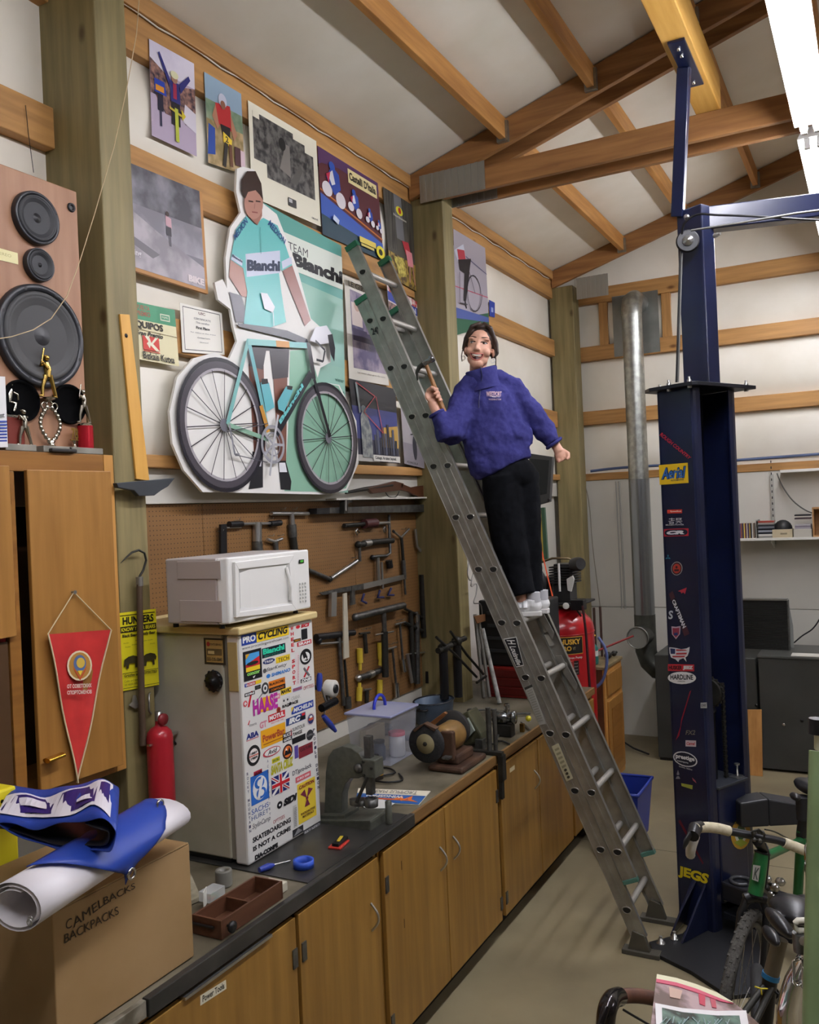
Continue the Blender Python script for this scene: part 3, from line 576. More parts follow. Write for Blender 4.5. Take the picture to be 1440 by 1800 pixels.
poster('poster', 'narrow poster of a mountain bike racer in a red jersey with a number plate', [(359, 126), (424, 165), (430, 308), (366, 286)], .066, '#8fa8bc', [
  ('q', (0, 0, 1, .55), nz('brown hill print', '#8b7a4c', '#c0a67c', 14)), ('q', (0, .5, 1, .72), nz('green hill print', '#6a8468', '#93a386', 10)), ('p', [(0, .1), (.2, .12), (.22, .42), (.05, .45)], '#2c4c9c'), ('p', [(.25, .72), (.65, .76), (.72, .5), (.55, .42), (.3, .5)], '#b8282c'), ('p', [(.36, .5), (.64, .5), (.6, .3), (.45, .3)], '#1a1418'), ('p', [(.25, .7), (.15, .55), (.28, .42), (.33, .47)], '#b07c60'), ('p', [(.65, .68), (.82, .45), (.72, .36), (.66, .48)], '#b07c60'), ('e', (.33, .7, .56, .86), '#c0c4d4'), ('e', (.38, .68, .52, .78), '#8c5c48'), ('p', [(.42, .42), (.66, .36), (.64, .26), (.42, .3)], '#e8c83c'), ('t', (.48, .31, .56, .38), '2', '#222'), ('l', [(.5, .3), (.42, .02)], '#2a2620', .022), ('l', [(.6, .3), (.62, .04)], '#6a4430', .02), ('q', (.72, .08, .88, .3), '#4a2c30'), ('q', (.88, .06, 1, .28), '#d8c0c8')])
poster('poster', 'cream poster with a stepped dark black and white photograph', [(436, 176), (556, 248), (564, 398), (443, 346)], .068, '#e9e5d0', [
  ('q', (.05, .42, .8, .92), nz('grey engraving print', '#2e2e2e', '#6e6c68', 26)), ('q', (.22, .28, .93, .78), nz('grey engraving print', '#2e2e2e', '#6e6c68', 26)), ('q', (.05, .86, .14, .93), '#e9e5d0'), ('q', (.62, .86, .82, .93), '#e9e5d0'), ('p', [(.4, .45), (.5, .75), (.56, .75), (.56, .4)], '#807c76'), ('e', (.4, .66, .5, .8), '#181818'), ('p', [(.55, .35), (.7, .6), (.75, .55), (.65, .35)], '#5c5a56'), ('q', (.5, .08, .62, .17), '#3a3a38'), ('q', (.51, .12, .56, .16), '#bbb'), ('t', (.85, .045, .95, .065), 'GRAVE', '#333')])
poster('poster', 'dark red velodrome poster with a row of cyclists and a cream title bar', [(558, 256), (664, 322), (675, 459), (567, 412)], .07, '#5a2a30', [
  ('p', [(0, .8), (.3, 1), (0, 1)], '#4a3478'), ('p', [(0, 1), (1, 1), (1, .86), (.3, .88), (0, .82)], '#54305c'), ('p', [(0, .48), (1, .22), (1, .1), (0, .22)], '#3c5cae'), ('p', [(0, .24), (1, .12), (1, 0), (0, 0)], '#2c4450'), ('l', [(0, .52), (1, .27)], '#c07030', .01), ('q', (.46, .78, .96, .95), '#e6d79c'), ('t', (.48, .82, .94, .92), "Castelli D'Italia", '#1c1408', .04)]
  + sum([[('e', (u-s*.5, v-s*.55, u-s*.05, v-s*.05), '#ddd8dc'), ('e', (u+s*.1, v-s*.75, u+s*.55, v-s*.2), '#ddd8dc'), ('p', [(u-s*.3, v+s*.1), (u, v+s*.6), (u+s*.3, v+s*.4), (u+s*.35, v-s*.1), (u+s*.05, v-s*.4)], '#2c4ca8'), ('p', [(u-s*.2, v+s*.2), (u, v+s*.45), (u+s*.1, v), (u-.02, v-s*.1)], '#dcdce4'), ('p', [(u-s*.3, v+s*.2), (u-s*.1, v+s*.35), (u-s*.2, v-s*.1)], '#c02c4c'), ('e', (u-s*.15, v+s*.42, u+s*.12, v+s*.72), '#2a54b4')] for u, v, s in ((.2, .66, .34), (.53, .56, .22), (.78, .48, .15), (.93, .42, .11))], [])
  + [('q', (.56, .1, .84, .17), '#dfc95c'), ('q', (.58, .06, .8, .09), '#c8b860'), ('e', (.84, .0, .99, .16), '#e3d332'), ('e', (.88, .04, .95, .12), '#2a2a10'), ('p', [(.16, .28), (.24, .24), (.22, .18), (.14, .22)], '#c8d4e8')])
poster('poster', 'narrow forest poster with a small figure in red, right of the velodrome poster', [(673, 328), (724, 360), (738, 516), (686, 486)], .07, '#4a463e', [
  ('q', (.08, .35, .34, 1), nz('bark print', '#2e2b26', '#55524a', 8, (1, 6, .6))), ('q', (.6, .3, .85, 1), nz('bark print', '#2e2b26', '#55524a', 8, (1, 6, .6))), ('q', (.34, .5, .6, 1), '#6c6c6e'), ('q', (0, 0, 1, .3), nz('leaf litter print', '#4a3826', '#a58a3c', 30)), ('e', (.38, .78, .62, .88), '#d8d030'), ('e', (.46, .8, .56, .87), '#b02c20'), ('t', (.28, .74, .72, .77), 'Northwave', '#c8c4b8'), ('p', [(.5, .5), (.72, .52), (.78, .4), (.6, .36)], '#b0323c'), ('p', [(.6, .42), (.82, .42), (.84, .26), (.64, .24)], '#dc8c94'), ('l', [(.7, .26), (.66, .06)], '#c08878', .012), ('l', [(.8, .26), (.84, .06)], '#c08878', .012), ('p', [(.15, .26), (.5, .3), (.55, .1), (.3, .06)], nz('yellow shrub print', '#8a7a30', '#d0c060', 40))])
poster('mounted_poster', 'grey board-mounted poster of a lone cyclist riding through dust', [(225, 285), (355, 338), (366, 517), (237, 476)], .088, '#77747c', [
  ('q', (0, .55, 1, 1), nz('grey forest haze print', '#4a494f', '#87858d', 6)), ('q', (0, .3, 1, .62), nz('dust print', '#7b7880', '#a5a1aa', 5)), ('p', [(0, .55), (.4, .4), (1, .22), (1, 0), (0, 0)], nz('dirt track print', '#8b868c', '#b5aeb4', 9)), ('p', [(0, .3), (.35, .2), (.25, .14), (0, .22)], '#716c72'), ('p', [(.46, .62), (.54, .6), (.54, .5), (.46, .52)], '#c8a0a8'), ('q', (.46, .42, .53, .51), '#3a363c'), ('q', (.49, .32, .52, .42), '#56525a'), ('e', (.46, .61, .51, .66), '#3c2c28'), ('t', (.74, .03, .98, .1), 'BIKE', '#e8dcdc', .06), ('t', (.0, .1, .09, .17), 'ing', '#dcd8dc', .02)], board=.014, group=None)
poster('poster', 'green and cream race poster reading EQUIPOS with a red K square, beside the post', [(228, 528), (307, 545), (315, 644), (236, 630)], .068, '#e6deb4', [
  ('q', (0, .7, 1, 1), '#3f9168'), ('t', (.12, .88, .42, .96), 'VUELTA', '#a8604c'), ('t', (.12, .77, .42, .86), 'PREMIO', '#a8604c'), ('q', (.64, .76, .86, .88), '#d6ddc4'), ('q', (.66, .78, .84, .86), '#4f9a74'), ('t', (.68, .8, .82, .84), 'DJAL', '#d6ddc4'), ('t', (.0, .54, .68, .68), 'EQUIPOS', '#1f1c18', .03), ('l', [(.1, .53), (1, .51)], '#8a7a5a', .002), ('t', (.05, .43, .66, .51), 'Gran Premio', '#26221c', .03, .3), ('q', (.2, .19, .56, .43), '#cf3a2e'), ('p', [(.24, .43), (.34, .43), (.38, .32), (.48, .43), (.54, .43), (.42, .31), (.56, .2), (.48, .19), (.36, .28), (.34, .22), (.28, .3), (.32, .34)], '#f0ead0'), ('l', [(.2, .17), (.56, .165)], '#cf3a2e', .003), ('t', (.18, .03, .88, .15), 'Bizkaia Kutxa', '#26221c', .02)])
poster('certificate', 'small white certificate with a thin black border pinned by the cutout’s wheel', [(316, 532), (390, 550), (395, 624), (321, 619)], .07, '#eeebe0', [
  ('l', [(.06, .06), (.06, .94), (.94, .94), (.94, .06), (.06, .06)], '#3a3a3a', .003), ('t', (.42, .84, .58, .9), 'UIC', '#7a5a5a'), ('t', (.3, .72, .7, .76), 'CERTIFICATE', '#888'), ('t', (.34, .64, .66, .68), 'This certifies', '#999'), ('t', (.34, .52, .66, .58), 'First Place', '#333', .03), ('t', (.2, .42, .8, .45), 'for riding in the event', '#999'), ('t', (.35, .32, .65, .35), 'Criterium', '#999'), ('t', (.4, .22, .6, .25), 'Signed', '#aaa')], cat='certificate')
poster('team_poster', 'large pale green team poster with bold black lettering behind the cardboard cyclist', [(455, 352), (600, 432), (612, 866), (468, 866)], .072, '#93bfae', [
  ('q', (0, .78, 1, 1), '#64a79b'), ('q', (0, .5, 1, .6), '#8fbcae'), ('t', (.42, .62, .8, .635), 'JAN ULLRICH', '#6a8a80', 0), ('l', [(0, .45), (1, .4)], '#5a8a7c', .003)]
  + [('t', (.86, .44-.045*i, .98, .455-.045*i), s, '#4c7a6c') for i, s in enumerate(('wiener', 'City', 'A2', 'dedacciai', 'castelli', 'Giro', 'Coast', 'terra'))], gloss=.3)
D = Dec((.0745, 0, 0), (1, 0, 0)); D.px([(470, 395), (601, 452), (603, 510), (472, 458)], F('#dfe6da')); D.t('TEAM', [D.pt(x, y) for x, y in ((507, 439), (541, 453), (541, 439), (506, 424))], F('#2a2c30'), -.004); D.t('Bianchi', [D.pt(x, y) for x, y in ((514, 466), (602, 501), (602, 477), (514, 443))], F('#17181c'), .06); D.mb.build('lettering', bpy.data.objects['team_poster'], fix=False)
poster('poster', 'tall framed race poster of riders climbing, partly behind the ladder top', [(605, 486), (672, 518), (684, 678), (614, 666)], .074, '#ded9cc', [
  ('t', (.1, .93, .6, .985), 'LE GIRO', '#4a4c50', 0), ('q', (.12, .12, .97, .9), nz('mauve photo print', '#5c5474', '#a79aa8', 9)), ('q', (.14, .55, .4, .78), '#d8c8c0'), ('e', (.2, .7, .36, .82), '#c0a090'), ('q', (.14, .4, .97, .52), '#453c58'), ('p', [(.45, .8), (.75, .74), (.7, .5), (.5, .5)], '#8c7c94'), ('t', (.2, .07, .9, .09), 'Le tour des grands cols', '#8a8478', 0)])
poster('poster', 'poster of a red bicycle frame over a statue and night skyline', [(613, 665), (695, 684), (702, 815), (630, 810)], .076, '#2a2c40', [
  ('q', (0, .28, 1, .68), '#3d4480'), ('q', (0, .68, 1, 1), '#2a2b30'), ('p', [(.6, .45), (1, .5), (1, .2), (.6, .2)], '#c8a050'), ('q', (0, 0, .5, .08), '#c6c4bf')] + [('q', (.42+.06*i, .1, .47+.06*i, .3+[.05, .12, .02, .16, .08, .2, .04, .14, .0][i]), ['#3a3c48', '#54586a', '#2c2e3a'][i % 3]) for i in range(9)] + [
  ('p', [(.1, .05), (.14, .55), (.2, .64), (.28, .6), (.36, .4), (.34, .05)], nz('statue print', '#6a7278', '#a4a8a4', 25)), ('e', (.17, .6, .28, .7), '#6f7c80'), ('l', [(.14, .6), (.12, .97)], '#8d9698', .02), ('l', [(.12, .97), (.5, .84), (.22, .62), (.62, .38), (.52, .84)], '#b8464c', .006), ('q', (.34, .01, 1, .09), '#e6e3da'), ('t', (.38, .025, .9, .075), 'Colnago. As taken beyond.', '#222', .03)])
poster('poster', 'grey poster of a lone bicycle, low on the wall right of the skyline poster', [(704, 706), (748, 716), (756, 826), (711, 815)], .076, '#a7a1a4', [('q', (0, .0, 1, .35), '#8c868c'), ('l', [(.45, .12), (.5, .75)], '#2a2a2e', .02), ('l', [(.3, .5), (.7, .55)], '#2a2a2e', .008), ('e', (.36, .1, .52, .5), '#3a3a40'), ('t', (.1, .03, .5, .06), 'CICLI', '#333')])
poster('poster', 'blue banded poster with a crowd and flags, beside the second post', [(680, 497), (735, 532), (744, 650), (690, 630)], .072, '#cfc8c4', [('q', (0, .78, 1, .9), '#2a3e98'), ('t', (.4, .8, .9, .88), 'ETON', '#dcdce8', .04), ('q', (0, .9, 1, 1), nz('flag print', '#b8322c', '#e4e0dc', 30)), ('q', (0, .4, 1, .76), CROWD), ('p', [(.2, .7), (.6, .7), (.5, .4), (.25, .4)], '#2c4a9c')])
poster('poster', 'poster of a track cyclist on a pale background, right of the second post', [(797, 402), (853, 436), (860, 572), (803, 589)], .068, '#a9a3ac', [
  ('q', (0, .0, 1, .16), '#2d6248'), ('p', [(0, .16), (0, .26), (1, .1), (1, .04)], '#4a5c9c'), ('l', [(0, .46), (1, .36)], '#c0405c', .006), ('l', [(.1, .82), (1, .66)], '#4a4a74', .006), ('p', [(0, .8), (.28, .9), (.36, .74), (.1, .7)], '#c8ccd8'), ('p', [(.08, .82), (.3, .84), (.34, .74), (.12, .72)], '#b83a48'), ('p', [(.1, .72), (.5, .78), (.42, .6), (.3, .32), (.22, .32), (.28, .6), (.14, .62)], '#1c1a20'), ('l', [(.26, .34), (.3, .24)], '#15131a', .02)] + [('l', [(.55+.22*math.cos(a*math.pi/10), .4+.2*math.sin(a*math.pi/10)), (.55+.22*math.cos((a+1)*math.pi/10), .4+.2*math.sin((a+1)*math.pi/10))], '#2a2830', .008) for a in range(20)] + [('l', [(.55, .4), (.4, .62)], '#3a3840', .008), ('l', [(.1, .6), (.08, .3), (.3, .28)], '#3a3840', .008)])
poster('tag_card', 'small blue card pinned at the right edge of the track cyclist poster', [(860, 527), (870, 532), (870, 558), (861, 556)], .066, '#2a3f9a', [('q', (.3, .3, .7, .6), '#9aa8d8')], cat='card')
# ---------------- cardboard cyclist cutout ----------------
XC = .118
cut = T('cardboard_cutout', 'life-size cardboard cutout of a cyclist in celeste jersey standing with his road bike', 'cutout', (XC-.01, 3.3, 2.2))
def Zc(x, y): return (280+x/3, 280+y/3)
outl = [(410,50),(440,38),(500,55),(535,130),(545,230),(620,290),(680,440),(730,580),(800,840),(900,930),(905,1070),(850,1100),(830,1170),(950,1190),(1040,1380),(1052,1600),(990,1745),(890,1768),(230,1755),(130,1640),(70,1500),(55,1330),(95,1150),(180,1050),(290,1020),(370,1050),(410,960),(390,880),(375,790),(310,740),(292,650),(335,632),(357,680),(350,520),(375,360),(430,280),(405,170)]
P3 = [wp(*Zc(x, y), 0, XC) for x, y in outl]
MB().prism(P3, (-.012, 0, 0), mat('white foam board', '#eceae4', .5)).build('board', cut)
D = Dec((XC+.0006, 0, 0), (1, 0, 0))
def Cp(pts, col, g=.3): D.px([Zc(x, y) for x, y in pts], mat('print '+col, col, g) if isinstance(col, str) else col)
def Cl(pts, w, col): D.line([Zc(x, y) for x, y in pts], w, mat('print '+col, col, .3))
def Ct(s, q, col, b=.03): D.t(s, [D.pt(*Zc(x, y)) for x, y in q], F(col), b)
Cp([(690,1010),(790,1000),(840,1170),(945,1195),(1030,1380),(1035,1600),(985,1735),(890,1755),(660,1750),(680,1400)], '#8db9a0')
Cp([(470,1080),(550,1090),(560,1540),(500,1560)], '#7c5346'); Cp([(600,1140),(675,1140),(668,1600),(628,1600)], '#7c5346')
Cp([(462,960),(685,985),(678,1150),(598,1160),(582,1010),(562,1010),(545,1110),(472,1090)], '#383338')
Cp([(490,1540),(545,1560),(545,1730),(470,1740),(490,1640)], '#2a2a2c'); Cp([(625,1590),(665,1590),(695,1700),(690,1745),(640,1740)], '#2a2a2c'); Cp([(628,1600),(662,1600),(672,1650),(632,1650)], '#e4e4e8'); Cp([(505,1545),(540,1555),(535,1620),(505,1620)], '#e4e4e8')
Cp([(372,530),(440,560),(545,705),(535,750),(430,720),(365,620)], '#a8796a'); Cp([(648,590),(698,560),(795,850),(765,880),(690,700)], '#94645a')
Cp([(365,700),(430,720),(470,860),(400,860)], '#4a4650')
Cp([(400,370),(455,300),(500,345),(545,310),(620,350),(660,450),(697,560),(642,588),(622,560),(640,700),(665,860),(560,895),(440,880),(460,700),(438,575),(372,530),(390,430)], '#66bcb8')
Cp([(450,500),(632,482),(634,600),(456,622)], '#c8cfe0'); Cp([(380,500),(435,535),(432,565),(374,528)], '#c8cfe0'); Cp([(640,540),(690,515),(697,550),(645,580)], '#c8cfe0')
Ct('Bianchi', [(458,590),(632,592),(632,535),(458,530)], '#24304a', .06); Ct('MEDION', [(395,430),(462,335),(450,305),(385,400)], '#1c4a80'); Ct('MEDION', [(565,345),(655,450),(662,425),(580,320)], '#1c4a80')
Ct('Bianchi', [(378,515),(432,548),(432,535),(380,502)], '#24304a'); D.line([Zc(525,360), Zc(530,500)], .003, F('#3d8c8a'))
Cp([(455,230),(535,215),(535,300),(510,350),(480,320)], '#9c6c5c'); D.ell([D.pt(*Zc(x, y)) for x, y in ((440,320),(540,320),(540,140),(440,140))], mat('print skin', '#b38474', .3))
Cp([(425,170),(425,110),(455,65),(500,65),(530,130),(540,220),(522,190),(500,165),(460,175),(445,210)], '#3a2c26')
for x0 in (462, 500): Cl([(x0,222),(x0+25,226)], .006, '#3a2820')
Cl([(480,280),(510,284)], .006, '#8a4c48'); Cl([(495,235),(492,262)], .004, '#94685c')
Cp([(525,705),(560,710),(600,780),(590,810),(545,790)], '#dfdfe4'); Cl([(590,800),(595,890),(640,940),(665,920)], .004, '#d8d8dc')
Cp([(400,865),(560,885),(665,905),(770,950),(780,985),(660,945),(410,885)], '#45454c')
def wheel(hx, hy, ztop, zbot, green):
    h = D.pt(*Zc(hx, hy)); r = (D.pt(*Zc(hx, ztop)).z-D.pt(*Zc(hx, zbot)).z)/2; c = D.pt(*Zc(hx, (ztop+zbot)/2))
    def ring(r0, r1, m):
        o = D.lift(); n = 48
        for i in range(n):
            a, b = 2*math.pi*i/n, 2*math.pi*(i+1)/n; D.mb.poly([c+V((0, math.cos(t)*q, math.sin(t)*q))+o for t, q in ((a, r0), (b, r0), (b, r1), (a, r1))], m)
    ring(r*.94, r, F('#25242a', .3)); ring(r*.84, r*.94, F('#4a464c', .3)); ring(r*.80, r*.84, F('#a9a4a8', .3))
    o = D.lift()
    for i in range(18):
        a = 2*math.pi*i/18+.1; d = V((0, math.cos(a), math.sin(a))); s = V((0, -d.z, d.y))*.0022
        D.mb.poly([c+d*.02-s+o, c+d*r*.82-s+o, c+d*r*.82+s+o, c+d*.02+s+o], F('#2c2a30', .3))
    o = D.lift(); D.mb.poly([c+V((0, math.cos(t)*.028, math.sin(t)*.028))+o for t in [i*math.pi/8 for i in range(16)]], F('#707078', .3)); return c, r
w1, r1 = wheel(330, 1400, 1050, 1755, 0); w2, r2 = wheel(880, 1468, 1180, 1762, 1)
Cl([(455,955),(345,1400)], .022, '#7fb8b4'); Cl([(345,1400),(560,1480)], .02, '#8cb49c'); Cl([(455,955),(560,1440)], .026, '#6fb0b4'); Cl([(520,1300),(560,1440)], .027, '#c08a3c')
Cl([(450,965),(770,985)], .028, '#86c0bc'); Cl([(600,975),(670,980)], .03, '#c89048'); Cl([(785,1130),(600,1450)], .04, '#1f2228'); Cl([(770,970),(800,1160)], .034, '#232026'); Cl([(800,1160),(885,1465)], .024, '#1c1c22')
D.t('Bianchi', [D.pt(*Zc(x, y)) for x, y in ((622,1400),(745,1200),(735,1180),(612,1380))], F('#6cc4c4'), .05)
Cp([(515,1180),(560,1180),(590,1310),(545,1335)], '#68b4bc'); Cp([(605,1280),(650,1200),(690,1215),(640,1335),(610,1320)], '#68b4bc'); Cp([(520,1160),(552,1160),(556,1185),(520,1190)], '#222'); Cp([(655,1195),(685,1200),(680,1220),(655,1215)], '#222')
ch = D.pt(*Zc(580, 1505)); 
for r0_, r1_, cc in ((.075, .09, '#9a9aa0'), (.05, .056, '#8a8a90')):
    o = D.lift()
    for i in range(32):
        a, b = 2*math.pi*i/32, 2*math.pi*(i+1)/32; D.mb.poly([ch+V((0, math.cos(t)*q, math.sin(t)*q))+o for t, q in ((a, r0_), (b, r0_), (b, r1_), (a, r1_))], F(cc, .3))
for i in range(5):
    a = i*2*math.pi/5; o = D.lift(); d = V((0, math.cos(a), math.sin(a))); s = V((0, -d.z, d.y))*.006; D.mb.poly([ch-s+o, ch+d*.085-s+o, ch+d*.085+s+o, ch+s+o], F('#a8a8ae', .3))
Cl([(580,1505),(605,1350)], .014, '#c4c4c8'); Cl([(580,1505),(560,1670)], .014, '#b4b4b8'); Cl([(345,1400),(375,1560),(400,1560)], .012, '#86868c'); Cl([(375,1560),(545,1600)], .004, '#55555a'); Cl([(330,1440),(550,1395)], .004, '#55555a')
Cp([(770,960),(800,890),(860,880),(890,930),(880,970),(830,980)], '#d4d4da'); Cp([(865,930),(890,925),(905,1000),(900,1070),(880,1030)], '#26262c'); Cl([(800,960),(850,1010),(840,1070),(805,1060)], .012, '#26262c')
D.mb.build('print', cut, fix=False)
# string along the header, dangling cord, notched stick, T-square blade
tag(MB().tube([(.069, 2.35+i*.13, 4.147+(.004 if i % 3 else -.006)) for i in range(21)], .004, mat('white string', '#d8d2c2', .8), 6).build('string', None), 'white string stretched along the header board above the posters', 'string')
tag(MB().tube([(.069, 5.12+i*.13, 4.14+(.004 if i % 3 else -.006)) for i in range(20)], .004, mat('white string', '#d8d2c2', .8), 6).build('string', None), 'white string along the header board beyond the second post', 'string')
pts = [wp(x, y, 0, .36) for x, y in ((246, -20), (240, 60), (222, 160), (200, 260), (165, 380), (140, 460), (118, 520), (90, 560), (58, 580), (20, 592), (-20, 598))]
tag(MB().tube(pts, .0016, mat('beige cord', '#c4ae88', .8), 6).build('cord', None), 'thin beige cord hanging in front of the first post and the speaker', 'cord')
tag(MB().tube([wp(45, 185, 0, .067), wp(50, 235, 0, .07), wp(59, 303, 0, .2)], .0012, BLK, 6).build('black_wire', None), 'short black wire hanging down to the top of the speaker', 'wire')
mb = MB(); a = [wp(x, y, 0, .288) for x, y in ((211, 552), (228, 553), (263, 845), (240, 842))]
mb.prism(a, (-.008, 0, 0), wood('yellow stick', '#e0ac55', '#d29c45', 2, 3, .5, False)); st_ = mb.build('wooden_stick', None, .001); tag(st_, 'long yellow wooden stick standing against the first post', 'stick')
MB().lathe([(.008, 0), (.003, .003)], wp(222, 590, 0, .2885), (1, 0, 0), BLK, 8).build('screw', st_)
mb = MB(); mb.prism([wp(x, y, 0, .33) for x, y in ((205, 849), (308, 840), (296, 855), (284, 862), (272, 871), (245, 872), (236, 862), (208, 857))], (-.02, 0, 0), mat('dark slate paint', '#33373b', .5))
tag(mb.build('bracket_shelf', None, .002), 'small dark scalloped bracket shelf fixed across the first post', 'shelf')
# ---------------- speaker ----------------
SPW = wood('walnut veneer', '#a98062', '#94694c', 2, 2.5, .5, False)
sp = T('loudspeaker', 'tall walnut loudspeaker with four round drivers standing on the wall cabinet', 'speaker', (.1, 1.85, 2.352))
MB().bx((.066, 1.5, 2.355), (.255, 2.112, 3.242), SPW).build('cabinet', sp, .004)
XS = .256
def driver(px, py, ry, cone='#26272a', deep=.035, dust=.33, rings=7):
    c = wp(px, py, 0, XS); r = wp(px, py-ry, 0, XS).z-c.z
    m = MB(); m.lathe([(r, 0), (r*.99, .016), (r*.97, .02), (r*.87, .02), (r*.86, .01)], c, (1, 0, 0), mat('black driver rim', '#2a2b2f', .35), 40); d = m.build('driver_rim', sp)
    m = MB(); pr = [(r*.86, .014), (r*.82, .024), (r*.77, .019)]
    for i in range(rings*2): t = i/(rings*2-1); pr.append((r*(.75-t*(.75-dust)), .019-.016*t+(.0012 if i % 2 else 0)))
    m.lathe(pr, c, (1, 0, 0), mat('driver cone '+cone, cone, .55), 40); m.build('cone', d)
    m = MB(); m.lathe([(r*dust, .002), (r*dust*.9, .008), (r*dust*.5, .015), (.0005, .018)], c, (1, 0, 0), mat('dust cap', '#1b1b1e', .4), 24); m.build('dust_cap', d)
    for i in range(8 if r > .1 else 4): a = i*math.pi/4*(1 if r > .1 else 2)+.4; MB().disc(c+V((.0205, math.cos(a)*r*.92, math.sin(a)*r*.92)), (1, 0, 0), r*.035, F('#050505'), 8).build('screw', d)
driver(60, 385, 46); driver(65, 467, 29, dust=.25); driver(69, 592, 90, cone='#3a3a3a')
for px, py in ((36, 705), (120, 711)):
    c = wp(px, py, 0, XS); m = MB(); m.lathe([(.066, 0), (.066, .01), (.06, .012), (.057, .002), (.0, .001)], c, (1, 0, 0), mat('port black', '#060607', .95, spec=.1), 28); m.build('bass_port', sp)
MB().lathe([(.016, 0), (.014, .006), (.008, .004), (.006, -.004), (0, -.004)], wp(125, 365, 0, XS), (1, 0, 0), BLK, 14).build('jack', sp)
D = Dec((XS+.0005, 0, 0), (1, 0, 0)); c = [D.pt(x, y) for x, y in ((-30, 450), (32, 465), (31, 445), (-30, 428))]; D.q(c, F('#e9e0a8')); D.t('STEREO', sub(c, .3, .45, .8, .7), F('#b8ac70'), 0); D.mb.build('paper_label', sp, fix=False)
# ---------------- trophies on the wall cabinet ----------------
GOLD = mat('gold trophy metal', '#c7a75a', .25, 1); SILV = mat('silver trophy metal', '#b9b4a6', .22, 1); MARB = mat('grey marble', '#9a978c', .3, c2='#7d7a70', scale=9)
def figure(mb, p, h, m, arm=1, bat=True):
    p = V(p); s = h/.16; g = lambda y, z, x=0: p+V((x*s, y*s, z*s))
    mb.tube([g(-.028, 0), g(-.026, .035), g(-.012, .075)], [.006*s, .007*s, .011*s], m, 8); mb.tube([g(.03, 0), g(.02, .035), g(.006, .078)], [.006*s, .008*s, .011*s], m, 8)
    mb.tube([g(-.004, .07), g(-.002, .1), g(-.006, .122)], [.013*s, .014*s, .009*s], m, 8); mb.ball(g(-.004, .138), .0115*s, m, 10); mb.ball(g(-.01, .143), (.012*s, .012*s, .005*s), m, 8)
    mb.tube([g(-.012, .118), g(-.03, .108), g(-.034, .122, .012)], .0048*s, m, 6); mb.tube([g(.004, .118), g(-.012, .098, .014), g(-.034, .12, .014)], .0048*s, m, 6)
    if bat: mb.tube([g(-.036, .114, .013), g(-.022, .168, .01)], [.0022*s, .0042*s], m, 6)
    for q in (-.03, .032): mb.ball(g(q-.004, .003), (.006*s, .011*s, .005*s), m, 8)
    return mb
zt = 2.353
def at(px, py, X=.29): return wp(px, py, 0, X)
XT = .275
def base_(t, y0, y1, h, m, x0=.24, x1=.3): MB().bx((x0, y0, zt), (x1, y1, zt+h), m).build('base', t, .002)
p = at(90, 780, XT); t = T('trophy', 'gold batter trophy on a silver wreath of linked rings, the tallest on the cabinet', 'trophy', (p.x, p.y, zt)); base_(t, p.y-.05, p.y+.06, .02, MARB)
m = MB(); b0 = at(93, 782, XT).z
m.lathe([(.016, 0), (.008, .01), (.012, .018), (.004, .022)], (p.x, p.y, zt+.02), (0, 0, 1), SILV, 12)
for s in (-1, 1):
    pts = []
    for i in range(9):
        a = i/8; q = V((p.x, p.y+s*(.004+.034*math.sin(math.pi*(.05+.9*a))), zt+.04+.105*a)); pts.append(q)
        m.ball(q, (.006, .007, .011), SILV, 8)
    m.tube(pts, .004, SILV, 6)
for yy, zz in ((-.02, .15), (0, .155), (.02, .15)): m.tube([(p.x, p.y+yy+.011*math.cos(a), zt+zz+.011*math.sin(a)) for a in [i*math.pi/6 for i in range(12)]], .0025, SILV, 6, closed=True)
m.lathe([(.006, 0), (.02, .006), (.022, .012)], (p.x, p.y, zt+.165), (0, 0, 1), SILV, 14); m.build('wreath_stem', t); figure(MB(), (p.x, p.y, zt+.178), .145, GOLD).build('figurine', t)
p = at(151, 782, XT); t = T('trophy', 'silver batter trophy on a bright red column at the cabinet corner', 'trophy', (p.x, p.y, zt)); MB().bx((.25, p.y-.09, zt), (.3, p.y+.05, zt+.02), MARB).build('base', t, .002)
MB().lathe([(.026, 0), (.026, .075)], (p.x, p.y, zt+.02), (0, 0, 1), mat('red foil column', '#b3202c', .25, .4), 10).build('column', t); MB().lathe([(.026, 0), (.024, .006), (.012, .01)], (p.x, p.y, zt+.095), (0, 0, 1), SILV, 14).build('collar', t); figure(MB(), (p.x, p.y, zt+.105), .12, SILV).build('figurine', t)
p2 = at(131, 780, XT); t = MB(); t.lathe([(.009, 0), (.006, .008), (.0035, .012), (.009, .024)], (p2.x, p2.y, zt+.02), (0, 0, 1), SILV, 10); SFT = Surf((p2.x+.003, 0, 0), (1, 0, 0)); t.bx((p2.x-.003, p2.y-.016, zt+.044), (p2.x+.003, p2.y+.016, zt+.047), GOLD)
t.text('78', [(p2.x+.0035, p2.y-.014, zt+.047), (p2.x+.0035, p2.y+.014, zt+.047), (p2.x+.0035, p2.y+.014, zt+.085), (p2.x+.0035, p2.y-.014, zt+.085)], GOLD, .03); t.build('year_numeral', bpy.data.objects['trophy.001'], fix=False)
p = at(45, 780, XT); t = T('trophy', 'small silver batter trophy on a stone base, no column', 'trophy', (p.x, p.y, zt)); base_(t, p.y-.09, p.y+.02, .02, MARB); figure(MB(), (p.x, p.y, zt+.02), .12, SILV, bat=False).build('figurine', t)
p = at(22, 780, .25); t = T('trophy', 'silver motorcycle rider trophy on a dark red column behind the white card', 'trophy', (p.x, p.y, zt))
MB().bx((p.x-.03, p.y-.03, zt), (p.x+.02, p.y+.03, zt+.105), mat('dark red wood column', '#6e2a20', .35)).build('column', t, .002)
m = MB()
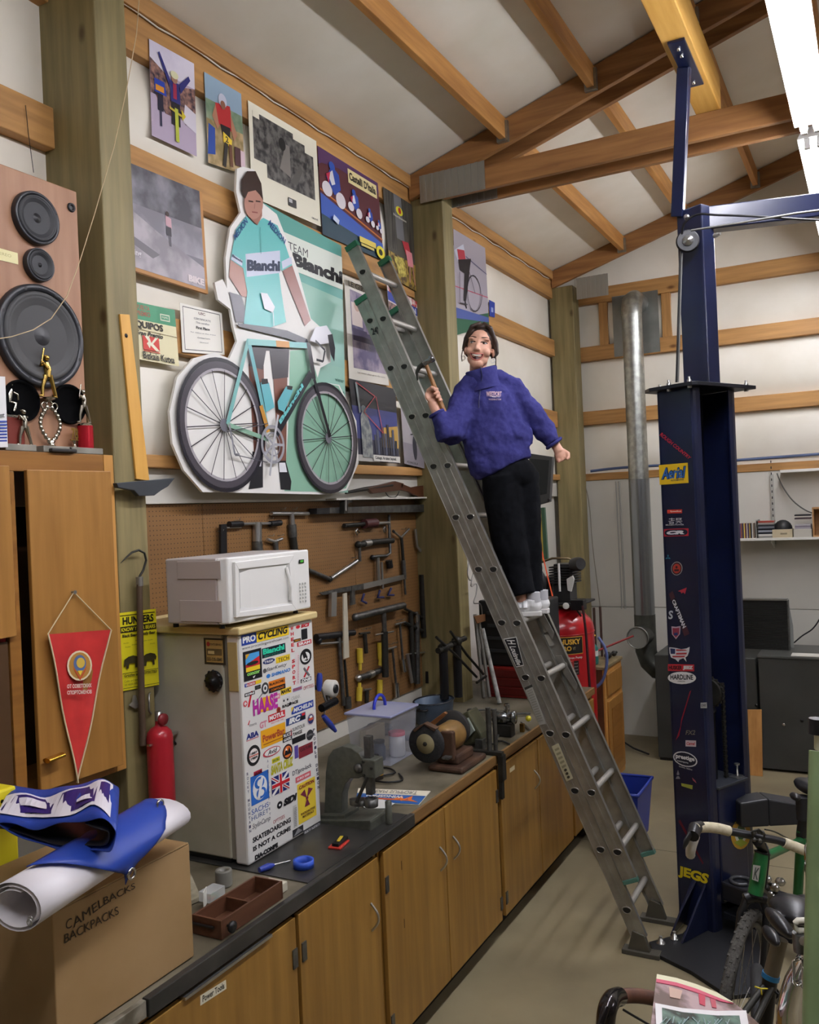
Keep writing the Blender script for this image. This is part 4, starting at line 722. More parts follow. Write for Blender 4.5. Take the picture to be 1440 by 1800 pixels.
for dy in (-.022, .026): m.tube([(p.x, p.y+dy+.017*math.cos(a), zt+.13+.017*math.sin(a)) for a in [i*math.pi/8 for i in range(16)]], .0032, SILV, 6, closed=True); m.disc((p.x, p.y+dy, zt+.13), (1, 0, 0), .006, SILV, 8)
m.bx((p.x-.02, p.y-.04, zt+.106), (p.x+.02, p.y+.045, zt+.112), SILV); m.tube([(p.x, p.y-.02, zt+.132), (p.x, p.y, zt+.15), (p.x, p.y+.018, zt+.152), (p.x, p.y+.026, zt+.13)], .006, SILV, 8); m.build('motorcycle', t)
m = MB(); m.tube([(p.x, p.y-.008, zt+.152), (p.x, p.y-.004, zt+.178), (p.x, p.y+.0, zt+.195)], [.009, .011, .008], SILV, 8); m.ball((p.x, p.y+.002, zt+.208), .009, SILV, 10); m.tube([(p.x, p.y, zt+.19), (p.x+.01, p.y+.018, zt+.178), (p.x+.006, p.y+.022, zt+.162)], .004, SILV, 6); m.tube([(p.x, p.y-.006, zt+.155), (p.x+.012, p.y+.01, zt+.15), (p.x+.01, p.y+.002, zt+.125)], .005, SILV, 6); m.build('figurine', t)
D = Dec((.302, 0, 0), (1, 0, 0)); c = [D.pt(x, y) for x, y in ((-40, 788), (14, 786), (9, 662), (-40, 660))]; D.mb.prism([q-V((.004, 0, 0)) for q in c], (.004, 0, 0), F('#e6e5e4')); 
for i in range(7): D.q(sub(c, 0, .08+i*.045, .98, .105+i*.045), F('#31479a'))
D.t('est', sub(c, .7, .42, .9, .48), F('#555')); D.mb.build('standing_card', None, fix=False); tag(bpy.data.objects['standing_card'], 'white card with blue stripes standing at the left edge before the trophies', 'card')
m = MB(); a = at(90, 795, .31); m.prism([(.255, a.y-.0, zt+.0), (.315, a.y-.0, zt), (.315, a.y+.1, zt), (.255, a.y+.1, zt)], (0, 0, .012), mat('black leather', '#262422', .5)); tag(m.build('black_case', None, .004), 'flat black leather case lying at the edge of the cabinet top below the trophies', 'case')
# ---------------- pennant ----------------
XP = .335
pn = T('pennant', 'red triangular pennant with a state emblem and Cyrillic words, hung on a cord', 'pennant', (XP, 1.95, 1.33))
D = Dec((XP, 0, 0), (1, 0, 0)); PR = mat('red satin', '#cf3b38', .35, c2='#b93030', scale=12)
tri = [(84, 1115), (110, 1112), (140, 1114), (192, 1107), (136, 1376)]
q = [D.pt(x, y) for x, y in tri]
# gently waving cloth, with thickness
def bl_(u, v): 
    L0 = D.pt(84, 1115); R0 = D.pt(192, 1107); B0 = D.pt(136, 1376); a = L0.lerp(R0, u); p_ = a.lerp(B0, v); return p_+V((.006*math.sin(u*7)*(1-v)+.004*math.sin(v*9+u*2), 0, 0))
vs = []; fs = []; N = 12; Mv = 18
for side in (0, 1):
    for j in range(Mv+1):
        for i in range(N+1): vs.append(bl_(i/N, j/Mv)-V((.002*side, 0, 0)))
for side in (0, 1):
    o_ = side*(Mv+1)*(N+1)
    for j in range(Mv):
        for i in range(N): k = o_+j*(N+1)+i; fs.append((k, k+1, k+N+2, k+N+1))
MB().add(vs, fs, PR, True).build('cloth', pn, fix=False)
CRD = mat('gold white piping cord', '#d9c8a0', .7)
m = MB(); m.tube([bl_(0, j/12)+V((.002, 0, 0)) for j in range(13)], .0028, CRD, 6); m.tube([bl_(1, j/12)+V((.002, 0, 0)) for j in range(13)], .0028, CRD, 6); m.build('piping', pn)
nail = wp(130, 1041, 0, XP); m = MB(); m.tube([bl_(0, 0), nail], .002, CRD, 6); m.tube([nail, bl_(1, 0)], .002, CRD, 6); m.build('hanging_cord', pn); MB().lathe([(.004, -.02), (.004, .004), (.007, .006)], nail, (1, 0, 0), STEEL, 8).build('nail', pn)
D = Dec((XP+.0105, 0, 0), (1, 0, 0)); e = [D.pt(x, y) for x, y in ((118, 1198), (162, 1196), (161, 1142), (118, 1144))]
D.ell(e, F('#e6d8b8')); D.ell(sub(e, .07, .06, .93, .94), F('#b8863c')); D.ell(sub(e, .25, .3, .75, .85), F('#5a6f9c')); D.ell(sub(e, .36, .42, .7, .76), F('#d8b84c')); D.q([sub(e, u, v, u, v)[0] for u, v in ((.2, .5), (.5, .12), (.8, .5), (.7, .3), (.5, .02), (.3, .3))], F('#c8502c')); D.q([sub(e, u, v, u, v)[0] for u, v in ((.4, .34), (.6, .34), (.5, .18))], F('#e8c83c'))
D.t('ОТ СОВЕТСКИХ', [D.pt(x, y) for x, y in ((117, 1210), (160, 1208), (160, 1201), (117, 1203))], F('#e8d8cc'), .03); D.t('СПОРТСМЕНОВ', [D.pt(x, y) for x, y in ((117, 1221), (160, 1219), (160, 1212), (117, 1214))], F('#e8d8cc'), .03); D.mb.build('emblem', pn, fix=False)
# ---------------- things on the first post ----------------
pd = T('warning_poster', 'yellow HUNTERS know your bears notice wrapped on the first post', 'poster', (.283, 2.27, 1.5))
D = Dec((.2845, 0, 0), (1, 0, 0)); c = [D.pt(x, y) for x, y in ((211, 1216), (280, 1204), (274, 1070), (208, 1078))]
D.mb.prism([q-V((.0015, 0, 0)) for q in c], (.001, 0, 0), F('#e9dd23')); KK = F('#1c1a10')
for v in (.985, .955): pass
D.q(sub(c, .04, .955, .96, .965), KK); D.t('HUNTERS', sub(c, .1, .84, .92, .94), KK, .04); D.q(sub(c, .02, .74, .98, .82), KK); D.t('KNOW YOUR BEARS', sub(c, .06, .755, .95, .805), F('#e9dd23'), .02); D.t('Black Bear  Grizzly Bear', sub(c, .08, .67, .95, .72), KK, .03)
for i, (u, v) in enumerate(((.1, .6), (.14, .55), (.4, .62), (.72, .6), (.78, .55), (.3, .57), (.56, .6))): D.t('shoulder', sub(c, u, v, u+.14, v+.015), F('#6a6420'), 0)
for s in (0, 1):
    u0_ = .08+s*.45; D.q([sub(c, u0_+u*.4, .28+v*.2, u0_+u*.4, .28+v*.2)[0] for u, v in ((0, .1), (.05, .6), (.3, .75), (.6, .8), (.9, .7), (1, .5), (.95, .3), (.85, .35), (.85, 0), (.72, 0), (.7, .3), (.35, .3), (.3, 0), (.15, 0), (.15, .25))], F('#3a3418'))
D.q(sub(c, .04, .22, .96, .227), KK); D.t('Grizzlies are PROTECTED', sub(c, .08, .175, .92, .21), KK, .02); D.t('Color and size are', sub(c, .08, .11, .5, .14), KK, 0); D.t('not reliable indicators', sub(c, .08, .065, .5, .095), KK, 0); D.q(sub(c, .04, .03, .96, .037), KK); D.mb.build('print', pd, fix=False)
rod = T('gaff_hook', 'long wooden gaff pole with a curved iron hook hanging on the first post', 'hook', (.3, 2.25, 1.3)); X_ = .305
MB().tube([wp(245, 1018, 0, X_), wp(247, 1150, 0, X_), wp(251, 1310, 0, X_)], [.0105, .0115, .012], wood('weathered pole', '#5e4b38', '#4a3a2c', 2, 3, .7, False), 10).build('pole', rod)
MB().tube([wp(246, 1030, 0, X_), wp(245, 1014, 0, X_)], .0125, ALU, 10).build('ferrule', rod)
MB().tube([wp(x, y, 0, X_) for x, y in ((245, 1014), (252, 1002), (257, 985), (254, 972), (244, 967), (232, 971), (222, 980), (212, 990))], [.004]*6+[.003, .001], IRON, 8).build('hook', rod)
op = tag(MB().prism([wp(x, y, 0, .29) for x, y in ((233, 1222), (237, 1222), (241, 1236), (243, 1242), (236, 1246), (225, 1240), (231, 1234))], (.006, 0, 0), STEEL).build('bottle_opener', None, .001), 'steel bottle opener screwed to the first post left of the pole', 'opener')
hd = tag(MB().tube([wp(x, y, 0, X) for x, y, X in ((264, 1218, .285), (262, 1220, .305), (262, 1250, .305), (266, 1254, .285))], .0035, STEEL, 8).build('pull_handle', None), 'small steel pull handle screwed to the first post right of the pole', 'handle')
fe = T('fire_extinguisher', 'red fire extinguisher hanging on the first post beside the fridge', 'extinguisher', (.345, 2.325, 1.0)); ex = wp(283, 1350, 0, .34)
m = MB(); m.lathe([(.03, 0), (.044, .006), (.046, .02), (.046, .27), (.042, .29), (.028, .305), (.014, .312), (.013, .33)], (ex.x, ex.y, 1.09), (0, 0, 1), mat('red extinguisher paint', '#b0202e', .3, coat=.3), 28); m.build('cylinder', fe)
m = MB(); z = 1.42; m.lathe([(.014, 0), (.014, .03), (.009, .032)], (ex.x, ex.y, z), (0, 0, 1), STEEL, 12); m.build('valve', fe)
MB().lathe([(.02, 0), (.02, .012), (.004, .013)], (ex.x+.014, ex.y, z+.005), (1, 0, 0), mat('gauge red', '#8e2a30', .4), 18).build('gauge', fe)
MB().prism([wp(x, y, 0, ex.x) for x, y in ((275, 1293), (310, 1284), (307, 1290), (278, 1298))], (.012, 0, 0), CHR).build('lever', fe, .001); MB().prism([wp(x, y, 0, ex.x) for x, y in ((258, 1308), (278, 1304), (278, 1309), (258, 1312))], (.012, 0, 0), CHR).build('carry_handle', fe, .001)
MB().tube([wp(x, y, 0, ex.x-.01) for x, y in ((290, 1300), (305, 1304), (316, 1312), (319, 1326))], .005, BLK, 8).build('hose', fe)
# ---------------- cardboard box and banners ----------------
CB = mat('brown cardboard', '#a3855c', .75, c2='#97794f', scale=4)
bxt = T('cardboard_box', 'brown cardboard box with two lines of black handwriting at the bench’s near end', 'box', (.69, 1.6, .915))
MB().bx((.52, 1.38, .914), (.885, 1.838, 1.225), CB).build('carton', bxt, .003)
m = MB(); m.bx((.52, 1.385, 1.226), (.70, 1.834, 1.229), CB); m.bx((.703, 1.385, 1.2265), (.886, 1.834, 1.2295), CB); m.build('top_flap', bxt, .001)
D = Dec((.8858, 0, 0), (1, 0, 0)); INK = F('#2a1c10'); b_ = lambda x, y: D.pt(x/4, 1360+y/4)
for s, q in (('C', ((460,1100),(505,1080),(505,1010),(465,1030))), ('AMEL', ((515,1085),(730,925),(720,870),(510,1020))), ('BACKS', ((730,925),(950,805),(945,765),(725,870))), ('BACKPACKS', ((450,1195),(835,985),(825,930),(450,1130)))):
    D.t(s, [b_(x, y) for x, y in q], INK, .0)
D.mb.build('handwriting', bxt, fix=False)
VIN = mat('white vinyl banner', '#eae6ea', .4); BLU = mat('blue vinyl banner', '#23409a', .45)
# rolled white banner lying across the box
A_ = wp(15, 1610, 0, .82); A_ = V((.80, 1.28, 1.30)); 
A_ = wp(60, 1590, 1, 1.22); B_ = wp(300, 1420, 1, 1.86)
def roll(p, q, r, m, name, parent, turns=2.3, sx=1.25):
    p = V(p); q = V(q); d, sd, u = frame(q-p); mb = MB(); vs = []; fs = []; n = int(turns*22)
    for e in range(7):
        c = p.lerp(q, e/6); fl = 1+.2*e/6
        for i in range(n+1):
            t = i/n; a = t*turns*2*math.pi+1.2; rr = r*(.66+.34*t)
            vs.append(c+sd*(math.cos(a)*rr*sx*fl)+u*(math.sin(a)*rr*(.95-.2*e/6)))
    for e in range(6):
        for i in range(n): k = e*(n+1)+i; fs.append((k, k+1, k+n+2, k+n+1))
    mb.add(vs, fs, m, True); o = mb.build(name, parent, fix=False); s = o.modifiers.new('solid', 'SOLIDIFY'); s.thickness = .0016; return o
br = T('rolled_banner', 'white vinyl banner rolled up and lying across the cardboard box', 'banner', (A_.x, 1.5, 1.23))
roll(V((.95, 1.235, 1.312)), V((.845, 1.79, 1.318)), .058, VIN, 'vinyl_roll', br)
for yy, off in ((1.245, .02), (1.235, .05)): MB().tube([(.98+off*.3+.007*math.cos(a), yy, 1.29+.007*math.sin(a)) for a in [i*math.pi/5 for i in range(10)]], .002, STEEL, 6, closed=True).build('grommet', br)
# ---------------- folded blue banner ----------------
bb = T('folded_banner', 'folded blue vinyl banner with a purple and white swoosh on top of the rolled banner', 'banner', (.8, 1.5, 1.3))
ZB = 1.40
def loopband(top, drop, thick=.0025):
    pass
tp = [wp(x, y, 2, ZB) for x, y in ((0, 1442), (68, 1459), (120, 1445), (165, 1440), (208, 1447), (232, 1386), (220, 1373), (150, 1374), (95, 1378), (60, 1396))]
# cloth: top sheet curling round the right side and back under, cross-section swept along the fold
def strip(path, wvec, m, name, parent, th=.002, nseg=6, wav=.004):
    vs = []; fs = []; n = len(path)
    for j in range(nseg+1):
        for i, p in enumerate(path):
            vs.append(V(p)+V(wvec)*(j/nseg)+V((0, 0, wav*math.sin(j*1.3+i*.7))))
    for j in range(nseg):
        for i in range(n-1): k = j*n+i; fs.append((k, k+1, k+n+1, k+n))
    mb = MB().add(vs, fs, m, True); o = mb.build(name, parent, fix=False); s = o.modifiers.new('solid', 'SOLIDIFY'); s.thickness = th; s.offset = 0; return o
def smooth(pts, n=4):
    out = []
    for i in range(len(pts)-1):
        p0 = V(pts[max(0, i-1)]); p1 = V(pts[i]); p2 = V(pts[i+1]); p3 = V(pts[min(len(pts)-1, i+2)])
        for k in range(n):
            t = k/n; out.append(.5*((2*p1)+(p2-p0)*t+(2*p0-5*p1+4*p2-p3)*t*t+(3*p1-p0-3*p2+p3)*t**3))
    out.append(V(pts[-1])); return out
def onp(px, py, y0): return wp(px, py, 1, y0)
YF_ = 1.43; bw = V((-.20, .20, .01))
front = [(-10, 1448), (30, 1450), (68, 1457), (110, 1448), (150, 1441), (180, 1441), (200, 1452), (204, 1470), (198, 1488), (185, 1497), (150, 1496), (100, 1491), (60, 1482), (20, 1462), (-5, 1450)]
strip(smooth([onp(x, y, YF_) for x, y in front]), bw, BLU, 'folded_sheet', bb)
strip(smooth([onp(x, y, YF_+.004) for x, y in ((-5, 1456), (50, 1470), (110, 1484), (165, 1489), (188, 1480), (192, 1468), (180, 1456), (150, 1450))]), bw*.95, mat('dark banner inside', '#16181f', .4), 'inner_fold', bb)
WSW = F('#e6e2ea', .4); PUR_ = F('#2c1c6c', .4)
# print lies on the top sheet: built in the sheet's own (along, across) coordinates
tops = smooth([onp(x, y, YF_) for x, y in front], 4)[0:24]
def sheet(u, v, off):       # u along front edge 0..1, v back 0..1
    f = u*(len(tops)-1); i = min(int(f), len(tops)-2); p = tops[i].lerp(tops[i+1], f-i); return p+bw*v+V((0, 0, .0035+off))+V((0, 0, .004*math.sin(v*6*1.3+f*.7)))
def sprint(poly_top, poly_bot, m, off, n=24):
    mb = MB(); vs = []; fs = []
    def ev(pl, u):
        for (a, b), (c, d) in zip(pl, pl[1:]):
            if a <= u <= c: return b+(d-b)*(u-a)/(c-a)
        return pl[-1][1]
    u0 = poly_top[0][0]; u1 = poly_top[-1][0]
    for i in range(n+1):
        u = u0+(u1-u0)*i/n; vs += [sheet(u, ev(poly_bot, u), off), sheet(u, ev(poly_top, u), off)]
    for i in range(n): fs.append((2*i, 2*i+2, 2*i+3, 2*i+1))
    mb.add(vs, fs, m); mb.build('banner_print', bb, fix=False)
sprint([(0, .72), (.3, .78), (.5, .8), (.75, .93), (.97, .93)], [(0, .18), (.3, .22), (.5, .12), (.75, .28), (.97, .1)], WSW, .001)
sprint([(.02, .66), (.3, .72), (.5, .74), (.75, .87), (.93, .86)], [(.02, .26), (.3, .3), (.5, .2), (.75, .36), (.93, .22)], PUR_, .002)
sprint([(.1, .6), (.35, .64), (.45, .5)], [(.1, .45), (.35, .4), (.45, .42)], WSW, .003, 8); sprint([(.6, .45), (.72, .62), (.85, .62)], [(.6, .4), (.72, .42), (.85, .58)], WSW, .003, 8)
# draped corner with grommets
RA, RB = V((.95, 1.235, 1.312)), V((.845, 1.79, 1.318)); rd, rs, ru = frame(RB-RA)
vs = []; fs = []; NN = 14
for j in range(NN+1):
    v = j/NN
    for i in range(NN+1):
        u = i/NN; t0 = .12+.36*v**1.5; t1 = .93-.44*v**2; t = t0+(t1-t0)*u; a = math.radians(112-150*v); fl = 1+.2*t; r = .0605
        p = RA.lerp(RB, t)+rs*(math.cos(a)*r*1.25*fl+(.012 if v > .6 else .004))+ru*(math.sin(a)*r*(1-.12*t)+.003); p.z -= .03*max(0, v-.85)/.15*(1-abs(2*u-1))
        vs.append(p)
for j in range(NN):
    for i in range(NN): k = j*(NN+1)+i; fs.append((k, k+1, k+NN+2, k+NN+1))
o = MB().add(vs, fs, BLU, True).build('corner_flap', bb, fix=False); s_ = o.modifiers.new('solid', 'SOLIDIFY'); s_.thickness = .002; s_.offset = 0
for c in (V(vs[(NN-1)*(NN+1)+NN//2]), V(vs[(NN//3)*(NN+1)+NN])-rd*.02):
    c = c+rs*.004+ru*.002; MB().tube([c+V((.002, .011*math.cos(a), .012*math.sin(a))) for a in [i*math.pi/8 for i in range(16)]], .0035, CHR, 6, closed=True).build('grommet', bb)
# ---------------- items on the near bench ----------------
ZC = .9145
WAL = wood('walnut drawer', '#5c3a26', '#452818', 1, 4, .5, False)
t = T('drawer_tray', 'small dark wooden drawer with a divider and black knob lying on the bench', 'drawer', (.84, 2.08, .912))
R_ = .04; o0 = V((.84, 2.09, .912)); ax = (V((math.cos(.0), .0, 0)), V((0, 1, 0)), V((0, 0, 1)))
def tb(a, b, name): return MB().bx(tuple(o0[i]+a[i] for i in range(3)), tuple(o0[i]+b[i] for i in range(3)), WAL).build(name, t, .001)
tb((-.05, -.14, 0), (.05, .14, .006), 'bottom'); tb((-.055, -.14, 0), (-.048, .14, .055), 'side'); tb((.048, -.14, 0), (.055, .14, .055), 'side'); tb((-.055, -.148, 0), (.055, -.14, .055), 'front'); tb((-.055, .14, 0), (.055, .147, .055), 'back'); tb((-.048, -.003, .006), (.048, .003, .048), 'divider')
k = MB(); k.tube([o0+V((-.05, -.152, .033)), o0+V((.03, -.152, .033))], .004, BLK, 8); kc = o0+V((.058, -.125, .033)); k.lathe([(.004, 0), (.006, .01), (.016, .014), (.017, .022), (.008, .026)], kc, (1, 0, 0), BLK, 14); k.build('knob', t)
t = T('tape_roll', 'roll of blue masking tape lying flat on the bench before the fridge', 'tape', (.83, 2.48, .914)); c = wp(534, 1524, 2, .914)
MB().lathe([(.027, 0), (.027, .024), (.036, .025), (.036, -.0), (.027, 0)], (c.x, c.y, .915), (0, 0, 1), mat('blue masking tape', '#2a4fb8', .5), 28).build('tape', t)
c = wp(394, 1555, 2, .914); t = T('tape_roll', 'standing roll of silver duct tape between box and fridge', 'tape', (c.x, c.y, .914))
MB().lathe([(.012, 0), (.012, .048), (.026, .05), (.028, .046), (.028, 0)], (c.x, c.y, .914), (0, 0, 1), mat('grey duct tape', '#6b6a62', .45), 24).build('tape', t)
t = T('folding_knife', 'red tool case with a black and yellow multitool lying on top of it', 'tool', (.85, 2.72, .914)); c = wp(596, 1486, 2, .914)
MB().box((c.x, c.y, .918), (.05, .085, .008), mat('red plastic', '#c23a2e', .4), rz=.15).build('red_case', t, .003); MB().box((c.x+.002, c.y+.005, .928), (.028, .08, .013), BLK, rz=.1).build('black_body', t, .003); MB().box((c.x, c.y+.008, .9355), (.012, .05, .003), F('#c2a82c'), rz=.3).build('yellow_label', t, .001)
c = wp(470, 1530, 2, .914); tag(MB().tube([(c.x-.01, c.y-.03, .925), (c.x, c.y+.005, .925), (c.x+.004, c.y+.03, .922)], [.009, .012, .006], mat('blue handle', '#2c3f9c', .4), 10).tube([(c.x+.004, c.y+.03, .922), (c.x+.03, c.y+.09, .918)], .003, STEEL, 6).build('scraper', None), 'blue handled scraper lying between the tape roll and the wooden drawer', 'tool')
c = wp(375, 1578, 2, .914); t = T('bit_box', 'small clear plastic box of green and red bits beside the duct tape', 'box', (c.x, c.y, .914)); CLR = mat('clear plastic', '#e8ecec', .15, alpha=.35); m = MB()
MB().bx((c.x-.025, c.y-.04, .914), (c.x+.025, c.y+.03, .946), CLR).build('shell', t, .002)
for i in range(8): m.tube([(c.x-.015+.004*i, c.y-.02+.005*(i % 3), .918), (c.x-.012+.004*i, c.y+.01, .922+.002*(i % 3))], .003, F('#2f7a4c' if i % 3 else '#b8443c'), 6)
m.build('bits', t)
c = wp(365, 1590, 2, .914); tag(MB().box((c.x+.0, c.y-.01, .94), (.002, .045, .05), F('#dcdcd2'), rz=.5).build('paper_tag', None), 'white paper tag leaning against the clear bit box', 'tag')
c = wp(500, 1548, 2, .914); t = tag(MB().bx((.8, 2.245, .913), (.875, 2.29, .943), mat('white pvc box', '#c4c0ac', .5)).build('small_white_box', None, .003), 'small white open box behind the wooden drawer', 'box')
c = wp(352, 1622, 2, .914); tag(MB().lathe([(.03, 0), (.032, .02), (.028, .022), (.026, .004), (0, .004)], (.70, 1.96, .914), (0, 0, 1), mat('dark blue cap', '#23364f', .4), 20).build('blue_dish', None), 'dark blue round dish lying between the cardboard box and the wooden drawer', 'dish')
m = MB(); rng = random.Random(3)
tag(MB().prism([(.45, 1.88, .914), (.62, 1.86, .914), (.66, 2.12, .914), (.5, 2.25, .914)], (0, 0, .012), mat('crumpled paper', '#a39c86', .7, c2='#6f6955', scale=14, bump=.5)).build('papers', None), 'crumpled papers behind the duct tape roll at the foot of the fridge', 'paper')
# yellow tool box far left
tag(MB().bx((.45, 1.15, 1.43), (.56, 1.425, 1.5), mat('yellow plastic', '#e6d52a', .4)).bx((.45, 1.10, 1.41), (.57, 1.15, 1.5), mat('yellow plastic', '#e6d52a', .4)).build('yellow_level', None, .003), 'yellow plastic tool case at the left edge of the picture behind the folded banner', 'case') if False else None
c = wp(12, 1400, 0, .45)
t = T('plastic_case', 'yellow plastic case at the left edge under the wall cabinet', 'case', (.45, c.y, .912)); MB().bx((.40, c.y-.2, .912), (.47, c.y+.008, 1.2), F('#2a3138')).build('stand', t, .004); yb = MB(); yb.bx((.40, c.y-.2, 1.2), (.475, c.y+.012, c.z+.03), mat('yellow plastic', '#e6d52a', .4)); yb.build('shell', t, .006)
for dz, dy in ((.0, -.005), (-.03, -.0), (.0, -.03)): MB().disc((.4755, c.y+dy-.004, c.z+dz), (1, 0, 0), .005, F('#2a2a10'), 10).build('screw_hole', t)
# ---------------- arbor press ----------------
GRN = mat('grey hammered cast iron', '#56584f', .45, .2, '#4a4c44', 40, bump=.1)
ap = T('arbor_press', 'grey cast iron arbor press standing on the bench to the right of the fridge', 'press', (.74, 2.9, .915))
pr = lambda x, y: wp(x, y, 1, 2.9)
def SP(pts, y0, y1, m, name, par=ap, bev=.003): P_ = [wp(x, y, 1, 2.9) for x, y in pts]; return MB().prism([V((p.x, y0, p.z)) for p in P_], (0, y1-y0, 0), m).build(name, par, bev)
za = lambda x, y: (560+x/4.5, 1080+y/4.5)
SP([za(*q) for q in ((20,1600),(60,1590),(200,1590),(470,1590),(475,1610),(475,1700),(350,1712),(300,1690),(70,1660),(22,1670))], 2.84, 2.99, GRN, 'base')
SP([za(*q) for q in ((60,1595),(72,1240),(90,1120),(130,1062),(200,1035),(270,1050),(330,1090),(360,1130),(400,1140),(400,1260),(330,1290),(265,1290),(225,1340),(200,1420),(195,1595))], 2.885, 2.935, GRN, 'frame')
SP([za(*q) for q in ((20,1600),(60,1560),(250,1560),(250,1600))], 2.86, 2.97, GRN, 'foot')
r0 = wp(*za(398, 960), 1, 2.91); r1 = wp(*za(410, 1420), 1, 2.91); x_ = (r0.x+r1.x)/2
MB().bx((x_-.014, 2.895, r1.z), (x_+.014, 2.925, r0.z), DSTEEL).build('ram', ap, .002); hc = wp(*za(420, 1200), 1, 2.9)
MB().bx((hc.x-.03, 2.875, hc.z-.04), (hc.x+.028, 2.945, hc.z+.03), GRN).build('ram_housing', ap, .004)
for dx, dz in ((-.02, .022), (-.02, -.03), (.015, .0)): MB().lathe([(.006, 0), (.006, .005)], (hc.x+dx, 2.8745, hc.z+dz), (0, -1, 0), IRON, 6).build('bolt', ap)
c = wp(*za(318, 1218), 1, 2.88); MB().lathe([(.018, 0), (.018, .01), (.01, .014), (.004, .016)], (c.x, 2.882, c.z), (0, -1, 0), DSTEEL, 20).build('pinion_cap', ap)
a = wp(*za(385, 1290), 1, 2.87); b = wp(*za(300, 1490), 1, 2.84); MB().tube([a, b], .007, IRON, 8).build('lever', ap)
c = wp(*za(320, 1550), 1, 2.9); MB().lathe([(.035, 0), (.035, .02), (.03, .022)], (c.x, 2.9, .985), (0, 0, 1), DSTEEL, 20, sc=(1.1, .8)).build('anvil_plate', ap); c2 = wp(*za(420, 1530), 1, 2.9)
MB().lathe([(.026, 0), (.028, .03), (.016, .03), (.014, .01)], (c2.x, 2.9, .985), (0, 0, 1), DSTEEL, 20).build('anvil_cup', ap); MB().lathe([(.013, 0), (.013, .085), (.006, .09)], (hc.x+.05, 2.93, .916), (0, 0, 1), GRN, 12).build('peg', ap)
# ---------------- papers, sticker sheet ----------------
D = Dec((0, 0, .9155), (0, 0, 1), up=(0, 1, 0)); c = [D.pt(x, y) for x, y in ((625, 1408), (736, 1414), (757, 1390), (630, 1385))]
D.mb.prism([q-V((0, 0, .004)) for q in c], (0, 0, .003), F('#e4ddc8')); D.q(sub(c, 0, 0, 1, .6), F('#2a5a9c')); D.q(sub(c, 0, .2, .8, .3), F('#d8622c')); D.q([sub(c, u, v, u, v)[0] for u, v in ((.55, .25), (.68, .5), (.72, .3), (.82, .55), (.84, .3), (.97, .12), (.8, .2), (.78, .35), (.7, .15), (.66, .32), (.6, .2))], F('#e8762c')); D.t('TEAM SUPPORT', list(reversed(sub(c, .2, .68, .85, .9)))[:2]+list(reversed(sub(c, .2, .68, .85, .9)))[2:], F('#6a6a68'), .0)
D.t('WINGSPAN', [sub(c, .7, .52, .7, .52)[0], sub(c, .15, .52, .15, .52)[0], sub(c, .15, .34, .15, .34)[0], sub(c, .7, .34, .7, .34)[0]], F('#e6e2d8'), .03); D.mb.build('bumper_sticker', None, fix=False)
tag(bpy.data.objects['bumper_sticker'], 'blue, orange and cream team support sticker sheet lying on the bench beside the press', 'sticker')
tag(MB().prism([wp(x, y, 2, .914) for x, y in ((640, 1420), (672, 1424), (694, 1413), (660, 1402), (630, 1404))], (0, 0, .002), F('#dadad6')).build('note_paper', None), 'white folded note paper lying behind the arbor press base', 'paper')
# ---------------- plastic storage bin ----------------
bn = T('storage_bin', 'clear lidded plastic bin with a blue handle on the bench behind the press', 'bin', (.42, 3.72, .912))
BINM = mat('cloudy clear plastic', '#cfd4e4', .25, alpha=.26); bxy = (.29, 3.58, .54, 3.86); zt_ = 1.145
m = MB(); m.prism([(.31, 3.6, .914), (.52, 3.6, .914), (.52, 3.84, .914), (.31, 3.84, .914)], (0, 0, .003), BINM)
lo = [(.31, 3.6), (.52, 3.6), (.52, 3.84), (.31, 3.84)]; hi_ = [(.295, 3.585), (.535, 3.585), (.535, 3.855), (.295, 3.855)]
for i in range(4): j = (i+1) % 4; m.add([(lo[i][0], lo[i][1], .914), (lo[j][0], lo[j][1], .914), (hi_[j][0], hi_[j][1], zt_), (hi_[i][0], hi_[i][1], zt_)], [(0, 1, 2, 3)], BINM)
m.build('tub', bn, fix=False); MB().bx((.285, 3.575, zt_), (.545, 3.865, zt_+.012), mat('frosted lid', '#c4c8e2', .3, alpha=.6)).build('lid', bn, .004)
BLH = mat('blue plastic', '#2c38b4', .35); MB().tube([(.29, 3.58, zt_+.006), (.54, 3.58, zt_+.006), (.54, 3.86, zt_+.006), (.29, 3.86, zt_+.006)], .005, mat('violet blue gasket', '#5a60c8', .4), 8, closed=True).build('gasket', bn)
MB().tube([(.40+.0, 3.67+.055-.055*math.cos(a), zt_+.014+.06*math.sin(a)) for a in [i*math.pi/10 for i in range(11)]], .008, BLH, 10).build('handle', bn)
c = (.47, 3.76); t = T('jar', 'white jar with a red lid inside the clear bin', 'jar', (c[0], c[1], .92)); MB().lathe([(.035, 0), (.04, .01), (.04, .1)], (*c, .919), (0, 0, 1), F('#d6d6d8'), 20).build('jar_body', t); MB().lathe([(.042, 0), (.042, .016), (.038, .018)], (*c, 1.02), (0, 0, 1), F('#b03a48'), 20).build('lid', t)
t = T('jar', 'short dark jar inside the clear bin in front of the red-lidded one', 'jar', (.41, 3.68, .92)); MB().lathe([(.03, 0), (.032, .06), (.026, .07), (.026, .08)], (.42, 3.67, .919), (0, 0, 1), F('#3a4250'), 18).build('jar_body', t); MB().lathe([(.028, 0), (.028, .012)], (.42, 3.67, 1.0), (0, 0, 1), BLK, 18).build('lid', t)
tag(MB().bx((.33, 3.64, .919), (.37, 3.82, 1.06), F('#b8ae94')).build('paper_bundle', None, .004), 'beige packet standing inside the clear bin at its left', 'packet')
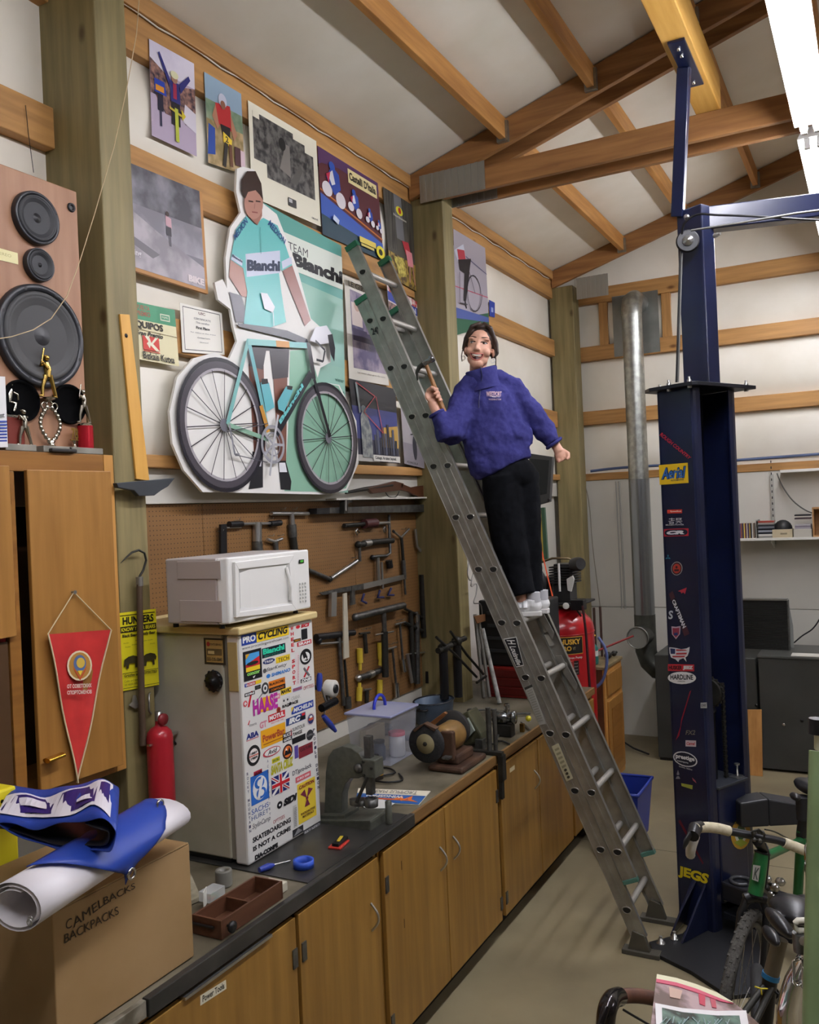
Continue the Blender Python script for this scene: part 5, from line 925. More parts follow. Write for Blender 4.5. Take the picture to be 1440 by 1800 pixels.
t = T('spray_bottle', 'small bottle with a yellow band on the bench in front of the clear bin', 'bottle', (.53, 3.42, .912)); MB().lathe([(.03, 0), (.03, .07), (.02, .085), (.012, .09)], (.55, 3.42, .912), (0, 0, 1), F('#262019'), 18).build('bottle_body', t); MB().lathe([(.0305, 0), (.0305, .03)], (.55, 3.42, .93), (0, 0, 1), F('#b88a24'), 18).build('yellow_band', t); MB().lathe([(.013, 0), (.013, .02)], (.55, 3.42, 1.0), (0, 0, 1), BLK, 12).build('cap', t)
# ---------------- bench grinder ----------------
GBR = mat('brown enamel castings', '#5a4130', .45, c2='#3b2a22', scale=8, detail=8); GBR2 = mat('tan motor shell', '#8c6c3c', .45, c2='#6c5028', scale=7)
bg = T('bench_grinder', 'old brown bench grinder with a black abrasive wheel on the right side of the bench', 'grinder', (.72, 3.72, .912))
gx, gy = .70, 3.60; wc = wp(750, 1322, 1, 3.58); wx, wz = wc.x, wc.z; rw = wz-.925
rw = .088; wz = 1.045
MB().bx((wx-.01, 3.6, .912), (wx+.17, 3.88, .94), GBR).build('base', bg, .012)
MB().bx((wx+.02, 3.64, .94), (wx+.13, 3.82, .985), GBR).build('pedestal', bg, .01)
MB().lathe([(.03, 0), (.062, .008), (.066, .02), (.066, .15), (.062, .165), (.03, .175)], (wx+.045, 3.63, wz), (0, 1, 0), GBR2, 28).build('motor', bg)
MB().bx((wx+.05, 3.625, .96), (wx+.115, 3.66, wz+.05), GBR).build('side_shield', bg, .008)
def gwheel(y, nm, mm):
    w = MB().lathe([(.01, 0), (rw-.002, 0), (rw, .004), (rw, .02), (rw-.002, .024), (.01, .024)], (wx, y, wz), (0, 1, 0), mm, 40).build(nm, bg)
    MB().lathe([(.046, 0), (.046, -.001), (.0, -.0012)], (wx, y-.0005, wz), (0, 1, 0), mat('wheel paper blotter', '#8c8260', .6), 28).build('blotter', w); MB().lathe([(.01, 0), (.01, -.008), (.0, -.009)], (wx, y-.001, wz), (0, 1, 0), IRON, 6).build('arbor_nut', w)
gwheel(3.572, 'abrasive_wheel', mat('abrasive black', '#1e1e1f', .85, c2='#2a2a2b', scale=120, bump=.2)); gwheel(3.86, 'wire_wheel', mat('dark wheel', '#2c2a28', .8))
MB().prism([(wx-.06, 3.565, wz+.06), (wx-.0, 3.565, wz+.097), (wx+.06, 3.565, wz+.075), (wx+.05, 3.565, wz+.062), (wx, 3.565, wz+.09), (wx-.05, 3.565, wz+.05)], (0, .04, 0), GBR).build('wheel_guard', bg, .002)
MB().prism([wp(x, y, 1, 3.66) for x, y in ((738, 1284), (780, 1252), (785, 1255), (745, 1292))], (0, .02, 0), wood('brass strap', '#8a5a34', '#6c4426', 0, 3, .4, False)).build('belt_arm', bg, .002)
MB().bx((wx+.085, 3.56, .985), (wx+.12, 3.6, .995), DSTEEL).build('tool_rest', bg, .002)
lp = T('work_lamp', 'old green and brown metal lamp housing tilted behind the grinder', 'lamp', (.86, 4.0, .912)); m = MB()
m.prism([wp(x, y, 1, 4.02) for x, y in ((800, 1262), (822, 1250), (845, 1290), (850, 1305), (815, 1312))], (0, .12, 0), mat('olive enamel', '#4a4a34', .4, c2='#333322', scale=9)); m.build('housing', lp, .01); MB().prism([wp(x, y, 1, 4.0) for x, y in ((810, 1268), (822, 1262), (834, 1285), (820, 1300))], (0, .015, 0), mat('lamp glass', '#8f968c', .15)).build('lens', lp, .002)
# pot, clamp, pipe parts, cord
pt = T('enamel_pot', 'blue grey enamel pot with a dark rim on the bench under the pegboard', 'pot', (.24, 4.55, .912)); pc = wp(757, 1250, 2, .98); pc = V((.33, 4.45, .912))
PB = mat('blue grey enamel', '#6a7c92', .35, c2='#56677c', scale=6); MB().lathe([(.09, 0), (.1, .01), (.112, .12), (.118, .125), (.108, .122), (.095, .015), (0, .012)], pc, (0, 0, 1), PB, 36, sc=(.95, 1.25)).build('pot_body', pt)
MB().tube([pc+V((.112*.95*math.cos(a), .112*1.25*math.sin(a), .125)) for a in [i*math.pi/16 for i in range(32)]], .005, BLK, 8, closed=True).build('rim', pt)
MB().tube([pc+V((-.02, -.14, .1)), pc+V((-.03, -.17, .1)), pc+V((.03, -.17, .1)), pc+V((.03, -.14, .1))], .006, BLK, 8).build('handle', pt); MB().tube([pc+V((-.02, .14, .1)), pc+V((-.03, .17, .1)), pc+V((.03, .17, .1)), pc+V((.03, .14, .1))], .006, BLK, 8).build('handle', pt)
cl = T('bar_clamp', 'iron bar clamp standing upright at the counter edge next to the grinder', 'clamp', (.93, 3.95, .8))
MB().bx((.925, 3.935, .70), (.945, 3.965, .79), IRON).build('lower_jaw', cl, .003); MB().tube([(.88, 3.95, .912), (.88, 3.95, 1.14)], .013, DSTEEL, 10).tube([(.905, 3.97, .912), (.905, 3.97, 1.13)], .011, DSTEEL, 10).build('bar', cl); MB().bx((.70, 3.93, .912), (.95, 3.965, .93), IRON).build('cross_bar', cl, .003); MB().bx((.926, 3.93, .79), (.955, 3.975, .915), IRON).build('clamp_head', cl, .004)
hb = T('chrome_hub', 'large chrome freewheel hub body lying on the far bench', 'hub', (.72, 4.35, .99)); c = wp(892, 1262, 1, 4.3)
MB().lathe([(.03, 0), (.034, .004), (.034, .075), (.028, .08), (.028, .11), (.034, .112), (.034, .125), (.01, .13)], (c.x-.08, 4.3, c.z), (1, 0, .05), mat('worn chrome', '#8d9092', .22, .95), 28).build('hub_shell', hb); MB().lathe([(.014, 0), (.016, .04), (.014, .045)], (c.x-.0, 4.3, c.z+.03), (0, 0, 1), CHR, 16).build('stub', hb); MB().bx((c.x-.07, 4.27, .912), (c.x+.03, 4.33, c.z-.03), IRON).build('stand', hb, .004)
for dx in (-.045, -.02): MB().disc((c.x+dx, 4.265, c.z-.01), (0, -1, 0), .009, CHR, 14).build('port', hb)
yk = T('brass_fitting', 'small brass fitting with a yellow knob on the far bench near the ladder', 'fitting', (.85, 4.4, .912)); c = wp(918, 1275, 1, 4.4); MB().bx((c.x-.012, 4.39, .912), (c.x+.012, 4.41, c.z+.01), mat('old brass', '#8a6a34', .35, .8)).build('bracket', yk, .002); c = wp(929, 1263, 1, 4.4); MB().ball((c.x, 4.4, c.z), .016, F('#d8cc30', .3), 14).build('knob', yk)
rng = random.Random(5)
lab_ = ['thin steel rod', 'bent steel spanner', 'small steel bolt', 'flat steel strip', 'dark iron wedge', 'steel drill bit', 'thick steel pin', 'narrow steel file']
spots = [('in front of the chrome hub', .8, 4.25), ('left of the chrome hub', .6, 4.3), ('beside the brass fitting', .86, 4.5), ('behind the clamp', .78, 4.1), ('behind the lamp housing', .66, 4.5), ('near the counter edge past the clamp', .87, 4.15), ('behind the chrome hub', .6, 4.7), ('between the pot and the chrome hub', .5, 4.5)]
for i, (w_, x, y) in enumerate(spots):
    a = rng.uniform(0, 3); l = rng.uniform(.04, .09); tag(MB().tube([(x-math.cos(a)*l, y-math.sin(a)*l, .918), (x, y, .92+.004*(i % 2)), (x+math.cos(a)*l, y+math.sin(a)*l, .918)], [.005, .006, .005], DSTEEL if i % 2 else STEEL, 8).build(lab_[i].split()[-1] if False else 'metal_bit', None), lab_[i]+' lying '+w_, 'tool')
tag(MB().tube(smooth([(.62, 3.5, .918), (.68, 3.42, .918), (.62, 3.36, .92), (.5, 3.4, .918), (.45, 3.5, .918), (.52, 3.56, .918), (.6, 3.5, .921), (.56, 3.44, .919)]), .0045, BLK, 8).build('extension_flex', None), 'black power cord coiled in front of the bench grinder', 'cord')
# drill-like tools and blue screwdrivers between fridge and press
dp = T('truing_stand', 'white and black wheel truing gauge with two blue handles, hung right of the fridge', 'tool', (.3, 2.95, 1.2)); m = MB(); c = wp(575, 1210, 0, .35)
m.lathe([(.04, 0), (.04, .04), (.025, .045)], c, (1, 0, 0), F('#cfccc4'), 20); m.lathe([(.02, .046), (.02, .05), (.0, .05)], c, (1, 0, 0), BLK, 16); m.build('housing', dp); MB().tube([wp(565, 1245, 0, .4), wp(590, 1232, 0, .4)], .018, mat('black chrome', '#26262a', .2, .8), 12).build('barrel', dp)
MB().tube([V((.001, c.y, c.z)), c], .012, IRON, 10).tube([c-V((.0, 0, .0)), wp(578, 1240, 0, .39)], .01, IRON, 8).build('bracket_arm', dp)
for (x0, y0), (x1, y1) in (((562, 1183), (561, 1215)), ((568, 1258), (590, 1285))):
    a = wp(x0, y0, 0, .39); b = wp(x1, y1, 0, .39); MB().tube([a, a.lerp(b, .15), a.lerp(b, .6), b], [.009, .013, .014, .008], mat('blue handle', '#2460b8', .35), 12).build('handle', dp); MB().tube([a.lerp(b, .5 if y0 < 1200 else .05), wp(574, 1236, 0, .39)], .005, STEEL, 6).build('rod', dp)
tag(MB().bx((.05, 3.1, .912), (.2, 3.45, 1.14), mat('black case plastic', '#1d1e20', .5)).build('black_case', None, .006), 'black upright tool case on the bench behind the press', 'case')
tag(MB().lathe([(.1, 0), (.1, .012), (.0, .014)], (.2, 3.02, 1.03), (.9, -.1, .35), mat('grey disc', '#8e908e', .4), 30).build('saucer', None), 'large pale disc leaning behind the press frame', 'disc')
# ---------------- ladder ----------------
LU = V((-.3917, 0, .9201)); LN = V((.9201, 0, .3917)); L0 = V((1.56, 0, .035)); YN, YR = 4.08, 4.45
lad = T('extension_ladder', 'long aluminium extension ladder leaning against the left wall with the woman standing on it', 'ladder', (1.56, 4.26, 0))
def lp_(s, n=0, y=YN): return L0+LU*s+LN*n+V((0, y, 0))
def rail(name, s0, s1, off, y, sg):
    m = MB(); a = lp_(s0, off, y+sg*.002); b = lp_(s1, off, y+sg*.002); L = (b-a).length; c = (a+b)/2
    m.box(c, (L, .068, .004), ALU, A=(LU, LN, V((0, 1, 0))))
    for e in (-1, 1): m.box(c+LN*(e*.0345)+V((0, sg*.008, 0)), (L, .004, .024), ALU, A=(LU, LN, V((0, 1, 0))))
    m.box(c-V((0, sg*.003, 0)), (L, .012, .003), ALU, A=(LU, LN, V((0, 1, 0))))
    return m.build(name, lad, .001)
for y, sg in ((YN, 1), (YR, -1)):
    rb = rail('base_rail', .045, 3.51, 0, y, sg); rf = rail('fly_rail', .30, 3.80, .0745, y, sg)
    for r_, s, off in ((rb, 3.51, 0), (rf, 3.80, .0745)):
        c = lp_(s, off, y+sg*.008); MB().box(c, (.03, .078, .034), mat('green rail cap', '#2c6a4c', .5), A=(LU, LN, V((0, 1, 0)))).build('end_cap', r_, .002)
    c = lp_(.30, .0745, y+sg*.008); MB().box(c, (.02, .074, .03), mat('teal rail end', '#4a7468', .5), A=(LU, LN, V((0, 1, 0)))).build('end_cap', rf, .002)
RUNG = mat('pale aluminium rung', '#b9b6ae', .4, .5)
HOLE = mat('dark rung opening', '#161513', .7)
def rung(s, off):
    c0 = lp_(s, off, YN-.002); c1 = lp_(s, off, YR+.002)
    r = MB().tube([c0+V((0, .004, 0)), c1-V((0, .004, 0))], .0155, RUNG, 12).build('rung', lad)
    for c, d in ((c0, -1), (c1, 1)):
        m = MB(); m.tube([c+V((.0205*math.cos(a), 0, .0185*math.sin(a) if math.sin(a) < 0 else .012*math.sin(a))) for a in [i*math.pi/9 for i in range(18)]], .0032, ALU, 6, closed=True); m.build('rung_collar', r)
        MB().add([c+V((.019*math.cos(a), d*.0015, .017*math.sin(a) if math.sin(a) < 0 else .0108*math.sin(a))) for a in [i*math.pi/9 for i in range(18)]], [tuple(range(18))], HOLE).build('rung_opening', r, fix=False)
for k in range(12): rung(.183+.2907*k, 0)
for k in range(1, 13): rung(.183+.2907*k-.032, .0745)
for y, sg in ((YN, 1), (YR, -1)):
    m = MB(); p = lp_(.05, 0, y+sg*.008); q = V((p.x+.005, p.y, .02))
    m.prism([p+V((-.03, -.015, .03)), p+V((.025, -.015, .015)), V((q.x+.045, q.y-.015, .018)), V((q.x-.06, q.y-.015, .018))], (0, .03, 0), mat('foot casting', '#5b584e', .5, .4)); m.bx((q.x-.085, q.y-.03, 0), (q.x+.09, q.y+.03, .022), mat('foot rubber', '#4a473e', .8)); m.build('ladder_foot', lad, .003)
for k in (5, 4):
    for y, sg in ((YR, -1), (YN, 1)):
        c = lp_(.183+.2907*k-.09, .06, y+sg*.035); MB().prism([c+LU*.12, c+LU*.11+LN*.03, c-LU*.06+LN*.045, c-LU*.09+LN*.02, c-LU*.05+LN*.015, c+LU*.02-LN*.0], (0, .006, 0), ALU).build('rung_lock', lad, .001)
D = Dec((0, YN-.0052, 0), (0, -1, 0)); q = [D.pt(x, y) for x, y in ((908, 1173), (921, 1170), (909, 1120), (884, 1123))]
c = [q[0], q[1], q[2], q[3]]; cc = [D.pt(x, y) for x, y in ((885, 1123), (908, 1173), (921, 1170), (908, 1119))]
D.q(cc, F('#d8d8d4')); D.q(sub(cc, .03, .05, .97, .95), F('#17181c')); D.t('Louisville', [sub(cc, .28, .2, .28, .2)[0], sub(cc, .95, .2, .95, .2)[0], sub(cc, .95, .75, .95, .75)[0], sub(cc, .28, .75, .28, .75)[0]], F('#e0e0dc'), .02, .3); D.t('H', [sub(cc, .06, .2, .06, .2)[0], sub(cc, .25, .2, .25, .2)[0], sub(cc, .25, .8, .25, .8)[0], sub(cc, .06, .8, .06, .8)[0]], F('#e0e0dc'), .02, .3)
D.mb.build('brand_label', lad, fix=False)
D = Dec((0, YN-.0052, 0), (0, -1, 0)); cc = [D.pt(x, y) for x, y in ((922, 1209), (948, 1275), (960, 1272), (935, 1203))]; D.q(cc, F('#a19f97')); D.q(sub(cc, 0, 0, .06, 1), F('#2a2a28'))
for i in range(14): D.q(sub(cc, .1+i*.06, .15, .13+i*.06, .85), F('#8a887f'))
D.mb.build('instruction_label', lad, fix=False)
D = Dec((0, YN-.0052, 0), (0, -1, 0)); cc = [D.pt(x, y) for x, y in ((970, 1312), (996, 1374), (1008, 1368), (982, 1306))]; D.q(cc, F('#b5ae90'))
for i in range(5): D.q(sub(cc, .1+i*.12, .2, .16+i*.12, .8), F('#8a846a'))
for i in range(3): D.ell(sub(cc, .68+i*.1, .3, .75+i*.1, .7), F('#3c382e'))
D.mb.build('warning_label', lad, fix=False)
D = Dec((0, YN-.0052, 0), (0, -1, 0)); D.t("24'", [D.pt(x, y) for x, y in ((655, 589), (667, 586), (663, 574), (651, 577))], F('#1a1a18'), .03); D.mb.build('length_mark', lad, fix=False)
D = Dec((0, YR-.026, 0), (0, -1, 0)); 
for a, b in (((952, 1094), (963, 1112)), ((957, 1116), (973, 1136))): D.px([(a[0], a[1]), (a[0]+8, a[1]-1), (b[0]+2, b[1]-2), (b[0]-7, b[1])], F('#96948b'))
D.mb.build('instruction_label', lad, fix=False)
# ---------------- two-post lift column ----------------
NAVY = mat('navy lift paint', '#151c3a', .32, c2='#10162e', scale=3, coat=.2); NAVYD = mat('black lift paint', '#16181f', .4)
LA = V((1.645, 4.476, 0)); E1 = V((.894, -.447, 0)); E2 = V((.447, .894, 0)); AX = (E1, E2, V((0, 0, 1))); HT = 2.655
def LP(a, b, z=0): return LA+E1*a+E2*b+V((0, 0, z))
lf = T('vehicle_lift', 'tall navy blue two-post vehicle lift column covered in car part stickers', 'vehicle lift', LP(.13, .13))
m = MB(); W_, D_ = .205, .355
m.box(LP(W_/2, .004, HT/2), (W_-.02, .008, HT), NAVY, A=AX); m.box(LP(.004, D_/2, HT/2), (.008, D_, HT), NAVY, A=AX); m.box(LP(W_/2, D_-.004, HT/2), (W_-.02, .008, HT), NAVY, A=AX)
for b0, sg in ((.0, 1), (D_, -1)):
    pts = [LP(W_-.03, b0, 0), LP(W_-.012, b0+sg*.003, 0), LP(W_-.003, b0+sg*.012, 0), LP(W_, b0+sg*.03, 0), LP(W_, b0+sg*.062, 0), LP(W_-.007, b0+sg*.062, 0), LP(W_-.007, b0+sg*.03, 0), LP(W_-.016, b0+sg*.012, 0), LP(W_-.03, b0+sg*.008, 0)]
    m.prism(pts, (0, 0, HT), NAVY)
m.build('column', lf)
P4 = [wp(1110, 697, 2, 2.66), wp(1212, 673, 2, 2.66), wp(1312, 684, 2, 2.66)]
P4 = [LP(-.06, -.02, 2.656), LP(.0, -.06, 2.656), LP(.25, -.055, 2.656), LP(.265, -.03, 2.656), LP(.265, .44, 2.656), LP(-.06, .44, 2.656)]
tp_ = MB().prism(P4, (0, 0, .018), NAVYD).build('top_plate', lf, .002)
for a, b in ((-.03, .06), (.1, -.035), (.235, .40), (.22, -.035), (-.03, .38)):
    mm = MB(); mm.lathe([(.011, 0), (.011, .012), (.006, .013), (.006, .028)], LP(a, b, 2.674), (0, 0, 1), STEEL, 6); mm.lathe([(.011, 0), (.011, .01)], LP(a, b, 2.656), (0, 0, -1), STEEL, 6); mm.build('bolt', tp_)
up0 = wp(1234, 668, 1, 4.62); utop = 3.575
m = MB(); cx_, cy_ = up0.x, 4.62; m.box((cx_-.0, cy_, (2.674+utop)/2), (.15, .10, utop-2.674), NAVY, A=AX); m.build('upper_post', lf, .008)
bd = V((.97, .24, 0)).normalized(); bs = V((cx_-.03, cy_-.0, 3.515)); MB().bar(bs, bs+bd*3.1, .09, .115, NAVY).build('cross_beam', lf, .006)
# second column of the lift, off to the right, carries the beam
for (a, b) in ((0, 0),):
    q = bs+bd*3.0; MB().box((q.x, q.y+.1, 1.73), (.26, .28, 3.46), NAVY).build('far_column', lf, .01)
sh = wp(1209, 424, 1, 4.50); s_ = MB().lathe([(.052, -.01), (.056, -.004), (.05, .0), (.056, .006), (.05, .012)], (sh.x, 4.50, sh.z), (.25, -1, 0), mat('sheave rubber', '#2b2c2e', .5), 28).build('cable_sheave', lf)
MB().lathe([(.026, 0), (.026, .006), (.012, .008), (.01, .02), (0, .021)], (sh.x+.003, 4.488, sh.z), (.25, -1, 0), STEEL, 20).build('sheave_hub', s_)
CAB = mat('steel cable', '#7c7c78', .45, .7)
for (x0, y0, x1, y1, yy, mm) in ((1196, 440, 1189, 672, 4.5, BLK), (1199, 445, 1192, 672, 4.52, CAB)): MB().tube([wp(x0, y0, 1, yy), wp(x1, y1, 1, yy)], .0045, mm, 8).build('cable', lf)
MB().tube(smooth([wp(1199, 425, 1, 4.5), wp(1202, 395, 1, 4.47), wp(1225, 377, 1, 4.46)]+[wp(x, y, 1, 4.46) for x, y in ((1260, 378), (1320, 380), (1400, 385), (1460, 388))]), .0055, BLK, 8).build('cable', lf); MB().tube([wp(x, y, 1, 4.45) for x, y in ((1215, 405), (1300, 392), (1400, 375), (1470, 366))], .0055, CAB, 8).build('cable', lf)
MB().lathe([(.014, 0), (.014, .02), (.008, .022), (.008, .035)], wp(1208, 383, 1, 4.49), (0, -1, 0), STEEL, 8).build('bolt', lf); MB().lathe([(.012, 0), (.012, .02), (.007, .022), (.007, .04)], wp(1256, 415, 1, 4.55), (.8, -.6, 0), STEEL, 8).build('bolt', lf)
# stay tube to the ceiling beam
st0 = V((cx_-.08, 4.6, 3.55)); st1 = wp(1203, 118, 2, 4.165); MB().bar(st0, st1, .058, .058, NAVY, up=(0, 1, 0)).build('stay_tube', lf, .005)
pl = MB().bx((1.842, 4.07, 4.158), (1.918, 4.56, 4.1705), NAVY).build('ceiling_flange', lf, .002)
for y in (4.13, 4.2, 4.5): MB().lathe([(.008, 0), (.008, .012), (.0, .014)], (1.88, y, 4.158), (0, 0, -1), CHR, 8).build('bolt', pl)
# inside of the channel
MB().tube([LP(.12, .09, 2.655), LP(.12, .10, 1.28)], .004, CAB, 8).build('lift_cable', lf)
pc_ = LP(.12, .14, 1.15); m = MB(); m.lathe([(.07, -.02), (.075, -.012), (.062, -.004), (.062, .004), (.075, .012), (.07, .02)], pc_, E1*.3-E2, IRON, 28)
for i in range(20):
    a = i*math.pi/10; d_, s1, u1 = frame(E1*.3-E2); m.box(pc_+s1*(.075*math.cos(a))+u1*(.075*math.sin(a)), (.012, .012, .02), IRON, A=(s1, u1, d_))
m.build('chain_roller', lf); MB().lathe([(.022, 0), (.022, .03), (.012, .034), (.012, .05)], pc_+(E1*.3-E2)*.02, E1*.3-E2, DSTEEL, 12).build('roller_axle', lf)
MB().lathe([(.045, 0), (.045, .42), (.05, .425), (.05, .44), (.03, .445)], LP(.09, .16, .62), (0, 0, 1), NAVYD, 24).build('hydraulic_cylinder', lf)
ch = MB()
for i in range(46): ch.box(LP(.15, .22, .62+i*.0125), (.008 if i % 2 else .014, .02, .011), IRON, A=AX)
ch.build('leaf_chain', lf)
ca = MB(); ca.box(LP(.135, .18, .42), (.15, .22, .56), NAVY, A=AX); ca.build('carriage', lf, .006); MB().box(LP(.13, .18, .706), (.18, .24, .012), mat('grey carriage plate', '#33363c', .45), A=AX).build('carriage_top', lf, .002)
MB().lathe([(.006, 0), (.006, .06), (.014, .062), (.014, .07)], LP(.18, .27, .71), (0, 0, 1), STEEL, 10).build('lock_pin', lf)
MB().box(LP(.18, .27, .715), (.05, .07, .004), STEEL, A=AX, ).build('lock_plate', lf)
# swing arms
a0 = LP(.22, .22, .55); arm = MB(); dirs = V((.80, .45, 0)).normalized()
ap_ = [(-.02, .07, -.05), (.12, .085, -.05), (.28, .05, -.05), (.42, .02, -.05), (.56, .02, -.05)]; sd_2 = V((-dirs.y, dirs.x, 0))
for t0, t1 in ((0, 1), (1, 2), (2, 3), (3, 4)): q0, q1 = [a0+dirs*ap_[t][0]+V((0, 0, ap_[t][1])) for t in (t0, t1)]; l0, l1 = [a0+dirs*ap_[t][0]+V((0, 0, ap_[t][2])) for t in (t0, t1)]; arm.prism([q0-sd_2*.06, q1-sd_2*.06, l1-sd_2*.06, l0-sd_2*.06], sd_2*.12, mat('dark grey arm', '#2b2c2f', .45, .2))
arm.build('swing_arm', lf, .008)
a1 = LP(.22, .10, .22); d2 = V((.85, -.4, 0)).normalized(); arm = MB().bar(a1, a1+d2*.3, .12, .09, NAVYD).build('swing_arm', lf, .01)
c_ = a1+d2*.07+V((0, 0, .047)); MB().tube([c_+V((.045*math.cos(a), .045*math.sin(a), .005)) for a in [i*math.pi/9+.6 for i in range(15)]], .009, mat('pad ring steel', '#55565a', .4, .6), 8).build('lift_pad_ring', arm)
MB().bar(a1+V((0, 0, -.12)), a1+d2*.35+V((0, 0, -.12)), .1, .03, NAVYD).build('arm_brace', arm, .004)
# base plate, gussets, anchor bolts
BP = [wp(x, y, 2, .02) for x, y in ((1141, 1655), (1176, 1646), (1200, 1640))]+[LP(-.05, .42, .02), LP(.3, .42, .02), wp(1345, 1742, 2, .02), wp(1282, 1750, 2, .02), wp(1215, 1706, 2, .02), wp(1150, 1674, 2, .02)]
bp = MB().prism([V((p.x, p.y, 0)) for p in BP], (0, 0, .019), mat('black base plate', '#26272a', .5, .3)).build('base_plate', lf, .002)
for x, y in ((1162, 1658), (1186, 1650)): MB().lathe([(.022, 0), (.022, .004), (.013, .005), (.013, .02), (.008, .021), (.008, .034)], wp(x, y, 2, .02), (0, 0, 1), STEEL, 8).build('anchor_bolt', bp)
for a in (.03, .16):
    p1 = LP(a-.02, -.0, .02); out_ = wp(1178, 1644, 2, .02) if a < .1 else LP(.16, -.2, .02)
    MB().prism([out_, p1+V((.02, 0, 0)), LP(a+.08 if a < .1 else a, 0, .24), LP(a+.06 if a < .1 else a, 0, .25)], E1*.01, NAVY).build('gusset', lf, .001)
# stickers on the front face
def lz(x, y): return (1080+x/3, 640+y/3)
def lb(x, y): return (1140+x/3.3333, 1180+y/3.3333)
def ls(zf, quad, bg, texts=(), shapes=(), ell=False, off=.0006, plane=None):
    if not bg: off = .0022
    D = Dec(*(plane or (LA-E2*off, -E2))); c = [D.pt(*zf(*q)) for q in quad]
    if bg: (D.ell if ell else D.q)(c, F(bg))
    for s in shapes:
        if s[0] == 'q': D.q(sub(c, *s[1]), F(s[2]))
        elif s[0] == 'e': D.ell(sub(c, *s[1]), F(s[2]))
        else: D.q([sub(c, u, v, u, v)[0] for u, v in s[1]], F(s[2]))
    for t in texts: D.t(t[0], sub(c, *t[1]), F(t[2]), *(t[3:] or (.03,)))
    D.mb.build('sticker', lf, fix=False)
R4 = lambda x0, y0, x1, y1, s=0: ((x0, y1), (x1, y1+s), (x1, y0+s), (x0, y0))
ls(lz, ((238, 376), (398, 506), (408, 492), (250, 358)), None, [('ROUGH COUNTRY', (0, 0, 1, 1), '#b8283c', .03, .2)])
ls(lz, ((240, 637), (392, 626), (388, 520), (235, 533)), '#e2bc1c', [('Aerial', (.06, .24, .94, .86), '#14223c', .09, .25), ('Aerial', (.08, .27, .92, .83), '#2c66b0', .02, .25), ('AUTOMOTIVE', (.4, .14, .85, .22), '#2a3240')])
ls(lz, R4(280, 768, 358, 788, -2), '#c83a2c', [('Speedhut', (.2, .25, .95, .75), '#e8c8b8')]); ls(lz, R4(272, 845, 368, 852, -2), None, [('MUGEN POWER', (0, 0, 1, 1), '#b8b8b8')])
ls(lz, R4(285, 812, 362, 842, -2), None, [], [('q', (.05, .8, .45, .88), '#c8c8cc'), ('q', (.22, .5, .28, 1), '#c8c8cc'), ('p', [(0, .45), (.45, .6), (.45, .52), (.05, .38)], '#c8c8cc'), ('q', (.1, .0, .4, .08), '#c8c8cc'), ('q', (.1, .2, .4, .28), '#c8c8cc'), ('q', (.1, .0, .15, .28), '#c8c8cc'), ('q', (.35, .0, .4, .28), '#c8c8cc'), ('q', (.55, .85, .95, .95), '#c8c8cc'), ('q', (.55, .6, .95, .68), '#c8c8cc'), ('q', (.55, .35, 1, .43), '#c8c8cc'), ('q', (.6, .6, .65, .95), '#c8c8cc'), ('q', (.85, .6, .9, .95), '#c8c8cc'), ('p', [(.72, .35), (.78, .35), (.6, 0), (.54, 0)], '#c8c8cc'), ('p', [(.72, .35), (.78, .35), (1, 0), (.93, 0)], '#c8c8cc')])
ls(lz, R4(262, 870, 392, 910, -4), '#b82838', [('CR', (.12, .25, .85, .75), '#d8d8dc', .08, .2)], [('e', (.03, .1, .4, .9), '#181c30'), ('q', (.15, .1, .85, .9), '#181c30'), ('e', (.6, .1, .97, .9), '#181c30')])
ls(lz, R4(270, 1003, 298, 1030), None, [], [('p', [(.5, 1), (.35, .7), (.5, .4), (.65, .7)], '#2c7c94'), ('p', [(.5, .4), (.15, .35), (0, .1), (.4, .1)], '#2c7c94'), ('p', [(.5, .4), (.85, .35), (1, .1), (.6, .1)], '#2c7c94')])
ls(lz, R4(300, 1043, 360, 1115, -2), '#9c9a98', [], [('e', (.06, .05, .94, .95), '#3a1c20'), ('e', (.15, .15, .85, .85), '#b03a2c'), ('q', (.3, .3, .7, .45), '#3a1c20'), ('e', (.4, .5, .6, .7), '#3a1c20')], True)
ls(lz, R4(336, 1180, 383, 1215, -2), None, [], [('p', [(0, .5), (1, 1), (.8, .0), (.6, .3), (.4, .1), (.3, .4)], '#a82838')])
ls(lz, ((288, 1212), (370, 1436), (398, 1422), (308, 1196)), '#4a2830', [], [('q', (.16, 0, .8, 1), '#10131f')]); ls(lz, ((304, 1250), (362, 1395), (380, 1384), (318, 1238)), None, [('CRAFTSMAN', (0, 0, 1, 1), '#d8d8dc', .04)])
ls(lz, R4(285, 1300, 310, 1345), None, [('S', (0, 0, 1, 1), '#b8bcc4', .03, .1)]); ls(lz, R4(302, 1383, 350, 1452, -2), None, [], [('p', [(0, 1), (.5, .95), (1, 1), (.95, .4), (.5, 0), (.05, .4)], '#b8a8b4'), ('p', [(.12, .88), (.5, .85), (.88, .88), (.85, .4), (.5, .12), (.15, .4)], '#98384c'), ('q', (.3, .3, .7, .5), '#2c3c74')])
ls(lz, R4(290, 1493, 398, 1572, -2), None, [], [('p', [(0, 1), (.3, .95), (.6, .85), (.85, .9), (1, 1), (.98, .7), (.9, .4), (.8, .3), (.85, 0), (.7, .25), (.5, .15), (.45, .0), (.3, .2), (.1, .3), (.02, .6)], '#d8d8dc'), ('p', [(.05, .93), (.3, .88), (.3, .55), (.08, .55)], '#2c3660'), ('p', [(.35, .86), (.8, .82), (.9, .75), (.35, .74)], '#b03a40'), ('p', [(.35, .62), (.88, .62), (.85, .5), (.35, .5)], '#b03a40'), ('p', [(.15, .42), (.8, .42), (.75, .32), (.2, .32)], '#b03a40')])
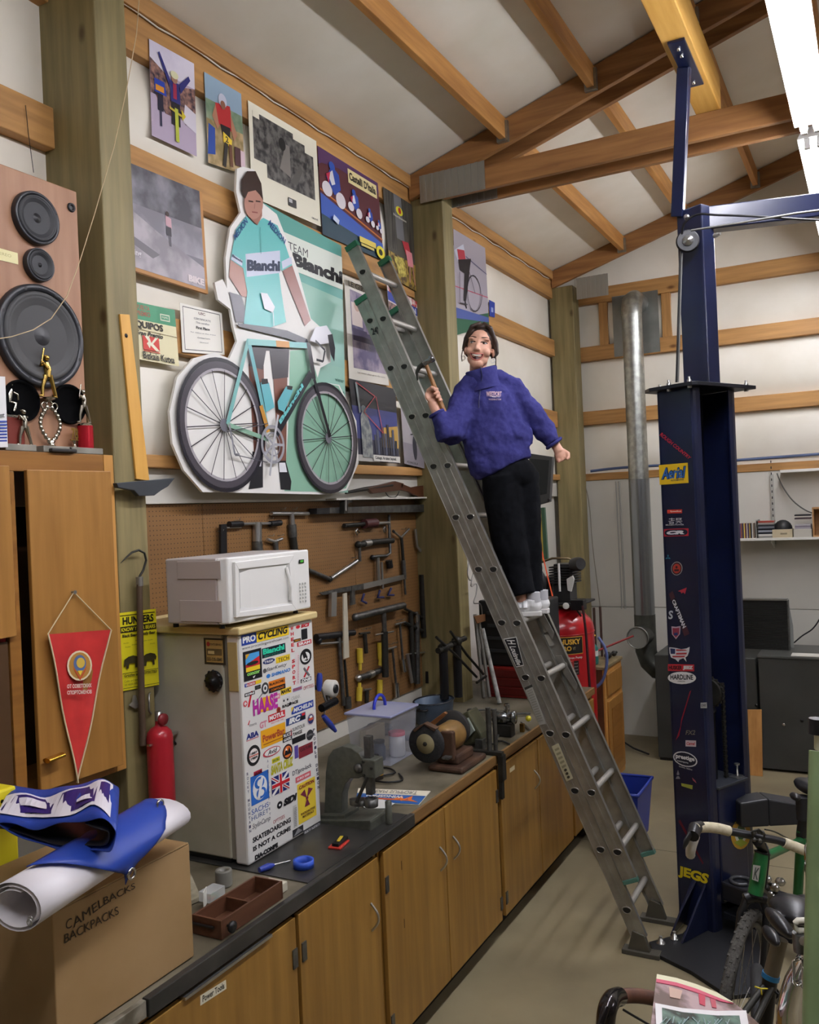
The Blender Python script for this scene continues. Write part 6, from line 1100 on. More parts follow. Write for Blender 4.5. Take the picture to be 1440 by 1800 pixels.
ls(lz, R4(283, 1582, 422, 1618, 2), '#c02c38', [('HUSKER', (.04, .2, .55, .8), '#3a1018', .05), ('JEEZ', (.58, .15, .96, .8), '#d8d8d8', .08)], []); ls(lz, R4(282, 1622, 432, 1686, 2), '#e4e4e4', [('HARDLINE', (.1, .36, .9, .78), '#15151a', .03), ('OFFROAD', (.36, .18, .62, .27), '#555')], [], True)
ls(lb, ((160, 405), (185, 405), (252, 110), (228, 130)), None, [], [('p', [(0, 0), (.6, .1), (.4, .4), (1, 1), (.6, 1), (.1, .45), (.35, .3)], '#8c1c30')]); ls(lb, R4(218, 345, 275, 372), None, [('FX2', (0, 0, 1, 1), '#7c7868', .02, .2)]); ls(lb, R4(218, 404, 280, 440, 2), '#c8b8bc', [('Camel', (.1, .25, .9, .75), '#c03a44', .03, .2)])
ls(lb, ((148, 545), (290, 572), (286, 485), (142, 458)), '#d8d8d8', [], [('e', (.05, .07, .95, .93), '#14182a')], True); ls(lb, ((160, 515), (272, 535), (270, 505), (160, 482)), None, [('prestige', (0, 0, 1, 1), '#e4e4e4', .04)]); ls(lb, ((168, 530), (235, 545), (233, 533), (168, 518)), None, [('motorsports', (0, 0, 1, 1), '#c8c8c8')]); ls(lb, ((180, 562), (258, 584), (258, 572), (180, 550)), None, [('boise, idaho', (0, 0, 1, 1), '#a8a8a8')])
ls(lb, R4(160, 578, 188, 630), None, [], [('p', [(.5, 1), (.2, .5), (.5, .4), (.8, .5)], '#8a8a90'), ('p', [(0, 0), (.3, .3), (.7, .3), (1, 0)], '#8a8a90')]); ls(lb, ((195, 672), (258, 692), (260, 668), (192, 655)), '#98a03c'); ls(lb, ((262, 640), (282, 656), (276, 640), (256, 622)), '#b0545c')
ls(lb, ((306, 216), (344, 216), (343, 182), (306, 184)), '#9fa2a4', [('DIE', (.15, .3, .85, .7), '#555')]); ls(lb, ((176, 880), (318, 1132), (324, 1122), (186, 868)), '#5c1424'); ls(lb, ((176, 1206), (345, 1266), (356, 1190), (168, 1134)), None, [('JEGS', (0, 0, 1, 1), '#d8c41c', .05, .1)])

ls(lb, ((482, 1048), (598, 1040), (600, 862), (484, 870)), '#b08a24', [('RAW GRAVEL', (.14, .84, .86, .96), '#26301c', .03)], [('e', (.2, .2, .8, .8), '#c8c8bc'), ('e', (.3, .3, .7, .85), '#2c5c38'), ('p', [(.15, .25), (.5, .35), (.85, .2), (.5, .08)], '#8a9c2c')], True, plane=(LP(.2108, .05, 0), E1))
# ---------------- back of the shop ----------------
STV = mat('charcoal steel cabinet', '#3f403c', .5, c2='#353632', scale=3)
ht = T('steel_heater', 'waist-high charcoal steel heater cabinet against the back wall with the flue running into it', 'heater', (1.15, 7.5, 0))
MB().bx((.945, 7.23, .02), (1.72, 7.9, .86), STV).build('body', ht, .008); MB().bx((.955, 7.24, 0), (1.71, 7.89, .02), BLK).build('plinth', ht)
DK = mat('duct grey', '#55564f', .4, .7, '#474842', 12)
s2 = T('steel_cabinet', 'wide dark grey steel cabinet with a top ledge at the right behind the lift', 'cabinet', (2.6, 7.5, 0))
MB().bx((1.74, 7.2, .02), (3.6, 7.775, .87), STV).build('body', s2, .006); MB().bx((1.735, 7.19, .872), (3.62, 7.78, .89), mat('grey ledge', '#4d4e4a', .4)).build('top', s2, .003)
for x, y in ((1378, 1274), (1410, 1267), (1433, 1269), (1330, 1240)): c = wp(x, y, 1, 7.198); MB().lathe([(.012, 0), (.012, -.003), (0, -.004)], (c.x, 7.2, c.z), (0, 1, 0), CHR if x == 1378 else BLK, 10).build('screw', s2)
tag(MB().prism([wp(1311, 1248, 1, 7.15), wp(1339, 1248, 1, 7.15), V((wp(1339, 1248, 1, 7.15).x, 7.05, 0)), V((wp(1311, 1248, 1, 7.15).x, 7.05, 0))], (0, .02, 0), wood('pine plank', '#b8874a', '#9c6c34', 2)).build('plank', None, .002), 'short pine plank leaning on the dark steel cabinet beside the lift', 'plank')
rd_ = T('radiator_core', 'black finned radiator core standing on the steel cabinet', 'radiator', (2.0, 7.6, .89)); a = wp(1300, 1142, 1, 7.5); b = wp(1384, 1055, 1, 7.5)
m = MB(); n = 34
for i in range(n): z = .893+(b.z-.893)*i/n; m.bx((a.x, 7.47, z), (b.x, 7.53, z+.006), mat('black fins', '#22231f', .5))
m.build('fins', rd_); MB().bx((a.x-.0, 7.485, .893), (b.x, 7.515, b.z), F('#191a18')).build('core', rd_); MB().bx((a.x-.01, 7.46, b.z), (b.x+.005, 7.54, b.z+.012), STEEL).build('top_rail', rd_); MB().bx((b.x, 7.46, .893), (b.x+.01, 7.54, b.z), DSTEEL).build('side_rail', rd_)
tag(MB().prism([wp(1385, 1052, 1, 7.6), wp(1394, 1100, 1, 7.6), V((wp(1396, 1142, 1, 7.6).x, 7.6, .892)), V((wp(1386, 1142, 1, 7.6).x, 7.6, .892))], (0, .015, 0), mat('grey panel', '#8d8e88', .4)).build('curved_panel', None), 'grey curved panel standing behind the radiator core', 'panel')
c = wp(1418, 1150, 2, .892); tag(MB().bx((c.x-.1, c.y-.12, .892), (c.x+.2, c.y, .9), F('#d8d6cc')).build('paper_pad', None, .002), 'white paper pad lying on the steel cabinet at the right edge', 'paper')
tag(MB().tube(smooth([wp(x, y, 1, 7.7) for x, y in ((1396, 1130), (1410, 1118), (1428, 1106), (1440, 1090), (1450, 1070))]), .006, BLK, 6).build('cable', None), 'dark cable rising from the steel cabinet at the right edge', 'cable')
# flue
fl = T('flue_pipe', 'galvanised flue pipe rising from the heater to a plate in the back wall', 'pipe', (.75, 7.62, .6)); fx = wp(1108, 800, 1, 7.6).x; fr_ = .085
q = [wp(x, y, 1, 7.6) for x, y in ((1109, 535), (1109, 845), (1119, 1082), (1120, 1130))]; X0 = q[0].x; zt1 = q[0].z-.09; zj = q[1].z; zk = q[2].z
GAL2 = mat('bright duct', '#8e9192', .25, .85)
MB().tube([(X0, 7.62, zj), (X0, 7.62, zt1)], fr_, GALV, 28).build('upper_section', fl); MB().tube([(X0, 7.62, zk), (X0, 7.62, zj+.01)], fr_*1.04, GAL2, 28).build('lower_section', fl)
MB().tube([(X0, 7.62, zt1), (X0, 7.62, zt1+.06), (X0, 7.65, zt1+.12), (X0, 7.72, zt1+.15), (X0, 7.94, zt1+.15)], [fr_*1.03, fr_*1.03, fr_*1.02, fr_, fr_], GALV, 28, up=(1, 0, 0)).build('elbow', fl)
ze = .66; MB().tube([(X0, 7.62, zk+.01), (X0, 7.62, ze+.16), (X0+.03, 7.62, ze+.07), (X0+.09, 7.62, ze+.01), (X0+.16, 7.62, ze), (.95, 7.62, ze)], fr_*1.06, DK, 24, up=(0, 1, 0)).build('bottom_elbow', fl)
m = MB(); tz = wp(1114, 1120, 1, 7.45).z; m.tube([(X0, 7.62, tz), (X0-.02, 7.42, tz)], fr_*1.02, DK, 24, cap=False); m.build('draft_tee', fl); MB().disc((X0-.02, 7.425, tz), (0, -1, 0), fr_*.98, mat('damper plate', '#7b7a72', .5), 24).build('damper', fl); MB().tube([(X0-.02+.09*math.cos(a), 7.42, tz+.09*math.sin(a)) for a in [i*math.pi/12 for i in range(24)]], .006, GALV, 6, closed=True).build('tee_rim', fl)
a = wp(1076, 522, 1, 7.9); b = wp(1161, 618, 1, 7.9); tag(MB().bx((a.x, 7.895, b.z), (b.x, 7.90, a.z), mat('zinc wall plate', '#8f928e', .35, .7, '#7c7f7c', 5)).build('wall_plate', None), 'square zinc plate on the back wall behind the flue elbow', 'plate')
MB().tube([(X0+.12, 7.9, zt1+.15), (X0+.16, 7.9, zt1+.08)], .004, STEEL).build('stay_wire', fl)
# conduit along the back wall
tag(MB().tube(smooth([(.30, YB-.10, 2.405), (.6, YB-.08, 2.42), (1.2, YB-.07, 2.42), (2.4, YB-.07, 2.435), (3.6, YB-.07, 2.45)]), .012, mat('blue grey hose', '#4a5878', .5), 8).build('air_hose', None), 'blue grey air hose running along the back wall above the white panels', 'hose')
tag(MB().tube(smooth([wp(x, y, 1, 7.85) for x, y in ((940, 838), (965, 838), (1000, 836), (1020, 832), (1035, 880), (1042, 960), (1052, 1040), (1056, 1075))]), .004, mat('beige wire', '#8b8574', .6), 6).build('wall_wire', None), 'thin beige wire running down the back wall left of the flue', 'wire')
tag(MB().tube([(.56, 7.86, 1.15), (.555, 7.86, 2.3)], .010, mat('grey conduit', '#a9a9a2', .4), 8).tube([(.53, 7.86, 1.15), (.525, 7.86, 2.3)], .006, mat('grey conduit', '#a9a9a2', .4), 8).build('conduit', None), 'grey conduit standing on the back wall left of the flue pipe', 'conduit')
# shelf with music discs
SHW = mat('white shelf', '#dad8d0', .4); sz = wp(1300, 949, 1, 7.75).z
sh_ = T('wall_shelf', 'white shelf on slotted brackets holding discs and boxes on the back wall', 'shelf', (2.4, 7.8, sz)); MB().bx((1.5, 7.66, sz-.006), (3.4, 7.925, sz+.014), SHW).build('shelf_board', sh_, .002)
for x in (1359,): 
    bx_ = wp(x, 900, 1, 7.9).x; MB().bx((bx_-.012, 7.90, sz-.05), (bx_+.012, 7.93, 2.29), mat('slotted track', '#a9a8a0', .4)).build('track', sh_)
    for i in range(12): MB().bx((bx_-.004, 7.898, sz+.08+i*.05), (bx_+.004, 7.9, sz+.1+i*.05), BLK).build('slot', sh_)
    MB().prism([(bx_-.004, 7.9, sz-.007), (bx_-.004, 7.68, sz-.007), (bx_-.004, 7.68, sz-.02), (bx_-.004, 7.9, sz-.08)], (.008, 0, 0), SHW).build('bracket', sh_)
tag(MB().tube(smooth([wp(x, y, 1, 7.88) for x, y in ((1366, 832), (1376, 855), (1394, 880), (1415, 896), (1432, 903))]), .006, F('#5a5a54'), 6).build('cable', None), 'grey cable drooping above the disc shelf', 'cable')
zs = sz+.0145; rng = random.Random(11); x = wp(1299, 940, 1, 7.72).x; k = 0; cds = ['#d8d4c8', '#6a4a6c', '#8a5a3c', '#3a3c5c', '#c8b05a', '#5a2c34', '#b0a8a0', '#463c52', '#a08848', '#2c2a30', '#c0bcb4', '#7c6a5c']
words = ['white', 'plum', 'brown', 'navy', 'yellow', 'maroon', 'light grey', 'violet', 'ochre', 'black', 'off-white', 'taupe']
for i in range(12):
    w = .0105; tag(MB().bx((x, 7.70, zs), (x+w-.001, 7.82, zs+.124), F(cds[i], .3)).build('disc_case', None, .001), words[i]+' disc case standing in the upright row at the left of the shelf', 'disc case', 'disc cases standing upright on the shelf'); x += w
x += .01; tag(MB().bx((x, 7.70, zs), (x+.02, 7.82, zs+.15), F('#9a9890')).build('book_end', None, .001), 'taller grey sleeve at the end of the upright disc row', 'sleeve')
x1 = wp(1330, 940, 1, 7.72).x; cols = ['#8b8a84', '#c8c6c0', '#23252c', '#8c9098', '#1c1e26', '#6c6f76', '#2a2c30', '#a09a94', '#a0483c']; pos = ['lowest', 'second', 'third', 'fourth', 'fifth', 'sixth', 'seventh', 'eighth', 'topmost, reddish']
for i in range(9): tag(MB().bx((x1+rng.uniform(0, .006), 7.70, zs+i*.0155), (x1+.14, 7.82, zs+i*.0155+.0145), F(cols[i], .3)).build('disc_case', None, .001), pos[i]+' disc case up the flat stack left of the black cap', 'disc case', 'disc cases stacked flat on the shelf')
x2 = wp(1359, 940, 1, 7.72).x; x3 = wp(1394, 940, 1, 7.72).x; tag(MB().bx((x2, 7.68, zs), (x3, 7.85, zs+.066), F('#bdb092')).bx((x2+.06, 7.678, zs+.025), (x2+.11, 7.68, zs+.04), F('#8a8068')).build('beige_box', None, .003), 'low beige box under the black cap on the disc shelf', 'box')
tag(MB().ball(((x2+x3)/2, 7.76, zs+.067), (.072, .07, .075), F('#141416'), 20).build('flat_cap', None), 'black rounded cap sitting on the low beige box', 'cap')
x4 = wp(1396, 940, 1, 7.72).x; x5 = wp(1428, 940, 1, 7.72).x; tag(MB().bx((x4, 7.68, zs), (x5, 7.86, zs+.064), F('#b7b3a8')).build('grey_box', None, .003), 'low pale grey box on the disc shelf right of the black cap', 'box')
for i in range(5): tag(MB().bx((x4+.01, 7.70, zs+.065+i*.013*(2 if i > 2 else 1)), (x5-.005, 7.82, zs+.077+i*.013*(2 if i > 2 else 1)), F(['#9c989c', '#7c7480', '#aaa6a8', '#3a2c30', '#1c1a1c'][i])).build('disc_case', None, .001), ['pale grey', 'mauve grey', 'silver', 'dark brown', 'black'][i]+' disc case on the pale grey box', 'disc case')
cr = T('wooden_crate', 'small pine crate at the right end of the disc shelf', 'crate', (2.5, 7.75, zs)); cx = wp(1430, 940, 1, 7.72).x; PN = wood('pine crate', '#b58a5c', '#9c7044', 0)
for a, b in (((cx, 7.68, zs), (cx+.3, 7.86, zs+.012)), ((cx, 7.68, zs+.22), (cx+.3, 7.86, zs+.235)), ((cx, 7.68, zs+.0125), (cx+.012, 7.86, zs+.2195)), ((cx+.288, 7.68, zs+.0125), (cx+.3, 7.86, zs+.2195)), ((cx+.0125, 7.85, zs+.0125), (cx+.2875, 7.86, zs+.2195))): MB().bx(a, b, PN).build('crate_board', cr, .001)
# ---------------- compressor ----------------
RED = mat('red tank enamel', '#b3161c', .28, c2='#98121a', scale=3, coat=.3); cp = T('air_compressor', 'tall red upright air compressor with a black pump on top beyond the bench', 'air compressor', (.60, 5.98, 0))
ccx, ccy, tr_ = .555, 5.98, .26
m = MB(); pf = [(.20, .10), (.24, .12), (tr_, .18), (tr_, 1.24)]+[(tr_*math.cos(a), 1.24+.16*math.sin(a)) for a in [i*math.pi/14 for i in range(1, 7)]]+[(.0, 1.40)]
m.lathe(pf, (ccx, ccy, 0), (0, 0, 1), RED, 40); m.build('tank', cp)
MB().tube([(ccx+tr_*1.004*math.cos(a), ccy+tr_*1.004*math.sin(a), 1.22) for a in [i*math.pi/20 for i in range(40)]], .003, RED, 6, closed=True).build('weld_seam', cp)
for a in (-2.4, -.7, .9, 2.4): MB().box((ccx+.22*math.cos(a), ccy+.22*math.sin(a), .08), (.05, .05, .16), RED).build('tank_foot', cp, .003)
fd_ = (V((2.6, 0, 0))-V((ccx, ccy, 0))).normalized(); la = math.atan2(fd_.y, fd_.x)-.06
def cyl(u, z, off=.0015): a = la+u/tr_; return V((ccx+(tr_+off)*math.cos(a), ccy+(tr_+off)*math.sin(a), z))
def cpatch(u0, u1, z0, z1, mt, off, nm, par=cp):
    m = MB(); n = 10; m.add([cyl(u0+(u1-u0)*i/n, z, off) for i in range(n+1) for z in (z0, z1)], [(2*i, 2*i+2, 2*i+3, 2*i+1) for i in range(n)], mt); return m.build(nm, par, fix=False)
lbz = wp(1010, 1138, 1, 5.72).z; zA, zB = lbz-.055, lbz+.055
lbp = cpatch(-.06, .20, zA-.005, zB+.005, F('#c8a03c'), .001, 'brand_label'); cpatch(-.057, .197, zA, zB, F('#14110e'), .0018, 'label_field')
def ctext(s, u0, u1, z0, z1, col, bold=.04):
    vs, fs = textgeo(s, bold, 0); MB().add([cyl(u0+(u1-u0)*x, z0+(z1-z0)*y, .003) for x, y in vs], fs, F(col)).build('label_lettering', cp, fix=False)
ctext('HUSKY', .03, .18, lbz+.008, lbz+.045, '#d8a83c'); ctext('PRO', .03, .11, lbz-.035, lbz-.002, '#d8a83c'); ctext('VT', .12, .14, lbz-.03, lbz-.01, '#b8a878', 0)
MB().add([cyl(u, z, .003) for u, z in ((-.045, lbz+.02), (-.02, lbz+.04), (.015, lbz+.02), (-.015, lbz+.002))], [(0, 1, 2, 3)], F('#c89a3c')).build('label_emblem', cp, fix=False)
ctext('Cast Iron Pump', .04, .19, lbz-.095, lbz-.075, '#d8d0c8', .02); cpatch(.05, .16, lbz-.2, lbz-.105, F('#1a1412'), .0018, 'spec_label')
for i in range(4): ctext('oil lubricated', .06, .15, lbz-.125-.022*i, lbz-.117-.022*i, '#b8b0a8', 0)
PMP = mat('black pump casting', '#1d1d1e', .45, c2='#2a2a2b', scale=20)
MB().bx((ccx-.2, ccy-.16, 1.42), (ccx+.24, ccy+.16, 1.435), PMP).build('pump_platform', cp, .004)
m = MB(); m.bx((ccx+.02, ccy-.1, 1.436), (ccx+.14, ccy+.06, 1.56), PMP)
for i in range(7): m.bx((ccx+.0, ccy-.12, 1.565+i*.018), (ccx+.17, ccy+.08, 1.575+i*.018), PMP)
m.bx((ccx+.03, ccy-.1, 1.56), (ccx+.14, ccy+.06, 1.70), PMP); m.build('pump', cp, .002)
MB().lathe([(.12, 0), (.13, .01), (.13, .03), (.12, .04), (.02, .04)], (ccx-.12, ccy-.22, 1.58), (.15, 1, 0), PMP, 28).build('flywheel', cp); MB().bx((ccx-.16, ccy-.02, 1.436), (ccx-.02, ccy+.14, 1.6), PMP).build('motor', cp, .02)
MB().tube([(ccx-.04, ccy-.14, 1.72), (ccx+.04, ccy-.15, 1.745), (ccx+.14, ccy-.1, 1.74), (ccx+.2, ccy-.1, 1.7)], .008, mat('copper tube', '#7a6a50', .3, .8), 8).build('transfer_pipe', cp)
MB().lathe([(.045, 0), (.048, .06), (.04, .08)], (ccx+.19, ccy-.14, 1.70), (.8, -.6, .1), PMP, 18).build('air_filter', cp)
cc_ = wp(1000, 1015, 1, 5.75); MB().tube([(cc_.x-.05, cc_.y-.05, cc_.z-.09), (cc_.x-.05, cc_.y-.05, cc_.z+.1)], .008, F('#d8d8d4'), 8).build('breather_pipe', cp); tg_ = tag(MB().prism([wp(x, y, 1, 5.68) for x, y in ((996, 1018), (1006, 1012), (1009, 1018), (1004, 1040), (998, 1038))], (.0, .02, 0), F('#c8c8c2')).build('paper_funnel', None), 'folded white paper stuck beside the black compressor pump', 'paper')
g = wp(995, 1065, 1, 5.72); MB().lathe([(.022, 0), (.022, .012), (.018, .014), (0, .014)], g, (.3, -1, 0), F('#c8c6be'), 20).build('pressure_gauge', cp); MB().bx((g.x+.03, g.y, g.z-.03), (g.x+.12, g.y+.08, g.z+.04), BLK).build('pressure_switch', cp, .004); MB().tube([(g.x, g.y+.01, g.z), (g.x+.05, g.y+.05, g.z-.02), (g.x+.07, g.y+.1, g.z-.08)], .007, IRON, 8).build('manifold', cp)
MB().tube(smooth([wp(x, y, 1, 5.7) for x, y in ((1024, 1065), (1030, 1110), (1035, 1180), (1041, 1260), (1048, 1330))]), .009, F('#3a1418'), 8).build('drain_hose', cp)
# orange strap and vertical level
tag(MB().tube([wp(x, y, 1, 5.55) for x, y in ((948, 950), (954, 975), (962, 1010), (972, 1050), (980, 1085))], .012, mat('orange webbing', '#c84a22', .6), 4, sc=(1, .3)).tube([wp(x, y, 1, 5.55) for x, y in ((974, 1085), (966, 1098), (975, 1112))], .01, mat('orange webbing', '#c84a22', .6), 6).build('orange_strap', None), 'orange strap hanging in front of the red compressor', 'strap')
tag(MB().prism([wp(x, y, 1, 6.1) for x, y in ((946, 893), (957, 892), (963, 985), (953, 990))], (0, .03, 0), mat('green metal', '#3c5a44', .4)).prism([wp(x, y, 1, 6.095) for x, y in ((948, 896), (951, 896), (956, 985), (953, 986))], (0, .006, 0), F('#a88f3c')).build('spirit_level', None, .001), 'green and brass spirit level hanging on the wall behind her trousers', 'level')
mo = T('monitor', 'small dark grey television hanging on the far left wall behind her hip', 'monitor', (.5, 6.1, 2.15)); a = wp(938, 888, 1, 6.1); b = wp(970, 800, 1, 6.1)
MB().prism([wp(x, y, 1, 6.1) for x, y in ((930, 797), (971, 803), (966, 882), (928, 893))], (0, .05, 0), mat('dark grey tv plastic', '#3b3c3c', .4)).build('housing', mo, .003); MB().prism([wp(x, y, 1, 6.095) for x, y in ((932, 806), (965, 809), (961, 868), (931, 874))], (0, .004, 0), mat('tv screen', '#2c2f30', .15)).build('screen', mo); MB().lathe([(.01, 0), (.01, .02)], wp(966, 879, 1, 6.09), (0, -1, 0), BLK, 10).build('knob', mo)
MB().bx((.02, 6.1, 2.2), (a.x, 6.15, 2.24), IRON).build('wall_arm', mo)
# small oak cabinet
sc_ = T('drawer_cabinet', 'small oak cabinet with one drawer over a door beside the red compressor', 'cabinet', (.6, 6.5, 0)); xa, ya, yb_ = .80, 6.26, 6.74; zc = .90
MB().bx((.33, ya, .05), (xa-.012, yb_, zc), mat('dark brown side', '#5f3c22', .5, c2='#4c2e19', scale=4)).build('carcass', sc_, .002); MB().bx((.31, ya-.01, zc+.001), (xa+.012, yb_+.01, zc+.022), mat('dusty top', '#8b7a58', .6, c2='#6c5c40', scale=8)).build('top', sc_, .002)
MB().bx((xa-.011, ya, .05), (xa, yb_, zc), CABS).build('face_frame', sc_); MB().bx((xa+.001, ya+.05, .70), (xa+.016, yb_-.04, .86), DOORO).build('drawer', sc_, .005); d_ = MB().bx((xa+.001, ya+.05, .10), (xa+.016, yb_-.04, .66), DOORO).build('door', sc_, .004); MB().bx((xa+.0165, ya+.11, .16), (xa+.02, yb_-.1, .6), CABF).build('door_panel', d_, .002); MB().bx((.35, ya+.02, 0), (xa-.05, yb_-.02, .05), BLK).build('plinth', sc_)
tp0 = T('propane_torch', 'small green gas cylinder with a brass torch head on the oak cabinet', 'torch', (.78, 6.35, .925)); c = wp(1060, 1168, 2, .925); gx_ = (.70, 6.36)
MB().lathe([(.032, 0), (.035, .01), (.035, .12), (.02, .14), (.012, .15)], (*gx_, .925), (0, 0, 1), mat('teal cylinder', '#2a6c64', .35), 20).build('cylinder', tp0); MB().lathe([(.0355, .06), (.0355, .1)], (*gx_, .925), (0, 0, 1), F('#c8c8c0'), 20).build('label_band', tp0); MB().tube([(*gx_, 1.075), (*gx_, 1.12), (gx_[0]+.02, gx_[1]-.02, 1.14)], .008, mat('brass', '#c99a3a', .2, .9), 8).build('torch_head', tp0)
MB().lathe([(.028, 0), (.03, .01), (.03, .18), (.02, .2)], (gx_[0]-.09, gx_[1]+.02, .925), (0, 0, 1), mat('clear bottle', '#8c9c9a', .15, alpha=.7), 20).build('x', None); tag(bpy.data.objects['x'], 'clear grey bottle on the oak cabinet left of the torch', 'bottle'); bpy.data.objects['x'].name = 'clear_bottle'
c = wp(1035, 1150, 1, 6.2); tag(MB().ball((gx_[0]-.05, gx_[1]-.06, 1.0), (.03, .03, .035), mat('blue plastic cap', '#2c5ca8', .3), 14).tube([(gx_[0]-.05, gx_[1]-.06, .925), (gx_[0]-.05, gx_[1]-.06, 1.0)], .018, F('#b8c4cc'), 12).build('oiler', None), 'small bottle with a big blue cap on the oak cabinet', 'bottle')
tag(MB().tube(smooth([wp(x, y, 1, 6.1) for x, y in ((1052, 1120), (1064, 1140), (1067, 1165), (1060, 1195), (1045, 1210), (1030, 1214))]), .011, mat('blue grey rubber', '#586a9a', .5), 8).build('blue_hose', None), 'blue grey hose looping down from the torch in front of the oak cabinet', 'hose')
for (x0, x1_, zt_2) in ((1043, 1050, 1068), (1054, 1061, 1066)):
    a = wp(x0, zt_2, 1, 6.7); b = wp(x1_, 1150, 1, 6.7); zb_ = .924; m = MB(); m.bx((a.x, 6.68, zb_), (b.x, 6.70, a.z), mat('rusty iron', '#3e2a20', .7)); m.build('angle_iron', None, .001); tag(bpy.data.objects[[o.name for o in bpy.data.objects if o.name.startswith('angle_iron')][-1]], ('left' if x0 == 1043 else 'right')+' one of two rusty iron bars standing behind the torch', 'iron bar')
a = wp(1048, 1145, 1, 6.5); b = wp(1113, 1118, 1, 6.9); tag(MB().tube([(a.x, 6.5, a.z), b], .008, F('#7c2424'), 8).build('red_rod', None), 'thin red rod slanting from the oak cabinet toward the flue tee', 'rod')
c = wp(1085, 1150, 1, 6.6); tag(MB().ball((.74, 6.6, .95), (.03, .04, .026), IRON, 10).ball((.77, 6.66, .955), .022, IRON, 10).tube([(.74, 6.6, .95), (.78, 6.7, .96)], .01, IRON, 8).build('valve_parts', None), 'dark iron valve lying on the oak cabinet’s right side', 'valve')
# blue recycling bin and helmet cam
rb_ = T('recycling_bin', 'blue open recycling bin on the floor behind the ladder', 'bin', (1.0, 6.0, 0)); c = wp(1130, 1430, 2, 0.02); BLB = mat('blue bin plastic', '#1f3590', .4)
bx0 = V((.86, 5.72, 0)); lo = [(0.98, 5.35), (1.22, 5.35), (1.22, 5.66), (.98, 5.66)]; cz = [(.95, 5.31), (1.25, 5.31), (1.25, 5.70), (.95, 5.70)]
m = MB(); m.prism([(*p, .0) for p in lo], (0, 0, .006), BLB)
for i in range(4): j = (i+1) % 4; m.add([(*lo[i], .0), (*lo[j], .0), (*cz[j], .33), (*cz[i], .33)], [(0, 1, 2, 3)], BLB)
o = m.build('bin_body', rb_, fix=False); s_ = o.modifiers.new('solid', 'SOLIDIFY'); s_.thickness = .005; MB().tube([(*p, .33) for p in cz], .011, BLB, 8, closed=True).build('rim', rb_)
gr = T('angle_grinder', 'angle grinder with a blue cap standing on the floor behind the ladder', 'grinder', (1.05, 5.1, 0)); c = wp(1122, 1450, 1, 5.0)
MB().lathe([(.02, 0), (.075, .01), (.08, .03), (.07, .045), (.02, .05)], (1.2, 4.98, .082), (.7, -.7, 0), mat('clear guard', '#3b3d3c', .3, .5), 24).build('guard', gr); MB().tube([(1.2, 4.98, .08), (1.12, 5.1, .07), (1.02, 5.22, .06)], [.035, .04, .03], BLK, 12).build('body', gr); MB().ball((1.27, 4.93, .09), .022, F('#23357c'), 10).build('knob', gr)
tag(MB().tube([wp(1062, 1425, 2, .05), wp(1075, 1450, 2, .03)], [.025, .03], mat('blue bottle', '#2f6fae', .3), 12).build('blue_bottle', None), 'small blue bottle lying on the floor between the ladder rails', 'bottle')
tag(MB().ball((.52, 7.5, .1), (.07, .1, .1), BLK, 10).tube([(.38, 7.45, .02), (.5, 7.5, .1), (.7, 7.4, .03), (.85, 7.3, .02)], .008, BLK, 6).build('power_adapter', None), 'black plug transformer and cables on the floor at the back wall', 'adapter')
# parts heap, red chest and frames behind the bench end
RC = T('tool_chest', 'red tool chest with dark drawers behind the ladder at the end of the bench', 'tool chest', (.5, 5.2, .912)); a = wp(915, 1250, 1, 5.2)
MB().bx((.36, 5.16, .912), (.82, 5.52, 1.10), mat('red chest paint', '#7c1a16', .4)).build('body', RC, .004)
for i in range(3): MB().bx((.38, 5.155, .93+i*.055), (.80, 5.16, .975+i*.055), mat('dark red drawer', '#5c1410', .4)).build('drawer', RC, .002)
BKB = mat('black metal case', '#17181a', .4)
tag(MB().bx((.30, 5.2, 1.102), (.74, 5.5, 1.52), BKB).build('black_machine_case', None, .01), 'black metal case stacked on the red tool chest', 'case'); 
for i, z in enumerate((1.19, 1.27, 1.35, 1.43)): MB().bx((.36, 5.19, z), (.70, 5.2, z+.02), F('#2c2e30')).build('ridge', bpy.data.objects['black_machine_case'])
for i, (p0, p1, r, mt, w) in enumerate((((836, 1012), (868, 1200), .014, 'w', 'white speckled tube standing highest among the tubes'), ((835, 1080), (848, 1200), .012, 'g', 'grey metal tube, leftmost of the leaning tubes'), ((841, 1085), (858, 1205), .012, 'g', 'grey metal tube between the white tube and the post'), ((846, 1100), (874, 1215), .009, 'd', 'thin dark tube leaning just behind the white tube'))):
    q0 = wp(*p0, 1, 5.16+.02*i) ; q1 = wp(*p1, 1, 5.1+.02*i)
    if mt == 'w': q0 = wp(848, 1105, 1, 5.05); q1 = wp(871, 1205, 1, 5.0)
    q1 = q0+(q1-q0)*((q0.z-.915)/(q0.z-q1.z))
    tag(MB().tube([q0, q1], r, {'w': mat('white flaking tube', '#bcbcb6', .5, c2='#8c8c86', scale=30), 'g': ALU, 'd': IRON}[mt], 10).build('metal_tube', None), w, 'tube')
for i, pts in enumerate((((767, 1120), (800, 1150), (838, 1190)), ((792, 1110), (820, 1150), (850, 1185)), ((838, 1200), (860, 1185), (880, 1180)))):
    m = MB(); m.tube([wp(x, y, 0, .36) for x, y in pts], .008, IRON, 8)
    tag(m.build('bicycle_stay', None), ['dark thin frame tube slanting across the second post, lower one', 'dark thin frame tube slanting across the second post, upper one', 'dark short frame tube lying at the foot of the second post'][i], 'frame tube')
